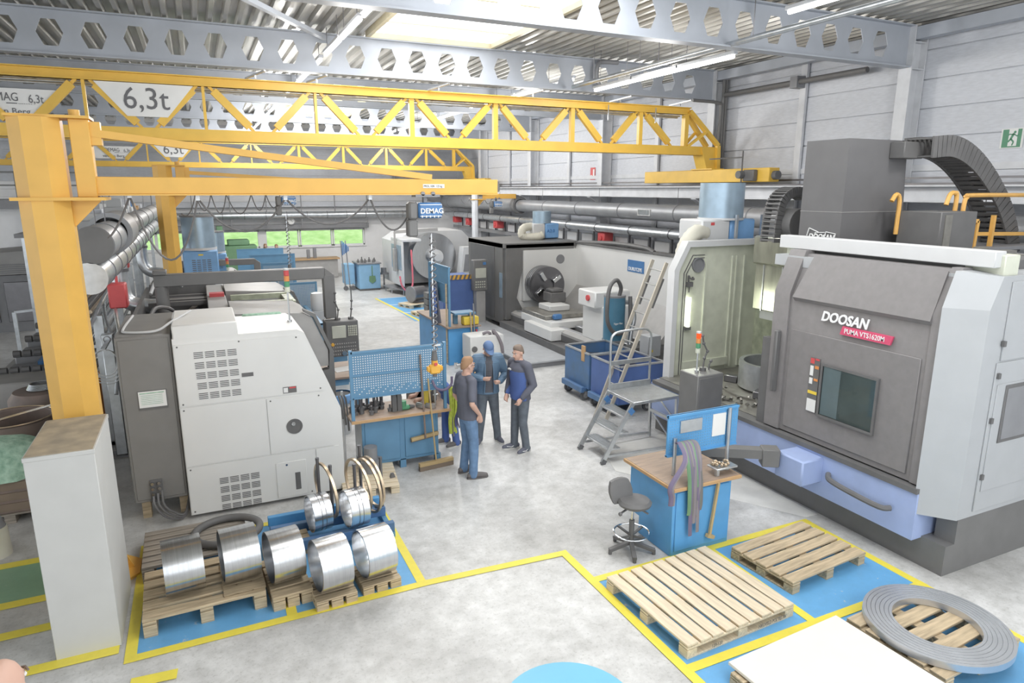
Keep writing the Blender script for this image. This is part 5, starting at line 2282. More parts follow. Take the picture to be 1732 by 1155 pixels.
q.add([(4.25 + u * (1 + .3 * math.sin(math.pi * v)), 6.06 + .09 * v + w - .25 * u * u, .6 + .27 * v * (1 - .12 * (abs(u) / .13) ** 2)) for w in (0, .04) for v in (0, .25, .5, .75, 1) for u in (-.12, -.06, 0, .06, .12)],
      [(j * 5 + i, j * 5 + i + 1, (j + 1) * 5 + i + 1, (j + 1) * 5 + i) for j in range(4) for i in range(4)] + [(25 + j * 5 + i, 25 + (j + 1) * 5 + i, 25 + (j + 1) * 5 + i + 1, 25 + j * 5 + i + 1) for j in range(4) for i in range(4)] +
      [(j * 5, (j + 1) * 5, 25 + (j + 1) * 5, 25 + j * 5) for j in range(4)] + [(j * 5 + 4, 25 + j * 5 + 4, 25 + (j + 1) * 5 + 4, (j + 1) * 5 + 4) for j in range(4)] + [(20 + i, 25 + 20 + i, 25 + 21 + i, 21 + i) for i in range(4)] + [(i, i + 1, 26 + i, 25 + i) for i in range(4)], True)
q.build('backrest', 'black2', t)
q = B()
q.bar((4.3, 5.98, .57), (4.14, 5.94, .54), .02, .015)
q.ball((4.13, 5.935, .535), .025, 8, 6)
q.bar((4.36, 5.95, .57), (4.47, 5.86, .5), .02, .015)
q.build('lever', 'black2', t)

# ------------------------------------------------------------------ step platform and ladder
t = T('step_platform', 'aluminium step platform with guard rail in front of the vertical machine', 'step ladder', (6.2, 8.65, 0))
q = B()
q.box((5.93, 8.28, .9), (6.82, 9.05, .95), .006)
pfm = q.build('platform', 'alu', t)
q = B()
for k in range(22):
    q.box((5.95 + .04 * k, 8.29, .95), (5.955 + .04 * k, 9.04, .954))
o = q.build('tread_ribs', 'galv', pfm)
o['kind'] = 'stuff'
for y in (8.3, 9.0):
    q = B()
    q.bar((5.4, y, .03), (5.93, y, .93), .03, .07, (0, 0, 1))
    q.build('stringer', 'alu', t)
    q = B()
    q.bar((5.395, y, 0), (5.44, y, .07), .045, .08, (0, 0, 1))
    q.build('rubber_foot', 'rubber', t)
    q = B()
    q.bar((6.8, y, .02), (6.78, y, .92), .03, .05, (0, 1, 0))
    q.build('rear_leg', 'alu', t)
    q = B()
    q.bar((5.5, y, .12), (6.8, y, .08), .025, .04)
    q.build('base_rail', 'alu', t)
    q = B()
    q.bar((5.93, y, .84), (5.86, y, .78), .05, .1)
    q.build('blue_bracket', 'hoist_blue', t)
for k in range(3):
    z = .22 + .24 * k
    x = 5.4 + .53 * z / .9
    q = B()
    q.box((x - .02, 8.3, z - .02), (x + .2, 9.0, z + .012), .005)
    st = q.build('step', 'alu', t)
    q = B()
    for m in range(4):
        q.box((x + .02 + .045 * m, 8.31, z + .012), (x + .03 + .045 * m, 8.99, z + .016))
    q.build('tread_ribs', 'galv', st)
q = B()
q.tube(smooth_path([(5.97, 9.04, .95), (5.97, 9.04, 1.5), (5.97, 9.04, 1.78), (6.02, 9.04, 1.88), (6.15, 9.04, 1.92), (6.6, 9.04, 1.93), (6.72, 9.04, 1.88), (6.77, 9.04, 1.78), (6.77, 9.04, 1.5), (6.77, 9.04, .95)], 4), .02, 8)
q.build('guard_rail', 'alu', t)
q = B()
q.box((5.97, 9.02, 1.36), (6.77, 9.06, 1.43))
q.build('knee_rail', 'alu', t)
q = B()
q.box((5.95, 9.02, .95), (6.79, 9.05, 1.04))
q.build('toe_board', 'alu', t)
q = B()
q.bar((6.8, 8.3, .5), (6.78, 9.0, .9), .02, .02)
q.bar((6.8, 9.0, .5), (6.78, 8.3, .1), .02, .02)
q.box((6.77, 8.3, .48), (6.81, 9.0, .53))
q.build('brace', 'alu', t)

t = T('leaning_ladder', 'long aluminium ladder leaning behind the step platform', 'ladder', (6.6, 10.0, 0))
A0, A1 = Vector((6.46, 10.25, 0)), Vector((7.63, 10.25, 2.93))
B0, B1 = Vector((6.46, 9.9, 0)), Vector((7.68, 9.9, 2.9))
for p0, p1 in ((A0, A1), (B0, B1)):
    q = B()
    q.bar(p0, p1, .03, .07, (1, 0, 0))
    q.build('stile', 'stile_grey', t)
for k in range(11):
    f_ = (k + .6) / 11.2
    q = B()
    q.cyl(A0.lerp(A1, f_), B0.lerp(B1, f_), .014, n=8)
    q.build('rung', 'alu', t)
q = B()
for p0, p1 in ((A0, A1), (B0, B1)):
    q.bar(p0.lerp(p1, .72) + Vector((.06, 0, 0)), p0.lerp(p1, .9) + Vector((.06, 0, 0)), .025, .05, (1, 0, 0))
q.build('slide_bracket', 'black2', t)

# ------------------------------------------------------------------ chip bins, vacuum
for k, (y0, y1, mt, lab) in enumerate(((11.12, 12.1, 'bin_blue', 'greyish blue tipping bin on castors with a wooden wedge on its edge'), (10.05, 11.04, 'navy', 'brighter blue tipping bin on castors, nearer one behind the step platform'))):
    t = T('chip_bin', lab, 'bin', (7.35, (y0 + y1) / 2, 0))
    q = B()
    x0, x1, w = 6.86, 7.85, .015
    for (a, c) in (((x0, y0), (x0, y1)), ((x1, y0), (x1, y1)), ((x0, y0), (x1, y0)), ((x0, y1), (x1, y1))):
        q.bar((a[0], a[1], .62), (c[0], c[1], .62), .03, .72)
    q.box((x0, y0, .26), (x1, y1, .3))
    q.build('hopper', mt, t)
    q = B()
    for (a, c) in (((x0, y0), (x0, y1)), ((x1, y0), (x1, y1)), ((x0, y0), (x1, y0)), ((x0, y1), (x1, y1))):
        q.bar((a[0], a[1], .985), (c[0], c[1], .985), .05, .03)
    q.build('rim', 'alu', t)
    q = B()
    n = 8
    vs = [(x0 + .02 + (x1 - x0 - .04) * i / n, y0 + .02 + (y1 - y0 - .04) * j / n, .7 + .1 * random.random()) for j in range(n + 1) for i in range(n + 1)]
    q.add(vs, [(j * (n + 1) + i, j * (n + 1) + i + 1, (j + 1) * (n + 1) + i + 1, (j + 1) * (n + 1) + i) for j in range(n) for i in range(n)])
    o = q.build('metal_chips', 'steel_dark', t)
    o['kind'] = 'stuff'
    q = B()
    q.box((x0 - .12, y0 + .1, .2), (x0 + .7, y1 - .1, .27))
    q.box((x0 - .14, y0 + .08, .18), (x0 - .06, y1 - .08, .3), .01)
    q.build('chassis', 'bin_blue', t)
    for x, y in ((x0, y0 + .15), (x0, y1 - .15), (x0 + .75, y0 + .15), (x0 + .75, y1 - .15)):
        q = B()
        q.cyl((x, y - .025, .1), (x, y + .025, .1), .1, n=18)
        wq = q.build('castor', 'rubber', t)
        q = B()
        q.cyl((x, y - .03, .1), (x, y + .03, .1), .055, n=12)
        q.build('hub', 'alu', wq)
        q = B()
        q.box((x - .03, y - .04, .1), (x + .03, y + .04, .19))
        q.build('fork', 'plate_dark', wq)
b = B()
b.box((6.83, 11.3, .8), (6.87, 11.42, 1.12), .005)
tag(b.build('wooden_wedge', 'wood_edge'), 'small wooden wedge stuck on the edge of the greyish blue bin', 'wood block')
t = T('industrial_vacuum', 'teal industrial vacuum with thick black hose, behind the blue bins', 'vacuum', (8.3, 12.4, 0))
q = B()
q.cyl((8.25, 12.4, .9), (8.25, 12.4, 1.88), .24, n=28)
body = q.build('drum', 'vac_teal', t)
q = B()
q.cyl((8.25, 12.4, 1.88), (8.25, 12.4, 1.92), .245, n=28)
q.ring((8.25, 12.4, .9), (0, 0, 1), .26, .2, .05, 28)
q.build('rim', 'plate_dark', t)
text('Tiger-Vac', .06, (8.08, 12.155, 1.3), (1, 0, .0), (0, 0, 1), MATS['text_white'], body)
q = B()
q.cyl((8.25, 12.4, .25), (8.25, 12.4, .9), .16, .22, n=24)
q.build('collector', 'plate_dark', t)
q = B()
for a in range(3):
    q.bar((8.25 + .2 * math.cos(a * 2.1), 12.4 + .2 * math.sin(a * 2.1), 0), (8.25 + .2 * math.cos(a * 2.1), 12.4 + .2 * math.sin(a * 2.1), 1), .03, .03)
q.build('frame', 'plate_dark', t)
q = B()
q.tube(smooth_path([(8.3, 12.3, 1.92), (8.3, 12.25, 2.1), (8.15, 12.2, 2.28), (7.95, 12.15, 2.15), (7.86, 12.1, 1.75), (7.9, 12.1, 1.35), (8.1, 12.1, 1.12), (8.35, 12.1, 1.15), (8.5, 12.15, 1.4), (8.52, 12.2, 1.9)], 6), .045, 10)
q.build('suction_hose', 'black2', t)
q = B()
q.tube(smooth_path([(8.45, 12.4, 1.75), (8.65, 12.35, 1.7), (8.72, 12.3, 1.4), (8.62, 12.25, 1.1), (8.55, 12.2, .8)], 5), .05, 10)
q.build('steel_elbow', 'galv', t)
b = T('junction_box', 'small grey box with yellow stickers behind the ladder', 'electrical box', (7.6, 10.7, 0))
q = B()
q.box((8.1, 10.9, .85), (8.42, 11.2, 1.28), .01)
q.build('case', 'side_grey', b)
q = B()
q.cyl((8.26, 11.05, 0), (8.26, 11.05, .85), .03, n=8)
q.cyl((8.26, 11.05, 0), (8.26, 11.05, .02), .14, n=12)
q.build('stand', 'plate_dark', b)
q = B()
q.box((8.15, 10.892, .95), (8.22, 10.9, 1.0))
q.build('sticker', 'yellow_bright', b)

# ------------------------------------------------------------------ pallets
PAL = {}


def pallet(x, y, rz, lx, ly, nb, mat, label, h=.14, group=None, boards_along='x', skip=(), z=0):
    """top boards run along local x; stringer boards along y; nine blocks; three bottom boards"""
    t = T('pallet', label, 'pallet', (x, y, z), R(rz), group)
    bw = min(.145, ly / nb * .84)
    tb = h * .16
    key = (round(lx, 2), round(ly, 2), nb, mat, h)

    def piece(nm, size, loc, rot=0):
        k = (nm, tuple(round(s, 3) for s in size), mat)
        if k not in PAL:
            q = B(True)
            q.box((-size[0] / 2, -size[1] / 2, -size[2] / 2), (size[0] / 2, size[1] / 2, size[2] / 2), .004)
            PAL[k] = q.build(nm, mat, t)
            PAL[k].location = loc
            PAL[k].rotation_euler = (0, 0, rot)
        else:
            share(nm, PAL[k], t, loc, (0, 0, rot))
    for i in range(nb):
        if i in skip:
            continue
        yy = -ly / 2 + bw / 2 + (ly - bw) * i / (nb - 1)
        piece('deck_board', (lx, bw, tb), (0, yy, h - tb / 2 + .002 * ((i * 7) % 3 - 1)), R(.4 * ((i * 5) % 3 - 1)))
    for i in range(3):
        xx = -lx / 2 + .06 + (lx - .12) * i / 2
        piece('stringer_board', (.12, ly, tb), (xx, 0, h - tb * 1.5 - .004))
        for j in range(3):
            yy = -ly / 2 + .06 + (ly - .12) * j / 2
            piece('block', (.12, .12, h - tb * 3 - .01), (xx, yy, tb + (h - tb * 3 - .01) / 2))
        piece('bottom_board', (.12, ly, tb), (xx, 0, tb / 2))
    return t


pallet(-.29, 7.05, 2, 1.12, .92, 5, 'wood_old', 'worn brown pallet under the two left steel rings', .2)
pallet(-.36, 8.03, 1, 1.1, .86, 7, 'wood_grey', 'weathered grey pallet behind the left steel rings, carrying a black ring', .2)
pallet(.08, 7.0, 2, .4, .7, 4, 'wood_old', 'narrow brown pallet under the second steel ring', .02, z=.2)
pallet(.51, 6.9, 4, .4, .8, 5, 'wood_old', 'narrow brown pallet under the middle steel ring', .16)
pallet(.93, 6.56, 4, .42, .5, 4, 'wood_old', 'small brown pallet under the fourth steel ring', .12)
pallet(1.42, 6.62, 4, .42, .46, 4, 'wood_old', 'small brown pallet under the steel ring at the right end of the row', .11)
pallet(.62, 7.68, 3, .5, .36, 3, 'wood_old', 'small brown pallet behind the middle and fourth steel rings', .14)
pallet(1.92, 9.12, -8, .78, .85, 7, 'wood_new', 'light new pallet on the floor beside the blue bench leg', .13)
pallet(4.36, 4.83, 3, 1.26, 1.4, 9, 'wood_new', 'large pale pallet of long boards on the blue floor, right foreground', .15, boards_along='y')
pallet(5.95, 4.98, 5, 1.25, .85, 5, 'wood_old', 'brown pallet on the blue floor below the pale blue machine base', .15)
pallet(5.95, 3.4, 3, 1.15, .95, 5, 'wood_old', 'brown pallet under the large flat steel ring', .16)
pallet(4.55, 3.3, 3, 1.4, 1.0, 5, 'wood_old', 'pallet under the pale flat board at the bottom edge', .13)
# lettering on the big pallet
for o in list(COL.objects):
    if o.get('label', '').startswith('large pale pallet'):
        big = o
big.rotation_euler = (0, 0, R(93))
big.location = (4.36, 4.83, 0)
text('NIEUVELD POLTIES BV', .055, (4.55, 4.163, .07), (1, .05, 0), (0, 0, 1), MATS['text_dark'], big, squeeze=.7, depth=.001)
text('120-120', .05, (3.95, 4.133, .07), (1, .05, 0), (0, 0, 1), MATS['text_dark'], big, squeeze=.8, depth=.001)
b = B()
b.obox((4.6, 3.32, .155), (1.42, 1.1, .03), (0, 0, R(3)), .004)
tag(b.build('flat_board', 'beige_board'), 'pale cream flat board lying on a pallet at the bottom edge', 'board')
t = T('flat_ring', 'large flat machined steel ring lying on a pallet at bottom right', 'ring', (5.98, 3.38, .16))
q = B()
q.ring((5.98, 3.38, .195), (0, 0, 1), .62, .37, .065, 72)
q.build('ring_body', 'steel_turned', t)
q = B()
for k in range(6):
    rr = .395 + .038 * k
    q.ring((5.98, 3.38, .2282), (0, 0, 1), rr + .005, rr, .0012, 72)
q.build('turned_groove', 'steel_bright', t)

# bright steel rings lying on their sides
RN = ['steel ring at the left end of the front row, on the worn brown pallet', 'second shiny steel ring from the left, on the worn brown pallet', 'middle shiny steel ring of the front row, on a narrow pallet',
      'fourth shiny steel ring of the front row, on a small pallet', 'rightmost shiny steel ring of the front row', 'smaller shiny steel ring in the rack, left of the pair', 'smaller shiny steel ring in the rack, right of the pair']
for k, (x, y, z0, rad, w, yaw) in enumerate(((-.46, 6.98, .205, .275, .36, 5), (.07, 6.95, .225, .275, .35, 6), (.5, 6.82, .165, .275, .32, 8), (.93, 6.52, .125, .275, .32, 8), (1.41, 6.6, .115, .265, .32, 9), (1.0, 7.74, .17, .225, .22, 9), (1.42, 7.66, .17, .235, .23, 9))):
    t = T('steel_ring', RN[k], 'ring', (x, y, z0), R(yaw), group='turned steel rings in the blue zone')
    q = B(True)
    q.ring((0, 0, rad), (1, 0, 0), rad, rad * .93, w, 64)
    q.build('shell', 'steel_bright', t)
    if k > 4:
        q = B(True)
        for dx in (-.02, .03):
            q.ring((dx, 0, rad), (1, 0, 0), rad + .0015, rad - .001, .008, 64)
        q.build('groove', 'steel_dark', t)
for k, (x, y, rad, yaw) in enumerate(((1.16, 7.95, .36, 12), (1.55, 7.92, .36, 14), (1.66, 7.88, .36, 14), (1.74, 8.02, .34, 14))):
    b = B(True)
    b.ring((0, 0, rad), (1, 0, 0), rad, rad - .03, .03, 56)
    o = b.build('bronze_ring', 'bronze')
    o.location = (x, y, .2)
    o.rotation_euler = (0, R(-4), R(yaw))
    tag(o, ['thin bronze ring standing in the rack beside the grey machine', 'thin bronze ring standing in the rack, second from the left', 'thin bronze ring standing in the rack, third from the left', 'thin bronze ring standing at the right end of the rack'][k], 'ring', 'bronze rings in the rack')
t = T('ring_rack', 'blue floor rack with upright rods holding the bronze rings', 'rack', (1.2, 7.9, 0))
for y in (7.5, 7.95, 8.25):
    q = B()
    q.box((.45 if y > 7.6 else .7, y - .04, .08), (1.86, y + .04, .2), .006)
    q.build('channel', 'bin_blue' if y < 8 else 'bench_blue_bright', t)
q = B()
for x in (.5, 1.8):
    q.box((x, 7.45, 0), (x + .06, 8.3, .08))
q.build('cross_bar', 'bench_blue', t)
for x, y, h in ((1.06, 8.0, .95), (1.2, 7.95, .85), (1.62, 8.2, .95), (1.83, 7.95, .85), (1.5, 7.98, .8)):
    q = B()
    q.cyl((x, y, .2), (x, y, h), .02, n=10)
    q.cyl((x, y, h), (x, y, h + .03), .023, n=10)
    q.build('rod', 'steel_dark', t)
t = T('black_ring', 'black ring shaped hose lying on the weathered grey pallet', 'ring', (-.1, 8.3, .2))
q = B()
q.tube([(-.02 + .36 * math.cos(i * math.pi / 20), 8.0 + .33 * math.sin(i * math.pi / 20), .25) for i in range(40)], .045, 10, closed=True)
q.build('hose', 'black2', t)
b = B()
b.cyl((2.0, 9.3, .13), (2.0, 9.3, .3), .16, n=20)
b.cyl((2.0, 9.3, .3), (2.0, 9.3, .5), .1, n=16)
tag(b.build('chuck_flange', 'plate_dark'), 'dark round flange standing on the light pallet by the blue bench', 'flange')
b = B()
b.prism([(2.18, .13), (2.26, .13), (2.24, .19), (2.2, .19)], 'xz', 8.9, 8.95)
tag(b.build('small_block', 'black2'), 'tiny black block lying on the light pallet by the blue bench', 'block')
# ------------------------------------------------------------------ middle bench and what stands round it
r = T('workbench', 'bright blue bench with high blue panel, in the middle of the hall', 'workbench', (5.65, 16.2, 0))
b = B()
b.box((5.25, 15.0, 0), (6.02, 17.4, .92), .006)
b.build('cabinet', 'bench_blue_mid', r)
b = B()
b.box((5.2, 14.94, .92), (6.08, 17.45, .96), .004)
b.build('worktop', 'wood_top', r)
q = B()
q.box((5.28, 15.05, 1.5), (5.31, 16.5, 2.38))
q.box((5.27, 15.03, 2.36), (5.33, 16.52, 2.4))
q.box((5.27, 15.03, 1.95), (5.32, 16.52, 1.98))
q.build('back_panel', 'bench_blue', r)
for y in (15.02, 16.5):
    q = B()
    q.box((5.27, y, .96), (5.32, y + .05, 2.4))
    q.build('post', 'bench_blue', r)
q = B()
q.cyl((5.24, 15.1, 0.05), (5.24, 15.1, 2.0), .022, n=8)
q.build('front_pole', 'wood_old', r)
q = B()
q.box((5.5, 15.3, .96), (5.6, 15.4, 1.25))
q.box((5.45, 15.1, 1.22), (6.0, 15.5, 1.26))
q.build('shelf', 'bench_blue', r)
b = B()
b.box((5.66, 15.02, .965), (6.05, 15.25, 1.16), .012)
o = b.build('tool_case', 'yellow_bright')
tag(o, 'yellow case on the bright blue middle bench', 'case')
t = T('work_jacket', 'dark blue work jacket hanging on the panel of the middle bench', 'jacket', (5.2, 15.9, 1.0))
q = B()
vs, n, m = [], 8, 8
for j in range(m + 1):
    for i in range(n + 1):
        u, v = i / n - .5, j / m
        wd = .34 + .26 * v
        vs.append((5.2 - .07 * math.cos(u * 3) - .03 * math.sin(9 * u + 2 * v), 15.85 + u * wd, 1.95 - 1.05 * v))
for p_ in list(vs):
    vs.append((p_[0] + .05, p_[1], p_[2]))
N = (n + 1) * (m + 1)
fs = [(j * (n + 1) + i, j * (n + 1) + i + 1, (j + 1) * (n + 1) + i + 1, (j + 1) * (n + 1) + i) for j in range(m) for i in range(n)]
fs += [tuple(N + k for k in f[::-1]) for f in fs]
edge = [i for i in range(n + 1)] + [(j + 1) * (n + 1) + n for j in range(m)] + [m * (n + 1) + n - 1 - i for i in range(n)] + [(m - 1 - j) * (n + 1) for j in range(m)]
fs += [(edge[i], edge[i + 1], N + edge[i + 1], N + edge[i]) for i in range(len(edge) - 1)]
q.add(vs, fs, True)
q.build('body', 'cloth_navy', t)
q = B()
q.tube([(5.15, 15.75, 1.85), (5.13, 15.68, 1.5), (5.14, 15.66, 1.2)], .06, 8)
q.build('sleeve', 'cloth_blue', t)
for k, (y, x) in enumerate(((15.0, 5.9), (15.0, 5.82))):
    b = B()
    b.cyl((x + .02 * k, 14.9, .15), (x - .03, 14.93, 1.5 - .2 * k), .02, n=8)
    tag(b.build('long_tool', ['plate_dark', 'wood_old'][k]), ['dark long handled tool leaning on the front of the middle bench', 'wooden long handled tool leaning on the front of the middle bench'][k], 'tool')
b = T('pliers', 'red handled pliers hanging on the middle bench front', 'tool', (5.98, 14.97, .6))
q = B()
q.bar((5.96, 14.97, .86), (5.98, 14.97, .7), .04, .02)
q.bar((5.98, 14.97, .7), (5.95, 14.97, .6), .03, .02)
q.bar((5.98, 14.97, .7), (6.02, 14.97, .6), .03, .02)
q.build('jaws', 'red', b)
t = T('drive_unit', 'white machine unit with pipe stubs on the floor in front of the middle bench', 'machine', (5.9, 14.5, 0))
q = B()
q.box((5.5, 14.2, .3), (6.35, 14.75, .85), .02)
q.box((5.5, 14.2, .0), (5.75, 14.7, .32), .01)
q.build('housing', 'lathe_white', t)
q = B()
q.cyl((5.6, 14.18, .55), (5.6, 14.2, .55), .07, n=14)
q.build('port', 'black2', t)
q = B()
q.cyl((5.2, 14.3, .18), (5.5, 14.3, .18), .05, n=10)
q.cyl((5.15, 14.3, .18), (5.2, 14.3, .18), .08, n=12)
q.build('pipe_stub', 'chrome', t)
q = B()
q.cyl((5.8, 14.25, .2), (6.0, 14.25, .2), .05, n=10)
q.build('pipe_stub', 'chrome', t)
q = B()
q.tube(smooth_path([(6.15, 14.3, .85), (6.1, 14.25, .95), (6.2, 14.2, .8), (6.28, 14.17, .6), (6.32, 14.2, .4)], 5), .04, 8)
q.tube(smooth_path([(6.05, 14.3, .87), (5.95, 14.25, .92), (5.85, 14.3, .88)], 5), .035, 8)
q.build('rag', 'strap_grey', t)
b = B()
b.box((5.35, 13.9, 0), (5.85, 14.15, .06), .005)
tag(b.build('floor_board', 'wood_edge'), 'small wooden board on the floor by the white machine unit', 'board')
t = T('aluminium_profile', 'bundle of aluminium profiles behind the perforated board, pointing up left', 'profile', (3.6, 11.5, .7))
for k in range(2):
    q = B()
    q.bar((3.3 + .06 * k, 12.4, 1.12 - .05 * k), (3.85 + .06 * k, 11.6, .98 - .05 * k), .05, .04)
    q.build('profile', 'alu', t)
q = B()
q.box((3.4, 11.5, 0), (3.46, 12.3, .98))
q.box((3.4, 11.5, 0), (3.9, 11.56, .95))
q.build('trestle', 'brown_drum', t)
t = T('chip_container', 'dark blue container with a striped top edge beyond the middle bench', 'container', (7, 19.4, 0))
q = B()
q.box((6.6, 19.3, .1), (7.6, 20.2, 1.6), .02)
q.build('box', 'navy', t)
q = B()
q.box((6.58, 19.28, 1.5), (7.62, 19.3, 1.64))
hz_ = q.build('hazard_band', 'text_dark', t)
for k in range(7):
    q = B()
    q.add([(6.62 + .14 * k, 19.275, 1.5), (6.69 + .14 * k, 19.275, 1.5), (6.74 + .14 * k, 19.275, 1.64), (6.67 + .14 * k, 19.275, 1.64)], [(0, 1, 2, 3)])
    q.build('hazard_stripe', 'pendant_yellow', hz_)
q = B()
q.box((6.55, 19.3, 0), (7.65, 20.2, .1))
q.build('base', 'plate_dark', t)
b = B()
b.box((6.15, 17.6, .0), (6.75, 18.2, .75), .01)
tag(b.build('steel_crate', 'machine_grey'), 'low grey crate behind the yellow case near the heavy lathe', 'crate')
# far blue zone with pallets
pallet(7.0, 23.6, 20, 1.0, .8, 5, 'wood_new', 'small far pallet carrying a dark motor, in the far blue floor zone', .14)
pallet(6.95, 21.7, 10, 1.1, .8, 5, 'wood_new', 'far pallet with black crates, left of the middle bench', .14)
pallet(7.3, 21.0, 10, .8, .8, 5, 'wood_new', 'second far pallet right next to the one with black crates', .14)
t = T('electric_motor', 'dark electric motor on the small far pallet', 'motor', (7.1, 23.7, .14))
q = B()
q.cyl((6.85, 23.6, .45), (7.35, 23.75, .45), .28, n=20)
q.box((6.9, 23.5, .14), (7.3, 23.85, .25))
q.build('body', 'steel_dark', t)
q = B()
q.cyl((6.8, 23.58, .45), (6.85, 23.6, .45), .3, n=20)
q.build('end_shield', 'plate_dark', t)
for k in range(3):
    b = B()
    b.box((6.8, 21.5, .14 + .22 * k), (7.3, 21.95, .34 + .22 * k), .01)
    b.box((6.95, 21.49, .2 + .22 * k), (7.15, 21.5, .26 + .22 * k))
    tag(b.build('crate', 'black2'), ['lowest black crate on the far pallet', 'middle black crate on the far pallet', 'top black crate on the far pallet'][k], 'crate', 'black crates on the far pallet')

# far light blue cabinet with shovel, tool trolley
t = T('tool_cabinet', 'light blue cabinet with a hanging green shovel near the back wall', 'cabinet', (6.3, 28.6, 0))
q = B()
q.box((5.95, 28.2, .08), (6.85, 29.3, 1.12), .01)
q.build('body', 'light_blue', t)
q = B()
q.box((5.9, 28.15, 1.12), (6.9, 29.35, 1.17))
q.build('top', 'plate_dark', t)
q = B()
q.box((5.97, 28.22, 0), (6.83, 29.28, .08))
q.build('plinth', 'black2', t)
q = B()
q.cyl((6.5, 28.17, 1.05), (6.5, 28.17, .62), .02, n=8)
q.prism([(6.38, .62), (6.62, .62), (6.64, .4), (6.5, .3), (6.36, .4)], 'xz', 28.16, 28.18)
q.build('shovel', 'dark_green', t)
random.seed(9)
for k in range(7):
    x, y = 6.0 + .12 * k, 28.3 + .5 * random.random()
    b = B()
    h = .08 + .2 * random.random()
    b.cyl((x, y, 1.17), (x, y, 1.17 + h * .6), .06, .05, n=10)
    b.cyl((x, y, 1.17 + h * .6), (x, y, 1.17 + h), .025, n=8)
    tag(b.build('tool_holder', 'black2'), 'small dark tool on the light blue cabinet, %s from the left' % ORD[k], 'tool holder', 'tools on the light blue cabinet')
t = T('tool_trolley', 'tall tool trolley with blue hanging tools left of the light blue cabinet', 'trolley', (5.6, 28.8, 0))
q = B()
q.box((5.45, 28.6, .25), (5.85, 29.3, 1.1), .01)
q.build('body', 'light_blue', t)
for x in (5.42, 5.62):
    q = B()
    q.bar((x, 28.6, .2), (x - .1, 28.6, 2.1), .04, .04)
    q.build('post', 'plate_dark', t)
for k in range(5):
    q = B()
    q.box((5.36 + .06 * k, 28.54, 1.5 + .04 * k), (5.4 + .06 * k, 28.6, 2.1 - .06 * k), .01)
    q.build('hanging_tool', 'hoist_blue', t)
for x in (5.45, 5.75):
    q = B()
    q.cyl((x, 28.58, .1), (x, 28.62, .1), .1, n=14)
    q.build('wheel', 'rubber', t)
q = B()
q.bar((5.45, 28.6, .1), (5.45, 28.6, .3), .03, .03)
q.bar((5.75, 28.6, .1), (5.75, 28.6, .3), .03, .03)
q.build('fork', 'plate_dark', t)
b = B()
b.cyl((7.1, 28.6, .62), (7.1, 28.6, .68), .2, n=16)
b.cyl((7.1, 28.6, .25), (7.1, 28.6, .62), .03, n=8)
b.cyl((7.1, 28.6, .68), (7.1, 28.6, .9), .12, n=14)
b.cyl((7.1, 28.6, .0), (7.1, 28.6, .02), .2, n=14)
b.cyl((7.1, 28.6, .02), (7.1, 28.6, .25), .04, n=8)
tag(b.build('grey_stool', 'plate_dark'), 'small grey stool behind the light blue cabinet', 'stool')
t = T('counter', 'beige topped counter against the back wall below the windows', 'counter', (4.8, 33.5, 0))
q = B()
q.box((3.7, 33.2, .02), (6.0, 33.9, .9))
q.build('front', 'machine_grey', t)
q = B()
q.box((3.6, 33.1, .9), (6.1, 34, .96))
q.build('top', 'wood_edge', t)
for k, (x, h) in enumerate(((4.6, .42), (4.9, .5))):
    b = B()
    b.box((x, 33.4, .96), (x + .15, 33.55, .96 + h), .01)
    tag(b.build('folder', 'plate_dark'), ['small dark box standing on the beige counter', 'taller dark box standing on the beige counter'][k], 'box')
t = T('waste_tub', 'turquoise tub beside the beige counter', 'tub', (3.3, 30.5, 0))
q = B()
q.cyl((3.35, 30.5, 0), (3.35, 30.5, .95), .2, .32, n=20)
q.build('tub', 'cyan_floor', t)
t = T('green_machine', 'dark green machine housing in front of the left back window', 'machine', (1.6, 32.5, 0))
q = B()
q.box((.95, 32.2, 0), (2.3, 33.2, 1.75), .04)
q.box((1.1, 32.25, 1.75), (2.0, 33.1, 2.0), .04)
q.build('housing', 'dark_green', t)
q = B()
q.box((.7, 32.3, 0), (.95, 33.0, 2.6), .02)
q.build('column', 'dark_green', t)

# blue panels behind the left machines
for k, (x0, x1, y, z0, z1, lab) in enumerate(((1.2, 2.85, 27.0, .9, 2.02, 'farthest blue perforated panel behind the left machines'), (1.45, 2.9, 24.0, .9, 2.06, 'blue perforated panel in the middle of the row behind the left machines'),
                                              (1.6, 2.55, 21.5, .9, 2.02, 'blue perforated tool panel with hanging tools behind the second machine'), (1.72, 2.5, 16.8, 0.85, 2.0, 'blue perforated panel behind the black pendant arm'))):
    t = T('pegboard_stand', lab, 'panel', ((x0 + x1) / 2, y, 0))
    pegboard('board', x0, x1, y, z0, z1, t, nx=26, holes=k in (2, 3), rail=False)
    for x in (x0, x1 - .05):
        q = B()
        q.box((x, y - .01, 0), (x + .05, y + .04, z1))
        q.build('post', 'bench_blue', t)
    q = B()
    q.box((x0, y + .03, .8), (x1, y + .7, .86))
    q.build('shelf', 'wood_top', t)
    q = B()
    q.box((x0 + .02, y + .1, 0), (x1 - .02, y + .65, .8))
    q.build('cabinet', 'bench_blue', t)
    if k == 2:
        for m in range(7):
            q = B()
            q.bar((x0 + .12 + .11 * m, y - .03, 1.75 - .05 * (m % 3)), (x0 + .14 + .11 * m, y - .03, 1.45 - .06 * (m % 2)), .03, .02)
            q.build('hanging_tool', 'alu', t)
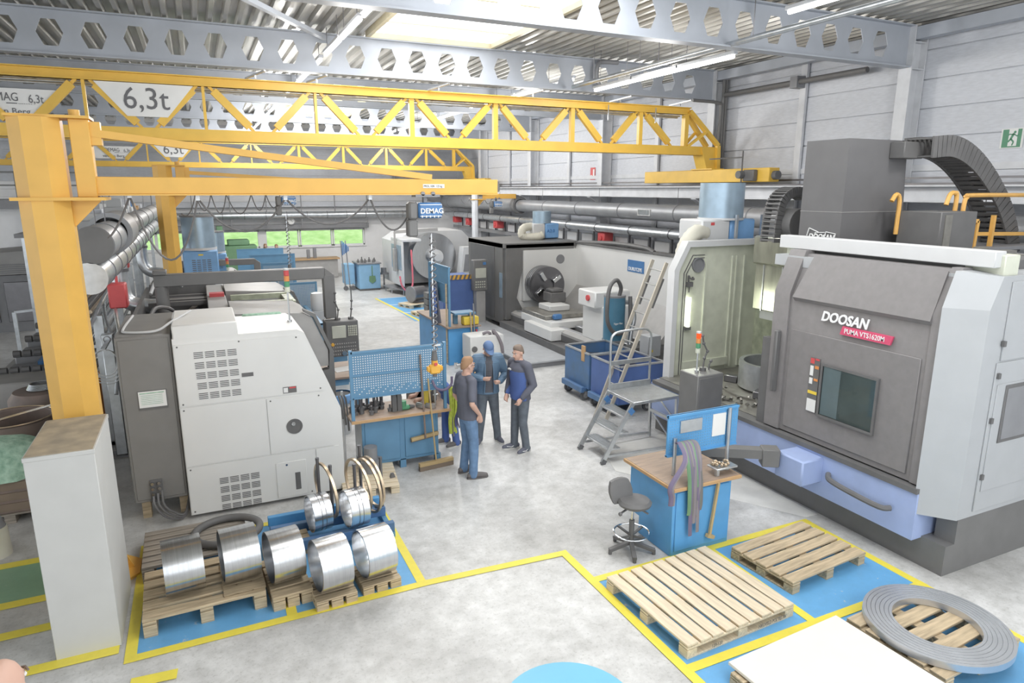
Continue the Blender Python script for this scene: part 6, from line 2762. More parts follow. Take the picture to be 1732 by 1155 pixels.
# bench along the left machine with angled blue board
r = T('workbench', 'lengthwise blue bench beside the left machine with a white canister', 'workbench', (2.2, 15.6, 0))
q = B()
q.box((2.14, 14.2, .5), (2.18, 16.6, 1.45))
q.box((2.12, 14.2, 1.42), (2.2, 16.6, 1.46))
q.build('board', 'bench_blue', r)
q = B()
q.box((2.2, 14.2, .82), (2.75, 16.6, .87))
q.build('worktop', 'wood_top', r)
q = B()
q.box((2.24, 14.4, 0), (2.7, 16.5, .82))
q.build('cabinet', 'bench_blue', r)
t = T('canister', 'white canister with brass tap above the lengthwise blue bench', 'canister', (2.45, 15.9, .87))
q = B()
q.lathe([(0, 0), (.13, 0), (.15, .03), (.15, .34), (.13, .4), (.06, .42), (0, .42)], (2.35, 15.9, 1.45), 20)
q.build('body', 'white_frame', t)
q = B()
q.box((2.2, 15.75, .87), (2.5, 16.05, 1.45), .01)
q.build('stand', 'side_grey', t)
q = B()
q.cyl((2.56, 15.8, 1.2), (2.56, 15.8, 1.42), .06, n=12)
q.build('brass_tap', 'bronze', t)
# side table with papers and the bin below it
r = T('side_table', 'wooden topped blue table with a paper sheet, left of the perforated bench', 'table', (2.1, 12.2, 0))
q = B()
q.box((1.72, 11.75, .88), (2.6, 12.9, .92), .004)
q.build('top', 'wood_top', r)
for x in (1.76, 2.5):
    for y in (11.8, 12.8):
        q = B()
        q.box((x, y, 0), (x + .06, y + .06, .88))
        q.build('leg', 'bench_blue', r)
q = B()
q.box((1.76, 11.8, .2), (2.56, 11.86, .25))
q.box((1.76, 11.8, .8), (2.56, 11.86, .88))
q.build('stretcher', 'bench_blue', r)
b = B()
b.obox((2.25, 12.3, .925), (.45, .32, .006), (0, 0, .2))
tag(b.build('paper', 'paper'), 'white sheet of paper on the small wooden table behind the perforated bench', 'paper')
t = T('waste_bin', 'white waste bin with blue bag under the small wooden table', 'bin', (2.0, 11.5, 0))
q = B()
q.cyl((1.98, 11.45, 0), (1.98, 11.45, .68), .16, .2, n=24)
q.build('bucket', 'white_frame', t)
q = B()
q.lathe([(.18, .02), (.225, .0), (.24, .06), (.225, .14), (.19, .15)], (1.98, 11.45, .58), 24)
q.build('bag_rim', 'blower_blue', t)
q = B()
q.cyl((1.98, 11.45, .69), (1.98, 11.45, .7), .19, n=24)
q.build('opening', 'black2', t)
t = T('hook_rack', 'thin rack with dark hanging hooks between the pale machine and the blue bench', 'rack', (1.72, 9.75, 0))
q = B()
q.cyl((1.72, 9.8, 0), (1.72, 9.8, 1.25), .018, n=8)
q.box((1.62, 9.7, 0), (1.82, 9.9, .015))
q.build('pole', 'white_frame', t)
for k in range(3):
    q = B()
    q.tube(smooth_path([(1.66 + .04 * k, 9.74, 1.2), (1.68 + .04 * k, 9.7, 1.1), (1.7 + .04 * k, 9.7, .85 - .1 * k)], 4), .016, 6)
    q.build('hook', 'black2', t)
# small white electric column with cables near the heavy machine's corner
t = T('tall_box', 'tall white concrete like box with a stained brown top, left foreground', 'box', (-1.27, 7.1, 0))
q = B()
q.box((-1.54, 6.56, 0), (-1.015, 7.6, 1.965), .006)
q.build('body', 'box_white', t)
q = B()
q.box((-1.545, 6.555, 1.93), (-1.01, 7.605, 1.97), .004)
q.build('lid', 'box_white', t)
q = B()
q.box((-1.53, 6.57, 1.97), (-1.025, 7.59, 1.978))
q.build('stained_top', 'concrete_top', t)

# ------------------------------------------------------------------ left side
t = T('milling_machine', 'low grey machine with black bellows behind the yellow post at far left', 'machine', (-3.0, 15, 0))
q = B()
q.box((-3.8, 13.6, .25), (-2.4, 14.4, .95), .03)
q.box((-3.7, 14.4, .2), (-2.4, 17.8, .8), .02)
q.build('bed', 'machine_grey', t)
q = B()
for k in range(3):
    q.box((-3.5, 14.5 + 1.1 * k, .8), (-2.45, 15.4 + 1.1 * k, .9 + .1 * k), .02)
q.build('table', 'plate_dark', t)
q = B()
for k in range(4):
    for m in range(6):
        q.cyl((-3.5 + .17 * m, 14.45 + 1.1 * k, .98 + .08 * k), (-3.38 + .17 * m, 14.45 + 1.1 * k, .98 + .08 * k), .07, n=8)
q.build('bellows', 'black2', t)
q = B()
q.box((-3.0, 14.9, .95), (-2.5, 15.4, 1.02))
q.build('blue_tray', 'hoist_blue', t)
q = B()
q.box((-3.7, 13.7, 0), (-3.5, 14.3, .25))
q.box((-2.5, 13.7, 0), (-2.3, 14.3, .25))
q.box((-3.5, 16.5, 0), (-2.4, 17.5, .2))
q.build('feet', 'black2', t)
t = T('machine_rail', 'thin grey post with a rail standing behind the low grey machine', 'post', (-4, 20, 0))
q = B()
q.bar((-4.3, 19.8, 0), (-4.3, 19.8, 1.25), .08, .08)
q.bar((-4.3, 19.8, 1.25), (-3.4, 19.9, 1.3), .06, .06)
q.bar((-3.4, 19.9, 0), (-3.4, 19.9, 1.3), .06, .06)
q.build('frame', 'galv', t)
t = T('oil_drum', 'large open brown steel tank at the left edge', 'drum', (-2.75, 12.0, 0))
q = B()
q.lathe([(.0, .02), (.52, .02), (.52, .9), (.54, .92), (.5, .92), (.48, .9), (.48, .3), (0, .3)], (-2.75, 11.6, 0), 36)
q.build('shell', 'brown_drum', t)
q = B()
q.tube([(-2.75 + .52 * math.cos(i * math.pi / 18), 11.6 + .52 * math.sin(i * math.pi / 18), .925) for i in range(36)], .012, 6, closed=True)
q.build('rim', 'bronze', t)
for k, dx in enumerate((0, .06)):
    b = B()
    b.cyl((-3.4, 11.0 + dx, .93), (-1.9, 11.55 + dx, 1.12), .012, n=8)
    tag(b.build('steel_rod', 'chrome'), ['shiny steel rod lying across the brown tank, front one', 'shiny steel rod lying across the brown tank, rear one'][k], 'rod')
t = T('cable_coil', 'coil of grey cable lying on a brown drum behind the tank', 'cable', (-2.6, 12.9, .95))
q = B()
for k in range(5):
    q.tube([(-2.6 + (.2 - .01 * k) * math.cos(i * math.pi / 12), 12.9 + (.2 - .01 * k) * math.sin(i * math.pi / 12), 1.0 + .018 * k) for i in range(24)], .01, 6, closed=True)
q.build('coil', 'galv', t)
b = B()
b.lathe([(0, 0), (.48, 0), (.48, .85), (.4, .97), (0, .98)], (-2.6, 12.9, 0), 28)
tag(b.build('closed_drum', 'brown_drum'), 'closed brown drum with a coil of cable on its lid', 'drum')
t = T('chip_pile', 'heap of pale green plastic wrapped chips on a dark crate at the left edge', 'pile', (-2.6, 10.2, .55))
q = B()
n = 16
vs, fs = [], []
random.seed(21)
for j in range(9):
    for i in range(n):
        a = 2 * math.pi * i / n
        rr = .5 * math.cos(j / 8 * math.pi / 2) ** .6 * (1 + .12 * random.random())
        vs.append((-2.62 + rr * math.cos(a) * 1.1, 10.25 + rr * math.sin(a) * .9, .58 + .42 * math.sin(j / 8 * math.pi / 2) * (1 + .08 * random.random())))
fs = [(j * n + i, j * n + (i + 1) % n, (j + 1) * n + (i + 1) % n, (j + 1) * n + i) for j in range(8) for i in range(n)] + [tuple(range(n))]
q.add(vs, fs, True)
o = q.build('heap', 'green_pile', t)
t = T('dark_crate', 'dark brown crate on a pallet below the green heap', 'crate', (-2.62, 10.2, 0))
q = B()
q.box((-3.2, 9.85, .14), (-2.02, 10.7, .58), .01)
q.build('box', 'brown_drum', t)
for k in range(3):
    q = B()
    q.box((-3.22, 9.83, .18 + .14 * k), (-2.0, 9.85, .28 + .14 * k))
    q.build('slat', 'bristle', t)
q = B()
for x in (-3.1, -2.6, -2.15):
    q.box((x, 9.85, 0), (x + .12, 10.7, .12))
q.box((-3.2, 9.83, .12), (-2.0, 10.7, .14))
q.build('pallet_base', 'wood_grey', t)
t = T('white_tin', 'round white tin with a dark lid at the left edge', 'tin', (-2.5, 9.0, 0))
q = B()
q.cyl((-2.5, 9.0, 0), (-2.5, 9.0, .36), .15, .14, n=24)
q.build('can', 'tin_white', t)
q = B()
q.cyl((-2.5, 9.0, .36), (-2.5, 9.0, .46), .13, .1, n=20)
q.build('lid', 'plate_dark', t)
# bar stock rack under the left pipes
t = T('bar_rack', 'rack of loose steel bars and tubes under the left pipes', 'rack', (-1.9, 16, 0))
for y in (12.5, 15.5, 18.5, 21.5):
    q = B()
    q.bar((-1.62, y, 0), (-1.62, y, 2.2 if y < 13 else 2.4), .14, .12)
    q.build('upright', 'galv', t)
    for z in (1.2, 1.7, 2.15):
        q = B()
        q.bar((-2.15, y, z), (-1.6, y, z), .05, .05)
        q.build('arm', 'alu', t)
    q = B()
    q.bar((-2.15, y, .03), (-1.5, y, .03), .12, .06)
    q.build('foot', 'galv', t)
random.seed(4)
for k in range(42):
    z = (1.25, 1.75, 2.2)[k % 3] + .05 * random.random()
    x = -2.12 + .46 * (k // 3) / 14
    y0 = 11.6 + 2 * random.random()
    y1 = 17 + 5 * random.random()
    rr = .015 + .025 * random.random()
    b = B()
    b.cyl((x, y0, z), (x + .05 * (random.random() - .5), y1, z + .06 * random.random()), rr, n=8)
    tag(b.build('steel_bar', random.choice(['alu', 'steel_dark', 'galv', 'chrome', 'bronze'])), 'bar on the %s tier of the left rack, %s from the left' % (('lowest', 'middle', 'top')[k % 3], ORD[k // 3]), 'bar', 'bars in the left rack')
for k, (x, y, z, mt, lab) in enumerate(((-1.3, 12.6, 2.3, 'red', 'red steel box under the silver left pipe, near its end disc'), (-1.6, 17.0, 2.5, 'red', 'red box under the left pipes, farther one'))):
    b = B()
    b.box((x - .13, y - .15, z), (x + .13, y + .15, z + .4), .02)
    b.box((x - .02, y - .02, z + .38), (x + .02, y + .02, 2.9))
    tag(b.build('red_box', mt), lab, 'red box')
for k, pts in enumerate(([(-1.35, 11.2, 1.2), (-1.3, 11.6, 1.75), (-1.5, 12.6, 2.0), (-1.75, 14.5, 2.1), (-1.9, 17, 2.3)], [(-1.2, 11.3, 1.9), (-1.3, 12.0, 2.25), (-1.45, 13.5, 2.3), (-1.6, 15.5, 2.45)], [(-1.75, 11.6, 1.9), (-1.6, 13.0, 2.35), (-1.55, 14.5, 2.5)])):
    b = B()
    b.tube(smooth_path(pts, 6), .03, 8)
    tag(b.build('bent_pipe', ['galv', 'alu', 'galv'][k]), ['long bent galvanised pipe lying lowest over the left rack', 'bent silver pipe nearest the black cabinet, over the left rack', 'short bent galvanised pipe highest over the left rack'][k], 'pipe')
t = T('wire_coil', 'loose coil of white wire hanging beside the yellow post', 'cable', (-1.35, 11.0, 1.4))
for k in range(4):
    q = B()
    q.tube([(-1.42 + (.16 + .02 * k) * math.cos(i * math.pi / 10), 11.1 + .03 * k, 1.72 - .03 * k + (.2 + .02 * k) * math.sin(i * math.pi / 10)) for i in range(20)], .008, 5, closed=True)
    q.build('loop', 'white_frame', t)
q = B()
q.box((-1.46, 11.1, 1.9), (-1.4, 11.9, 1.93))
q.build('hook', 'galv', t)
t = T('orange_bin', 'orange steel bin full of chips between the yellow post and the black cabinet', 'bin', (-1.9, 14.6, 0))
q = B()
for (a, c) in (((-2.3, 14.0), (-2.3, 15.2)), ((-1.3, 14.0), (-1.3, 15.2)), ((-2.3, 14.0), (-1.3, 14.0)), ((-2.3, 15.2), (-1.3, 15.2))):
    q.bar((a[0], a[1], .5), (c[0], c[1], .5), .03, .9)
q.box((-2.3, 14, .05), (-1.3, 15.2, .1))
q.build('hopper', 'orange', t)
q = B()
vs = [(-2.28 + .96 * i / 8, 14.02 + 1.16 * j / 8, .75 + .15 * random.random()) for j in range(9) for i in range(9)]
q.add(vs, [(j * 9 + i, j * 9 + i + 1, (j + 1) * 9 + i + 1, (j + 1) * 9 + i) for j in range(8) for i in range(8)])
o = q.build('metal_chips', 'steel_dark', t)
o['kind'] = 'stuff'
q = B()
q.box((-2.3, 14.1, 0), (-1.3, 14.2, .05))
q.box((-2.3, 15.0, 0), (-1.3, 15.1, .05))
q.build('runner', 'plate_dark', t)
t = T('steel_post', 'plain grey steel post with a foot plate left of the black cabinet', 'post', (-1.45, 11.9, 0))
q = B()
q.box((-1.53, 11.82, .02), (-1.37, 11.98, 2.0), .01)
q.build('post', 'galv', t)
q = B()
q.box((-1.68, 11.75, 0), (-1.25, 12.05, .02))
q.build('foot_plate', 'plate_dark', t)
q = B()
q.ring((-1.45, 11.81, 1.93), DIR_Y, .05, .04, .02, 16)
q.build('hole', 'steel_dark', t)
# grey storage shelf high on the left with cartons
t = T('storage_shelf', 'raised grey storage shelf loaded with cartons, behind the left ducts', 'shelf', (-3, 24, 0))
q = B()
q.box((-4.2, 20.5, 3.0), (-1.55, 29.0, 3.1))
q.build('deck', 'plate_dark', t)
for y in (20.7, 24.5, 28.7):
    for x in (-4.1, -1.7):
        q = B()
        q.box((x, y, 0), (x + .1, y + .1, 3.0))
        q.build('leg', 'galv', t)
random.seed(8)
MN = ['white', 'grey', 'brown', 'white', 'blue', 'pale grey']
mats = ['white_card', 'side_grey', 'wood_edge', 'white_card', 'hoist_blue', 'wall_panel']
for k in range(26):
    y = 20.7 + 8 * (k // 2) / 13
    x = -1.95 - .65 * (k % 2)
    w, h = .3 + .2 * random.random(), .25 + .4 * random.random()
    b = B()
    b.box((x - .25, y, 3.1), (x + .2, y + w, 3.1 + h), .008)
    mi = random.randrange(6)
    tag(b.build('carton', mats[mi]), '%s box on the raised left shelf, %s in the %s row' % (MN[mi], ORD[k // 2], ('front', 'rear')[k % 2]), 'box', 'boxes on the raised shelf')
    if k % 2 == 0 and k < 20:
        b = B()
        b.box((x - .2, y + .02, 3.1 + h), (x + .15, y + w * .8, 3.1 + h + .22), .008)
        mi = random.randrange(6)
        tag(b.build('carton', mats[mi]), '%s box stacked on the %s front box of the raised shelf' % (MN[mi], ORD[k // 2]), 'box', 'boxes on the raised shelf')
# crates and goods on the floor below and in front of the partition
random.seed(31)
for k in range(8):
    x = -8.8 + .55 * k
    b = B()
    h = .35 + .6 * random.random()
    b.box((x, 31.0, 0), (x + .45, 31.5, h), .01)
    tag(b.build('crate', random.choice(['wood_old', 'plate_dark', 'wood_edge', 'machine_grey'])), 'crate behind the dark glazed partition at far left, %s from the left' % ORD[k], 'crate', 'crates behind the far left partition')
t = T('grey_canopy', 'dark grey sloping machine canopy behind the yellow post at the far left', 'machine', (-5, 24, 0))
q = B()
q.prism([(-7.6, 1.7), (-7.6, 1.95), (-5.8, 2.35), (-4.3, 2.45), (-4.2, 2.0), (-4.3, 1.75)], 'xz', 24.0, 26.5)
q.build('canopy', 'machine_grey', t)
q = B()
for k in range(5):
    q.box((-7.6, 23.97, 1.78 + .1 * k * .6), (-4.4, 24.0, 1.8 + .1 * k * .6))
q.build('ribs', 'plate_dark', t)
q = B()
q.box((-7.5, 24.2, 0), (-4.5, 26.4, 1.7))
q.build('body', 'plate_dark', t)
for x in (-7.4, -6.4, -5.4):
    q = B()
    q.box((x, 24.17, .3), (x + .8, 24.2, 1.5), .02)
    q.build('panel', 'steel_dark', t)
# ------------------------------------------------------------------ people


def remeshed(name, shells, voxel, mat, parent, smooth_it=4, factor=.5):
    b = B(True)
    for s in shells:
        s(b)
    o = b.build(name, mat, None)
    md = o.modifiers.new('r', 'REMESH')
    md.mode = 'VOXEL'
    md.voxel_size = voxel
    md2 = o.modifiers.new('s', 'SMOOTH')
    md2.iterations = smooth_it
    md2.factor = factor
    dg = bpy.context.evaluated_depsgraph_get()
    me = bpy.data.meshes.new_from_object(o.evaluated_get(dg))
    o.modifiers.clear()
    old = o.data
    o.data = me
    bpy.data.meshes.remove(old)
    me.polygons.foreach_set('use_smooth', [True] * len(me.polygons))
    if not me.materials:
        me.materials.append(MATS[mat])
    o.parent = parent
    return o


def loft(rings, n=20):
    """closed shell through ellipses: (centre, rx, ry, yaw, tilt)"""
    def f(b):
        vs = []
        for c, rx, ry, yaw in rings:
            c = Vector(c)
            for i in range(n):
                t = 2 * math.pi * i / n
                x, y = rx * math.cos(t), ry * math.sin(t)
                vs.append(c + Vector((x * math.cos(yaw) - y * math.sin(yaw), x * math.sin(yaw) + y * math.cos(yaw), 0)))
        fs = [(j * n + i, j * n + (i + 1) % n, (j + 1) * n + (i + 1) % n, (j + 1) * n + i) for j in range(len(rings) - 1) for i in range(n)]
        fs += [tuple(range(n))[::-1], tuple(range((len(rings) - 1) * n, len(rings) * n))]
        b.add(vs, fs)
    return f


def limb(pts, rad, n=12, flat=None):
    def f(b):
        b.tube(pts, rad, n, flat=flat)
        for p, r in ((pts[0], rad[0] if isinstance(rad, list) else rad), (pts[-1], rad[-1] if isinstance(rad, list) else rad)):
            b.ball(p, r * .98, n, 8)
    return f


def ball_(c, r, Tm=None):
    return lambda b: b.ball(c, r, 16, 10, Tm)


def lerp(a, b, t):
    return Vector(a).lerp(Vector(b), t)


def person(name, label, loc, rz, P, H=1.78, seated=False):
    """local frame: faces +Y, +X is the person's right. P holds joints for a 1.78 m figure"""
    root = T('person', label, 'person', loc, rz)
    k = H / 1.78
    V = lambda q: Vector(q) * k
    lean = P.get('lean', (0, 0))           # shift of the shoulders (x, y) relative to the hips
    hip = V((0, 0, .94))
    chest = V((lean[0] * .7, lean[1] * .7, 1.28 + P.get('dz', 0) * .6))
    sh = V((lean[0], lean[1], 1.46 + P.get('dz', 0)))
    neck = V((lean[0] * 1.08, lean[1] * 1.1 + .01, 1.53 + P.get('dz', 0)))
    head = neck + V((0, .02, .115)) + V(P.get('head_off', (0, 0, 0)))
    hyaw, hpitch = P.get('head', (0, 0))
    HM = Matrix.Rotation(hyaw, 3, 'Z') @ Matrix.Rotation(hpitch, 3, 'X')

    def hp(x, y, z):
        return head + HM @ (Vector((x, y, z)) * k)
    sw = .19 * k
    twist = P.get('twist', 0)
    shl = sh + Matrix.Rotation(twist, 3, 'Z') @ Vector((-sw, 0, 0))
    shr = sh + Matrix.Rotation(twist, 3, 'Z') @ Vector((sw, 0, 0))
    body = []
    torso = [(hip + V((0, 0, -.1)), .145 * k, .1 * k, 0), (hip, .165 * k, .115 * k, 0), (lerp(hip, chest, .45), .145 * k, .105 * k, twist * .4),
             (chest, .165 * k, .12 * k, twist), (lerp(chest, sh, .7), .17 * k, .11 * k, twist), (sh + V((0, 0, .015)), .12 * k, .075 * k, twist), (neck, .055 * k, .06 * k, 0)]
    body.append(loft(torso))
    body.append(limb([lerp(sh, neck, .3), neck, head + HM @ V((0, -.02, -.05))], [.065 * k, .058 * k, .056 * k]))
    # head: skull, jaw, nose, ears, brow, lips
    body.append(ball_(hp(0, -.012, .03), (.075 * k, .095 * k, .1 * k), HM))
    body.append(ball_(hp(0, .022, -.03), (.06 * k, .068 * k, .085 * k), HM))
    body.append(ball_(hp(0, .058, -.092), (.03 * k, .028 * k, .024 * k), HM))
    body.append(limb([hp(0, .086, .018), hp(0, .103, -.012), hp(0, .108, -.03), hp(0, .092, -.036)], [.009 * k, .012 * k, .015 * k, .011 * k], 8))
    body.append(limb([hp(-.035, .083, .026), hp(0, .09, .028), hp(.035, .083, .026)], .009 * k, 8))
    body.append(limb([hp(-.022, .082, -.06), hp(0, .09, -.06), hp(.022, .082, -.06)], .009 * k, 8))
    for s in (-1, 1):
        body.append(ball_(hp(s * .078, -.01, -.005), (.01 * k, .02 * k, .033 * k), HM))
    hands = {}
    for s, S_, key in ((-1, shl, 'L'), (1, shr, 'R')):
        el, wr, hd, pn = P['arm' + key]            # elbow, wrist, hand direction, palm normal
        el, wr = V(el), V(wr)
        body.append(limb([S_, lerp(S_, el, .5), el], [.05 * k, .046 * k, .038 * k]))
        body.append(limb([el, lerp(el, wr, .3), lerp(el, wr, .75), wr], [.038 * k, .041 * k, .03 * k, .026 * k]))
        d = Vector(hd).normalized()
        nrm = Vector(pn)
        nrm = (nrm - d * nrm.dot(d)).normalized()
        sd = d.cross(nrm).normalized()
        c0 = wr + d * .02 * k
        body.append(limb([wr, c0 + d * .03 * k, c0 + d * .08 * k], [.026 * k, .036 * k, .038 * k], 10, flat=None))
        for j, (off, ln, cv) in enumerate(((-.03, .072, .5), (-.01, .08, .55), (.011, .075, .6), (.03, .06, .7))):
            base = c0 + d * .06 * k + sd * off * k
            cur, dirv, pts = base, d.copy(), [base]
            for seg in range(3):
                dirv = (Matrix.Rotation(cv * (.25 if seg == 0 else .8), 3, sd) @ dirv)
                cur = cur + dirv * ln * k * (.45, .32, .23)[seg]
                pts.append(cur)
            body.append(limb(pts, [.0105 * k, .0095 * k, .009 * k, .008 * k], 8))
        ths = -1 if key == 'L' else 1
        ths = P.get('thumb' + key, 1)
        tb = c0 + sd * ths * -.028 * k
        body.append(limb([tb, tb + (d * .025 + sd * ths * -.022) * k, tb + (d * .058 + sd * ths * -.028 + nrm * -.01) * k], [.013 * k, .012 * k, .0095 * k], 8))
        hands[key] = wr
    for s, key in ((-1, 'L'), (1, 'R')):
        kn, an, fy = P['leg' + key]
        kn, an = V(kn), V(an)
        h = hip + V((s * .085, 0, -.04))
        body.append(limb([h, lerp(h, kn, .4), kn], [.085 * k, .075 * k, .052 * k]))
        body.append(limb([kn, lerp(kn, an, .35), an], [.05 * k, .054 * k, .034 * k]))
        f_ = Vector((math.sin(-fy), math.cos(fy), 0))
        body.append(limb([an, an + f_ * .06 * k + V((0, 0, -.04)), an + f_ * .15 * k + V((0, 0, -.055))], [.035 * k, .035 * k, .025 * k]))
    for S_ in (shl, shr):
        body.append(limb([neck, lerp(neck, S_, .55) + V((0, 0, -.012)), S_], [.05 * k, .05 * k, .048 * k]))
    remeshed('body', body, .0085, 'skin', root, 4)
    # eyes, brows, mouth
    for s in (-1, 1):
        b = B(True)
        b.ball(hp(s * .031, .081, .012), .0105 * k, 10, 7)
        e = b.build('eye', 'white_card', root)
        b = B(True)
        b.ball(hp(s * .031, .0885, .012), .0055 * k, 8, 6)
        b.build('iris', 'black2', e)
        b = B(True)
        b.tube([hp(s * .015, .096, .03), hp(s * .033, .092, .036), hp(s * .05, .08, .03)], .005 * k, 6)
        b.build('eyebrow', 'hair_brown' if P.get('hair') == 'none' else P.get('hair', 'hair_brown'), root)
    b = B(True)
    b.tube([hp(-.022, .088, -.062), hp(0, .0985, -.06), hp(.022, .088, -.062)], .004 * k, 6)
    b.build('mouth', 'brown_drum', root)
    # trousers
    m = 1.12
    tr = [loft([(hip + V((0, 0, -.12)), .15 * k, .115 * k, 0), (hip + V((0, 0, -.02)), .182 * k, .13 * k, 0), (hip + V((0, 0, .1)), .17 * k, .122 * k, 0)])]
    for s, key in ((-1, 'L'), (1, 'R')):
        kn, an, fy = P['leg' + key]
        kn, an = V(kn), V(an)
        h = hip + V((s * .085, 0, -.03))
        tr.append(limb([h, lerp(h, kn, .4), kn, lerp(kn, an, .4), lerp(kn, an, .8), an + V((0, 0, -.035))], [.1 * k, .092 * k, .073 * k, .071 * k, .064 * k, .066 * k]))
    remeshed('trousers', tr, .011, P['trousers'], root, 7)
    # shoes
    for s, key in ((-1, 'L'), (1, 'R')):
        kn, an, fy = P['leg' + key]
        an = V(an)
        f_ = Vector((math.sin(-fy), math.cos(fy), 0))
        z = an.z
        low = Vector((an.x, an.y, 0))
        b = [limb([low - f_ * .055 * k + Vector((0, 0, .05)), low + f_ * .02 * k + Vector((0, 0, .055)), low + f_ * .11 * k + Vector((0, 0, .045)), low + f_ * .185 * k + Vector((0, 0, .038))], [.042 * k, .047 * k, .045 * k, .034 * k]),
             limb([low + Vector((0, 0, .05)), an + V((0, 0, .0))], [.045 * k, .042 * k])]
        sh_ = remeshed('shoe', b, .009, P.get('shoes', 'shoe'), root, 2)
        for v in sh_.data.vertices:
            v.co.z = max(v.co.z, .012)
        q = B(True)
        sd = Vector((f_.y, -f_.x, 0))
        poly = [low + f_ * a * k + sd * w * k for a, w in ((-.1, .0), (-.085, .032), (0, .045), (.1, .048), (.19, .035), (.222, 0), (.19, -.035), (.1, -.048), (0, -.045), (-.085, -.032))]
        vs = [p_ + Vector((0, 0, 0)) for p_ in poly] + [p_ + Vector((0, 0, .024)) for p_ in poly]
        q.add(vs, [tuple(range(10))[::-1], tuple(range(10, 20))] + [(i, (i + 1) % 10, 10 + (i + 1) % 10, 10 + i) for i in range(10)])
        q.build('sole', P.get('sole', 'sole'), sh_)
        if P.get('swoosh'):
            q = B(True)
            for sgn in (-1, 1):
                q.tube([low + f_ * .0 * k + sd * sgn * .05 + Vector((0, 0, .075)), low + f_ * .07 * k + sd * sgn * .053 + Vector((0, 0, .045)), low + f_ * .15 * k + sd * sgn * .05 + Vector((0, 0, .062))], .006, 6)
            q.build('curved_mark', 'text_white', sh_)
    # top
    inf = P.get('inflate', .016)
    tp = [loft([(hip + V((0, 0, P.get('hem', -.02))), (.172 + inf) * k, (.122 + inf) * k, 0), (lerp(hip, chest, .45), (.155 + inf) * k, (.115 + inf) * k, twist * .4),
                (chest, (.17 + inf) * k, (.125 + inf) * k, twist), (lerp(chest, sh, .7), (.175 + inf) * k, (.113 + inf) * k, twist), (sh + V((0, 0, .02)), (.125 + inf) * k, (.077 + inf) * k, twist), (neck + V((0, 0, -.015)), .066 * k, .07 * k, 0)])]
    for s, S_, key in ((-1, shl, 'L'), (1, shr, 'R')):
        el, wr = V(P['arm' + key][0]), V(P['arm' + key][1])
        r0 = .056 + inf * .8
        if P.get('sleeve', 'long') == 'short':
            tp.append(limb([S_, lerp(S_, el, .5), lerp(S_, el, .78)], [r0 * k, .06 * k, .06 * k]))
        else:
            tp.append(limb([S_, lerp(S_, el, .5), el, lerp(el, wr, .5), lerp(el, wr, .93)], [r0 * k, (r0 - .002) * k, (r0 - .008) * k, (.045 + inf * .5) * k, (.04 + inf * .4) * k]))
    for S_ in (shl, shr):
        tp.append(limb([neck + V((0, 0, -.045)), lerp(neck, S_, .5) + V((0, 0, -.02)), S_], [.06 * k, (.056 + inf * .6) * k, r0 * k]))
    top = remeshed('top' if P.get('sleeve') == 'short' else 'jacket', tp, .0105, P['top'], root, 9)
    if P.get('panels'):
        # two-tone work jacket: the front below the yoke is brighter blue
        top.data.materials.append(MATS['cloth_blue'])
        for p_ in top.data.polygons:
            c = p_.center
            if c.y > .035 and c.z < 1.36 * k and abs(c.x) < .19 * k:
                p_.material_index = 1
    if P.get('quilt'):
        for v in top.data.vertices:
            w = math.sin(v.co.z * 2 * math.pi / .065)
            v.co += v.normal * .006 * (abs(w) ** .5 - .6)
    if P.get('open_front'):
        # jacket worn open: the dark shirt shows as a strip down the front
        top.data.materials.append(MATS['shirt_dark'])
        for p_ in top.data.polygons:
            c = p_.center
            if c.y > .06 and c.z > .9 * k and abs(c.x) < .075 - .02 * abs(c.z - 1.2 * k) and p_.normal.y > .2:
                p_.material_index = 1
        q = B(True)
        q.tube([(.085, .168 * k, .9 * k), (.075, .19 * k, 1.1 * k), (.07, .185 * k, 1.3 * k), (.055, .12 * k, 1.5 * k)], .012, 6)
        q.tube([(-.085, .168 * k, .9 * k), (-.075, .19 * k, 1.1 * k), (-.07, .185 * k, 1.3 * k), (-.055, .12 * k, 1.5 * k)], .012, 6)
        q.build('jacket_edge', P['top'], top)
    if P.get('badge'):
        c = chest + V((.085, .0, .1))
        q = B(True)
        q.box((c.x - .035, .115 + lean[1] * .8, c.z - .01), (c.x + .035, .155 + lean[1] * .8, c.z + .012))
        q.build('name_badge', 'white_card', root)
        q = remeshed('collar', [lambda b: b.tube([neck + V((.075 * math.cos(a), .07 * math.sin(a) + .005, -.005)) for a in [i * math.pi / 8 for i in range(16)]], .018, 8, closed=True)], .008, P['top'], root, 1)
    # hair / cap
    hr = P.get('hair', 'hair_brown')
    if P.get('cap'):
        q = B(True)
        vs, n = [], 20
        for j in range(6):
            ph = math.pi / 2 * j / 5
            for i in range(n):
                t = 2 * math.pi * i / n
                vs.append(hp(.088 * math.cos(ph) * math.cos(t), -.008 + .108 * math.cos(ph) * math.sin(t), .035 + .1 * math.sin(ph)))
        q.add(vs, [(j * n + i, j * n + (i + 1) % n, (j + 1) * n + (i + 1) % n, (j + 1) * n + i) for j in range(5) for i in range(n)], True)
        cp = q.build('cap', 'cap_blue', root)
        q = B(True)
        n = 9
        vs = []
        for zz in (0, .008):
            for w in (0, 1):
                for i in range(n):
                    t = math.pi * (.12 + .76 * i / (n - 1))
                    rr = .09 + .075 * w * math.sin(t)
                    vs.append(hp(.085 * math.cos(t) * (1 - .0 * w), -.008 + (.102 + .085 * w * math.sin(t) ** .6) * math.sin(t), .042 + zz - .022 * w))
        fs = [(i, i + 1, n + i + 1, n + i) for i in range(n - 1)] + [(2 * n + i, 3 * n + i, 3 * n + i + 1, 2 * n + i + 1) for i in range(n - 1)] + [(n + i, n + i + 1, 3 * n + i + 1, 3 * n + i) for i in range(n - 1)]
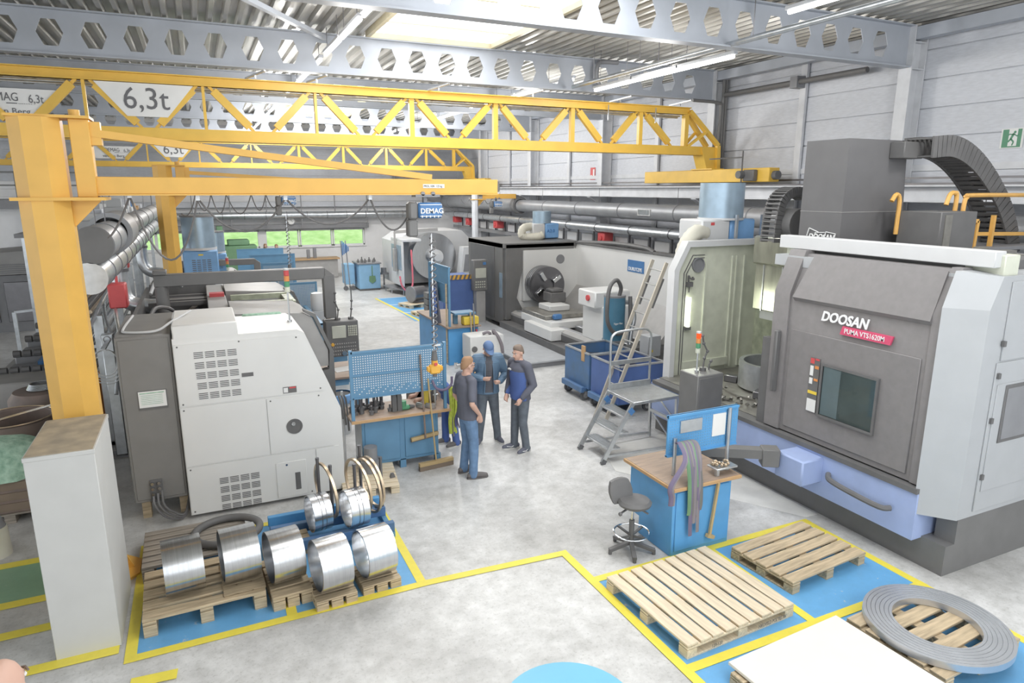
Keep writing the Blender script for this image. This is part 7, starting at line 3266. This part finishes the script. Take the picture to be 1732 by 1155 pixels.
        q.add(vs, fs, True)
        q.build('cap_peak', 'cap_blue', cp)
    elif hr != 'none':
        def hair(b):
            vs, n = [], 24
            for j in range(9):
                ph = math.pi / 2 * j / 8
                for i in range(n):
                    t = 2 * math.pi * i / n
                    back = (1 - math.sin(t)) / 2
                    low_ = (.015 + .06 * math.sin(t)) if math.sin(t) > 0 else (.015 + .065 * math.sin(t))
                    low_ = max(low_, .05) if math.sin(t) > .45 else low_
                    z = low_ + (.1345 - low_) * math.sin(ph)
                    rr = math.cos(ph) ** .5 * (.93 if j == 0 else 1)
                    vs.append(hp(.079 * rr * math.cos(t), -.013 + .0985 * rr * math.sin(t) * (1 if math.sin(t) < 0 else .96), z))
            b.add(vs, [(j * n + i, j * n + (i + 1) % n, (j + 1) * n + (i + 1) % n, (j + 1) * n + i) for j in range(8) for i in range(n)] + [tuple(range(n))[::-1]])
            if P.get('long_hair'):
                b.tube([hp(0, -.09, .03), hp(0, -.1, -.1), hp(0, -.08, -.2)], [.06, .07, .04], 10)
        remeshed('hair', [hair], .009, hr, root, 1)
    if P.get('glasses'):
        q = B(True)
        for s in (-1, 1):
            q.tube([hp(s * .031 + .022 * math.cos(a), .1, .01 + .016 * math.sin(a)) for a in [i * math.pi / 6 for i in range(12)]], .0025, 5, closed=True)
            q.tube([hp(s * .053, .098, .012), hp(s * .078, .0, .012)], .003, 5)
        q.build('glasses', 'steel_dark', root)
    return root


# left man: navy T-shirt, blue jeans, hands in pockets, seen from behind right, looking right
POCK_L = ((-.27, -.07, 1.16), (-.195, .08, .95), (.25, .22, -1), (1, 0, 0))
POCK_R = ((.27, -.07, 1.16), (.195, .09, .96), (-.25, .22, -1), (-1, 0, 0))
person('p', 'standing man in dark T-shirt and blue jeans with hands in pockets, nearest of the three', (3.36, 8.82, 0), R(-84), dict(
    armL=POCK_L, armR=POCK_R, legL=((-.1, .03, .5), (-.12, -.02, .09), .2), legR=((.1, .04, .5), (.15, .0, .09), -.25), head=(R(6), R(-2)), lean=(0, -.02),
    top='cloth_navy', sleeve='short', trousers='jeans', shoes='shoe', sole='shoe', hair='hair_fair', glasses=True, hem=-.06), 1.84)
# man with the cap, looking down, right hand raised
person('p', 'man in a blue cap and quilted blue jacket looking down, between the other two', (4.16, 9.98, 0), R(168), dict(
    armL=((-.3, .02, 1.17), (-.16, .24, 1.1), (.6, .55, .12), (0, -.2, 1)), armR=((.3, .0, 1.18), (.12, .22, 1.16), (-.8, .5, .1), (0, -.2, 1)),
    legL=((-.12, .04, .5), (-.17, .0, .09), .25), legR=((.11, .05, .5), (.15, .02, .09), -.3), head=(R(8), R(-32)), head_off=(0, .035, -.015), lean=(0, .03),
    top='puffer', quilt=True, inflate=.03, open_front=True, trousers='jeans_dark', shoes='cloth_navy', cap=True, hem=-.08, thumbL=-1), 1.8)
# right man: two-tone work jacket, hand in pocket
person('p', 'man in a navy and bright blue work jacket, right one of the three', (4.5, 9.4, 0), R(104), dict(
    armL=((-.27, -.04, 1.16), (-.19, .13, .95), (.3, .5, -.8), (1, 0, 0)), armR=((.28, -.02, 1.17), (.2, .12, .95), (-.2, .4, -.9), (-1, 0, 0)),
    legL=((-.1, .03, .5), (-.13, -.02, .09), .2), legR=((.1, .03, .5), (.12, .03, .09), -.3), head=(R(5), R(-8)), lean=(0, .02),
    top='cloth_navy', panels=True, badge=True, inflate=.026, trousers='jeans_dark', shoes='cloth_navy', swoosh=True, hair='hair_brown', hem=-.06), 1.79)
# worker bending over the bench, mostly hidden behind the board
person('p', 'worker in blue trousers bending over the blue bench, mostly hidden behind the straps', (3.52, 10.1, 0), R(100), dict(
    armL=((-.22, .42, 1.1), (-.12, .58, .96), (0, 1, -.1), (0, 0, -1)), armR=((.22, .4, 1.1), (.12, .56, .96), (0, 1, -.1), (0, 0, -1)),
    legL=((-.1, .0, .5), (-.12, -.06, .09), .1), legR=((.1, .02, .5), (.12, .02, .09), -.1), head=(0, R(-35)), lean=(0, .36), dz=-.12, head_off=(0, .05, -.03),
    top='cloth_blue', sleeve='short', trousers='cloth_blue', shoes='shoe', hair='hair_brown'), 1.74)
# two women far away at the back windows
person('p', 'distant woman with light brown hair in front of the back windows, left one', (2.72, 33.2, 0), R(190), dict(
    armL=((-.25, .02, 1.16), (-.18, .2, 1.05), (.5, .6, 0), (0, 0, -1)), armR=((.25, .02, 1.16), (.18, .2, 1.05), (-.5, .6, 0), (0, 0, -1)),
    legL=((-.08, .02, .5), (-.1, 0, .09), .1), legR=((.08, .02, .5), (.1, 0, .09), -.1), top='cloth_navy', trousers='jeans_dark', hair='hair_fair', long_hair=True), 1.74)
person('p', 'distant woman with curly hair and dark jacket in front of the back windows, right one', (3.2, 33.0, 0), R(160), dict(
    armL=((-.25, .02, 1.16), (-.18, .2, 1.05), (.5, .6, 0), (0, 0, -1)), armR=((.25, .02, 1.16), (.18, .2, 1.05), (-.5, .6, 0), (0, 0, -1)),
    legL=((-.08, .02, .5), (-.1, 0, .09), .1), legR=((.08, .02, .5), (.1, 0, .09), -.1), top='cloth_navy', trousers='jeans_dark', hair='hair_fair', long_hair=True), 1.72)
# bald man at the lower left corner on a low landing
b = B()
b.box((-1.6, 2.2, 0), (-.4, 3.2, .76), .01)
tag(b.build('low_landing', 'plate_dark'), 'low grey landing under the bald man, outside the lower left corner', 'landing')
person('p', 'bald man whose head shows at the lower left corner', (-.82, 2.66, .76), R(-20), dict(
    armL=((-.25, .02, 1.16), (-.2, .12, .95), (0, .4, -1), (1, 0, 0)), armR=((.25, .02, 1.16), (.2, .12, .95), (0, .4, -1), (-1, 0, 0)),
    legL=((-.08, .02, .5), (-.1, 0, .09), .1), legR=((.08, .02, .5), (.1, 0, .09), -.1), top='cloth_navy', trousers='jeans_dark', hair='none'), 1.78)

# ------------------------------------------------------------------ signs on the right wall
t = T('exit_sign', 'green and white running man emergency exit sign on the right wall', 'sign', (12.86, 7.6, 5.0))


def wall_sign(t, y, z, w, h, mat, x=12.865):
    q = B()
    q.box((x - .012, y - w / 2, z - h / 2), (x, y + w / 2, z + h / 2))
    return q.build('plate', mat, t)


E_Y, E_Z = 7.3, 5.07
pl_ = wall_sign(t, E_Y, E_Z, .36, .33, 'white_card')
q = B()
q.box((12.848, E_Y - .15, E_Z - .15), (12.852, E_Y + .15, E_Z + .15))
q.build('green_field', 'sign_green', pl_)
q = B()
q.box((12.845, E_Y - .09, E_Z - .13), (12.849, E_Y + .05, E_Z + .15))
q.build('white_doorway', 'white_card', pl_)
q = B()
X_ = 12.844
q.ball((X_, E_Y - .045, E_Z + .1), (.004, .022, .022), 10, 6)
for p0, p1, w in (((-.03, .08), (.01, -.01), .035), ((.01, -.01), (-.04, -.06), .025), ((-.04, -.06), (-.02, -.12), .022), ((.01, -.01), (.05, -.06), .025), ((.05, -.06), (.12, -.07), .022), ((-.03, .07), (-.09, .03), .018), ((-.09, .03), (-.1, .06), .015), ((-.02, .06), (.04, .07), .018), ((.04, .07), (.07, .03), .016)):
    q.bar((X_, E_Y + p0[0], E_Z + p0[1]), (X_, E_Y + p1[0], E_Z + p1[1]), w, .004, (1, 0, 0))
q.build('running_figure', 'sign_green', pl_)
t = T('fire_sign', 'small red and white fire hose sign on the right wall, centre right', 'sign', (12.86, 21, 4.9))
pl_ = wall_sign(t, 21.0, 4.75, .32, .42, 'red')
q = B()
q.box((12.848, 20.88, 4.62), (12.852, 20.98, 4.9))
q.cyl((12.85, 21.08, 4.66), (12.846, 21.08, 4.66), .05, n=12)
q.build('symbol', 'white_card', pl_)
for k, (y, z0, z1, x) in enumerate(((14.3, 4.3, 7.1, 12.5),)):
    t = T('conduit_pipe', 'dark bundle of pipes climbing the wall column at the crane end', 'pipe', (12.6, 14.3, 4.4))
    for j in range(3):
        q = B()
        q.tube(smooth_path([(12.55, 14.3, 4.4), (12.55, 14.3, 5.5), (12.55, 14.28, 6.25), (12.4, 14.25, 6.38), (11.6, 14.25, 6.4)] if j == 0 else [(12.55 + .08 * j, 14.3, 4.4), (12.55 + .08 * j, 14.3, 5.5), (12.55 + .08 * j, 14.3, 7.0)], 5), .04, 8)
        q.build('pipe', 'black', t)
t = T('wall_heater', 'long dark pipe with bracket running high on the right wall between the beams', 'pipe', (12.7, 11.5, 6.4))
q = B()
q.cyl((12.6, 10.1, 6.58), (12.6, 14.2, 6.58), .06, n=12)
q.build('pipe', 'black', t)
q = B()
q.box((12.5, 11.8, 6.45), (12.85, 12.0, 6.7))
q.build('bracket', 'plate_dark', t)
t = T('heat_pipe', 'dark vertical drop pipe at the second roof beam', 'pipe', (8.6, 14.3, 6.5))
q = B()
q.tube(smooth_path([(9.4, 14.35, 7.14), (8.95, 14.35, 7.12), (8.8, 14.3, 7.0), (8.8, 14.3, 6.7), (8.9, 14.25, 6.52)], 5), .05, 10)
q.build('pipe', 'plate_dark', t)
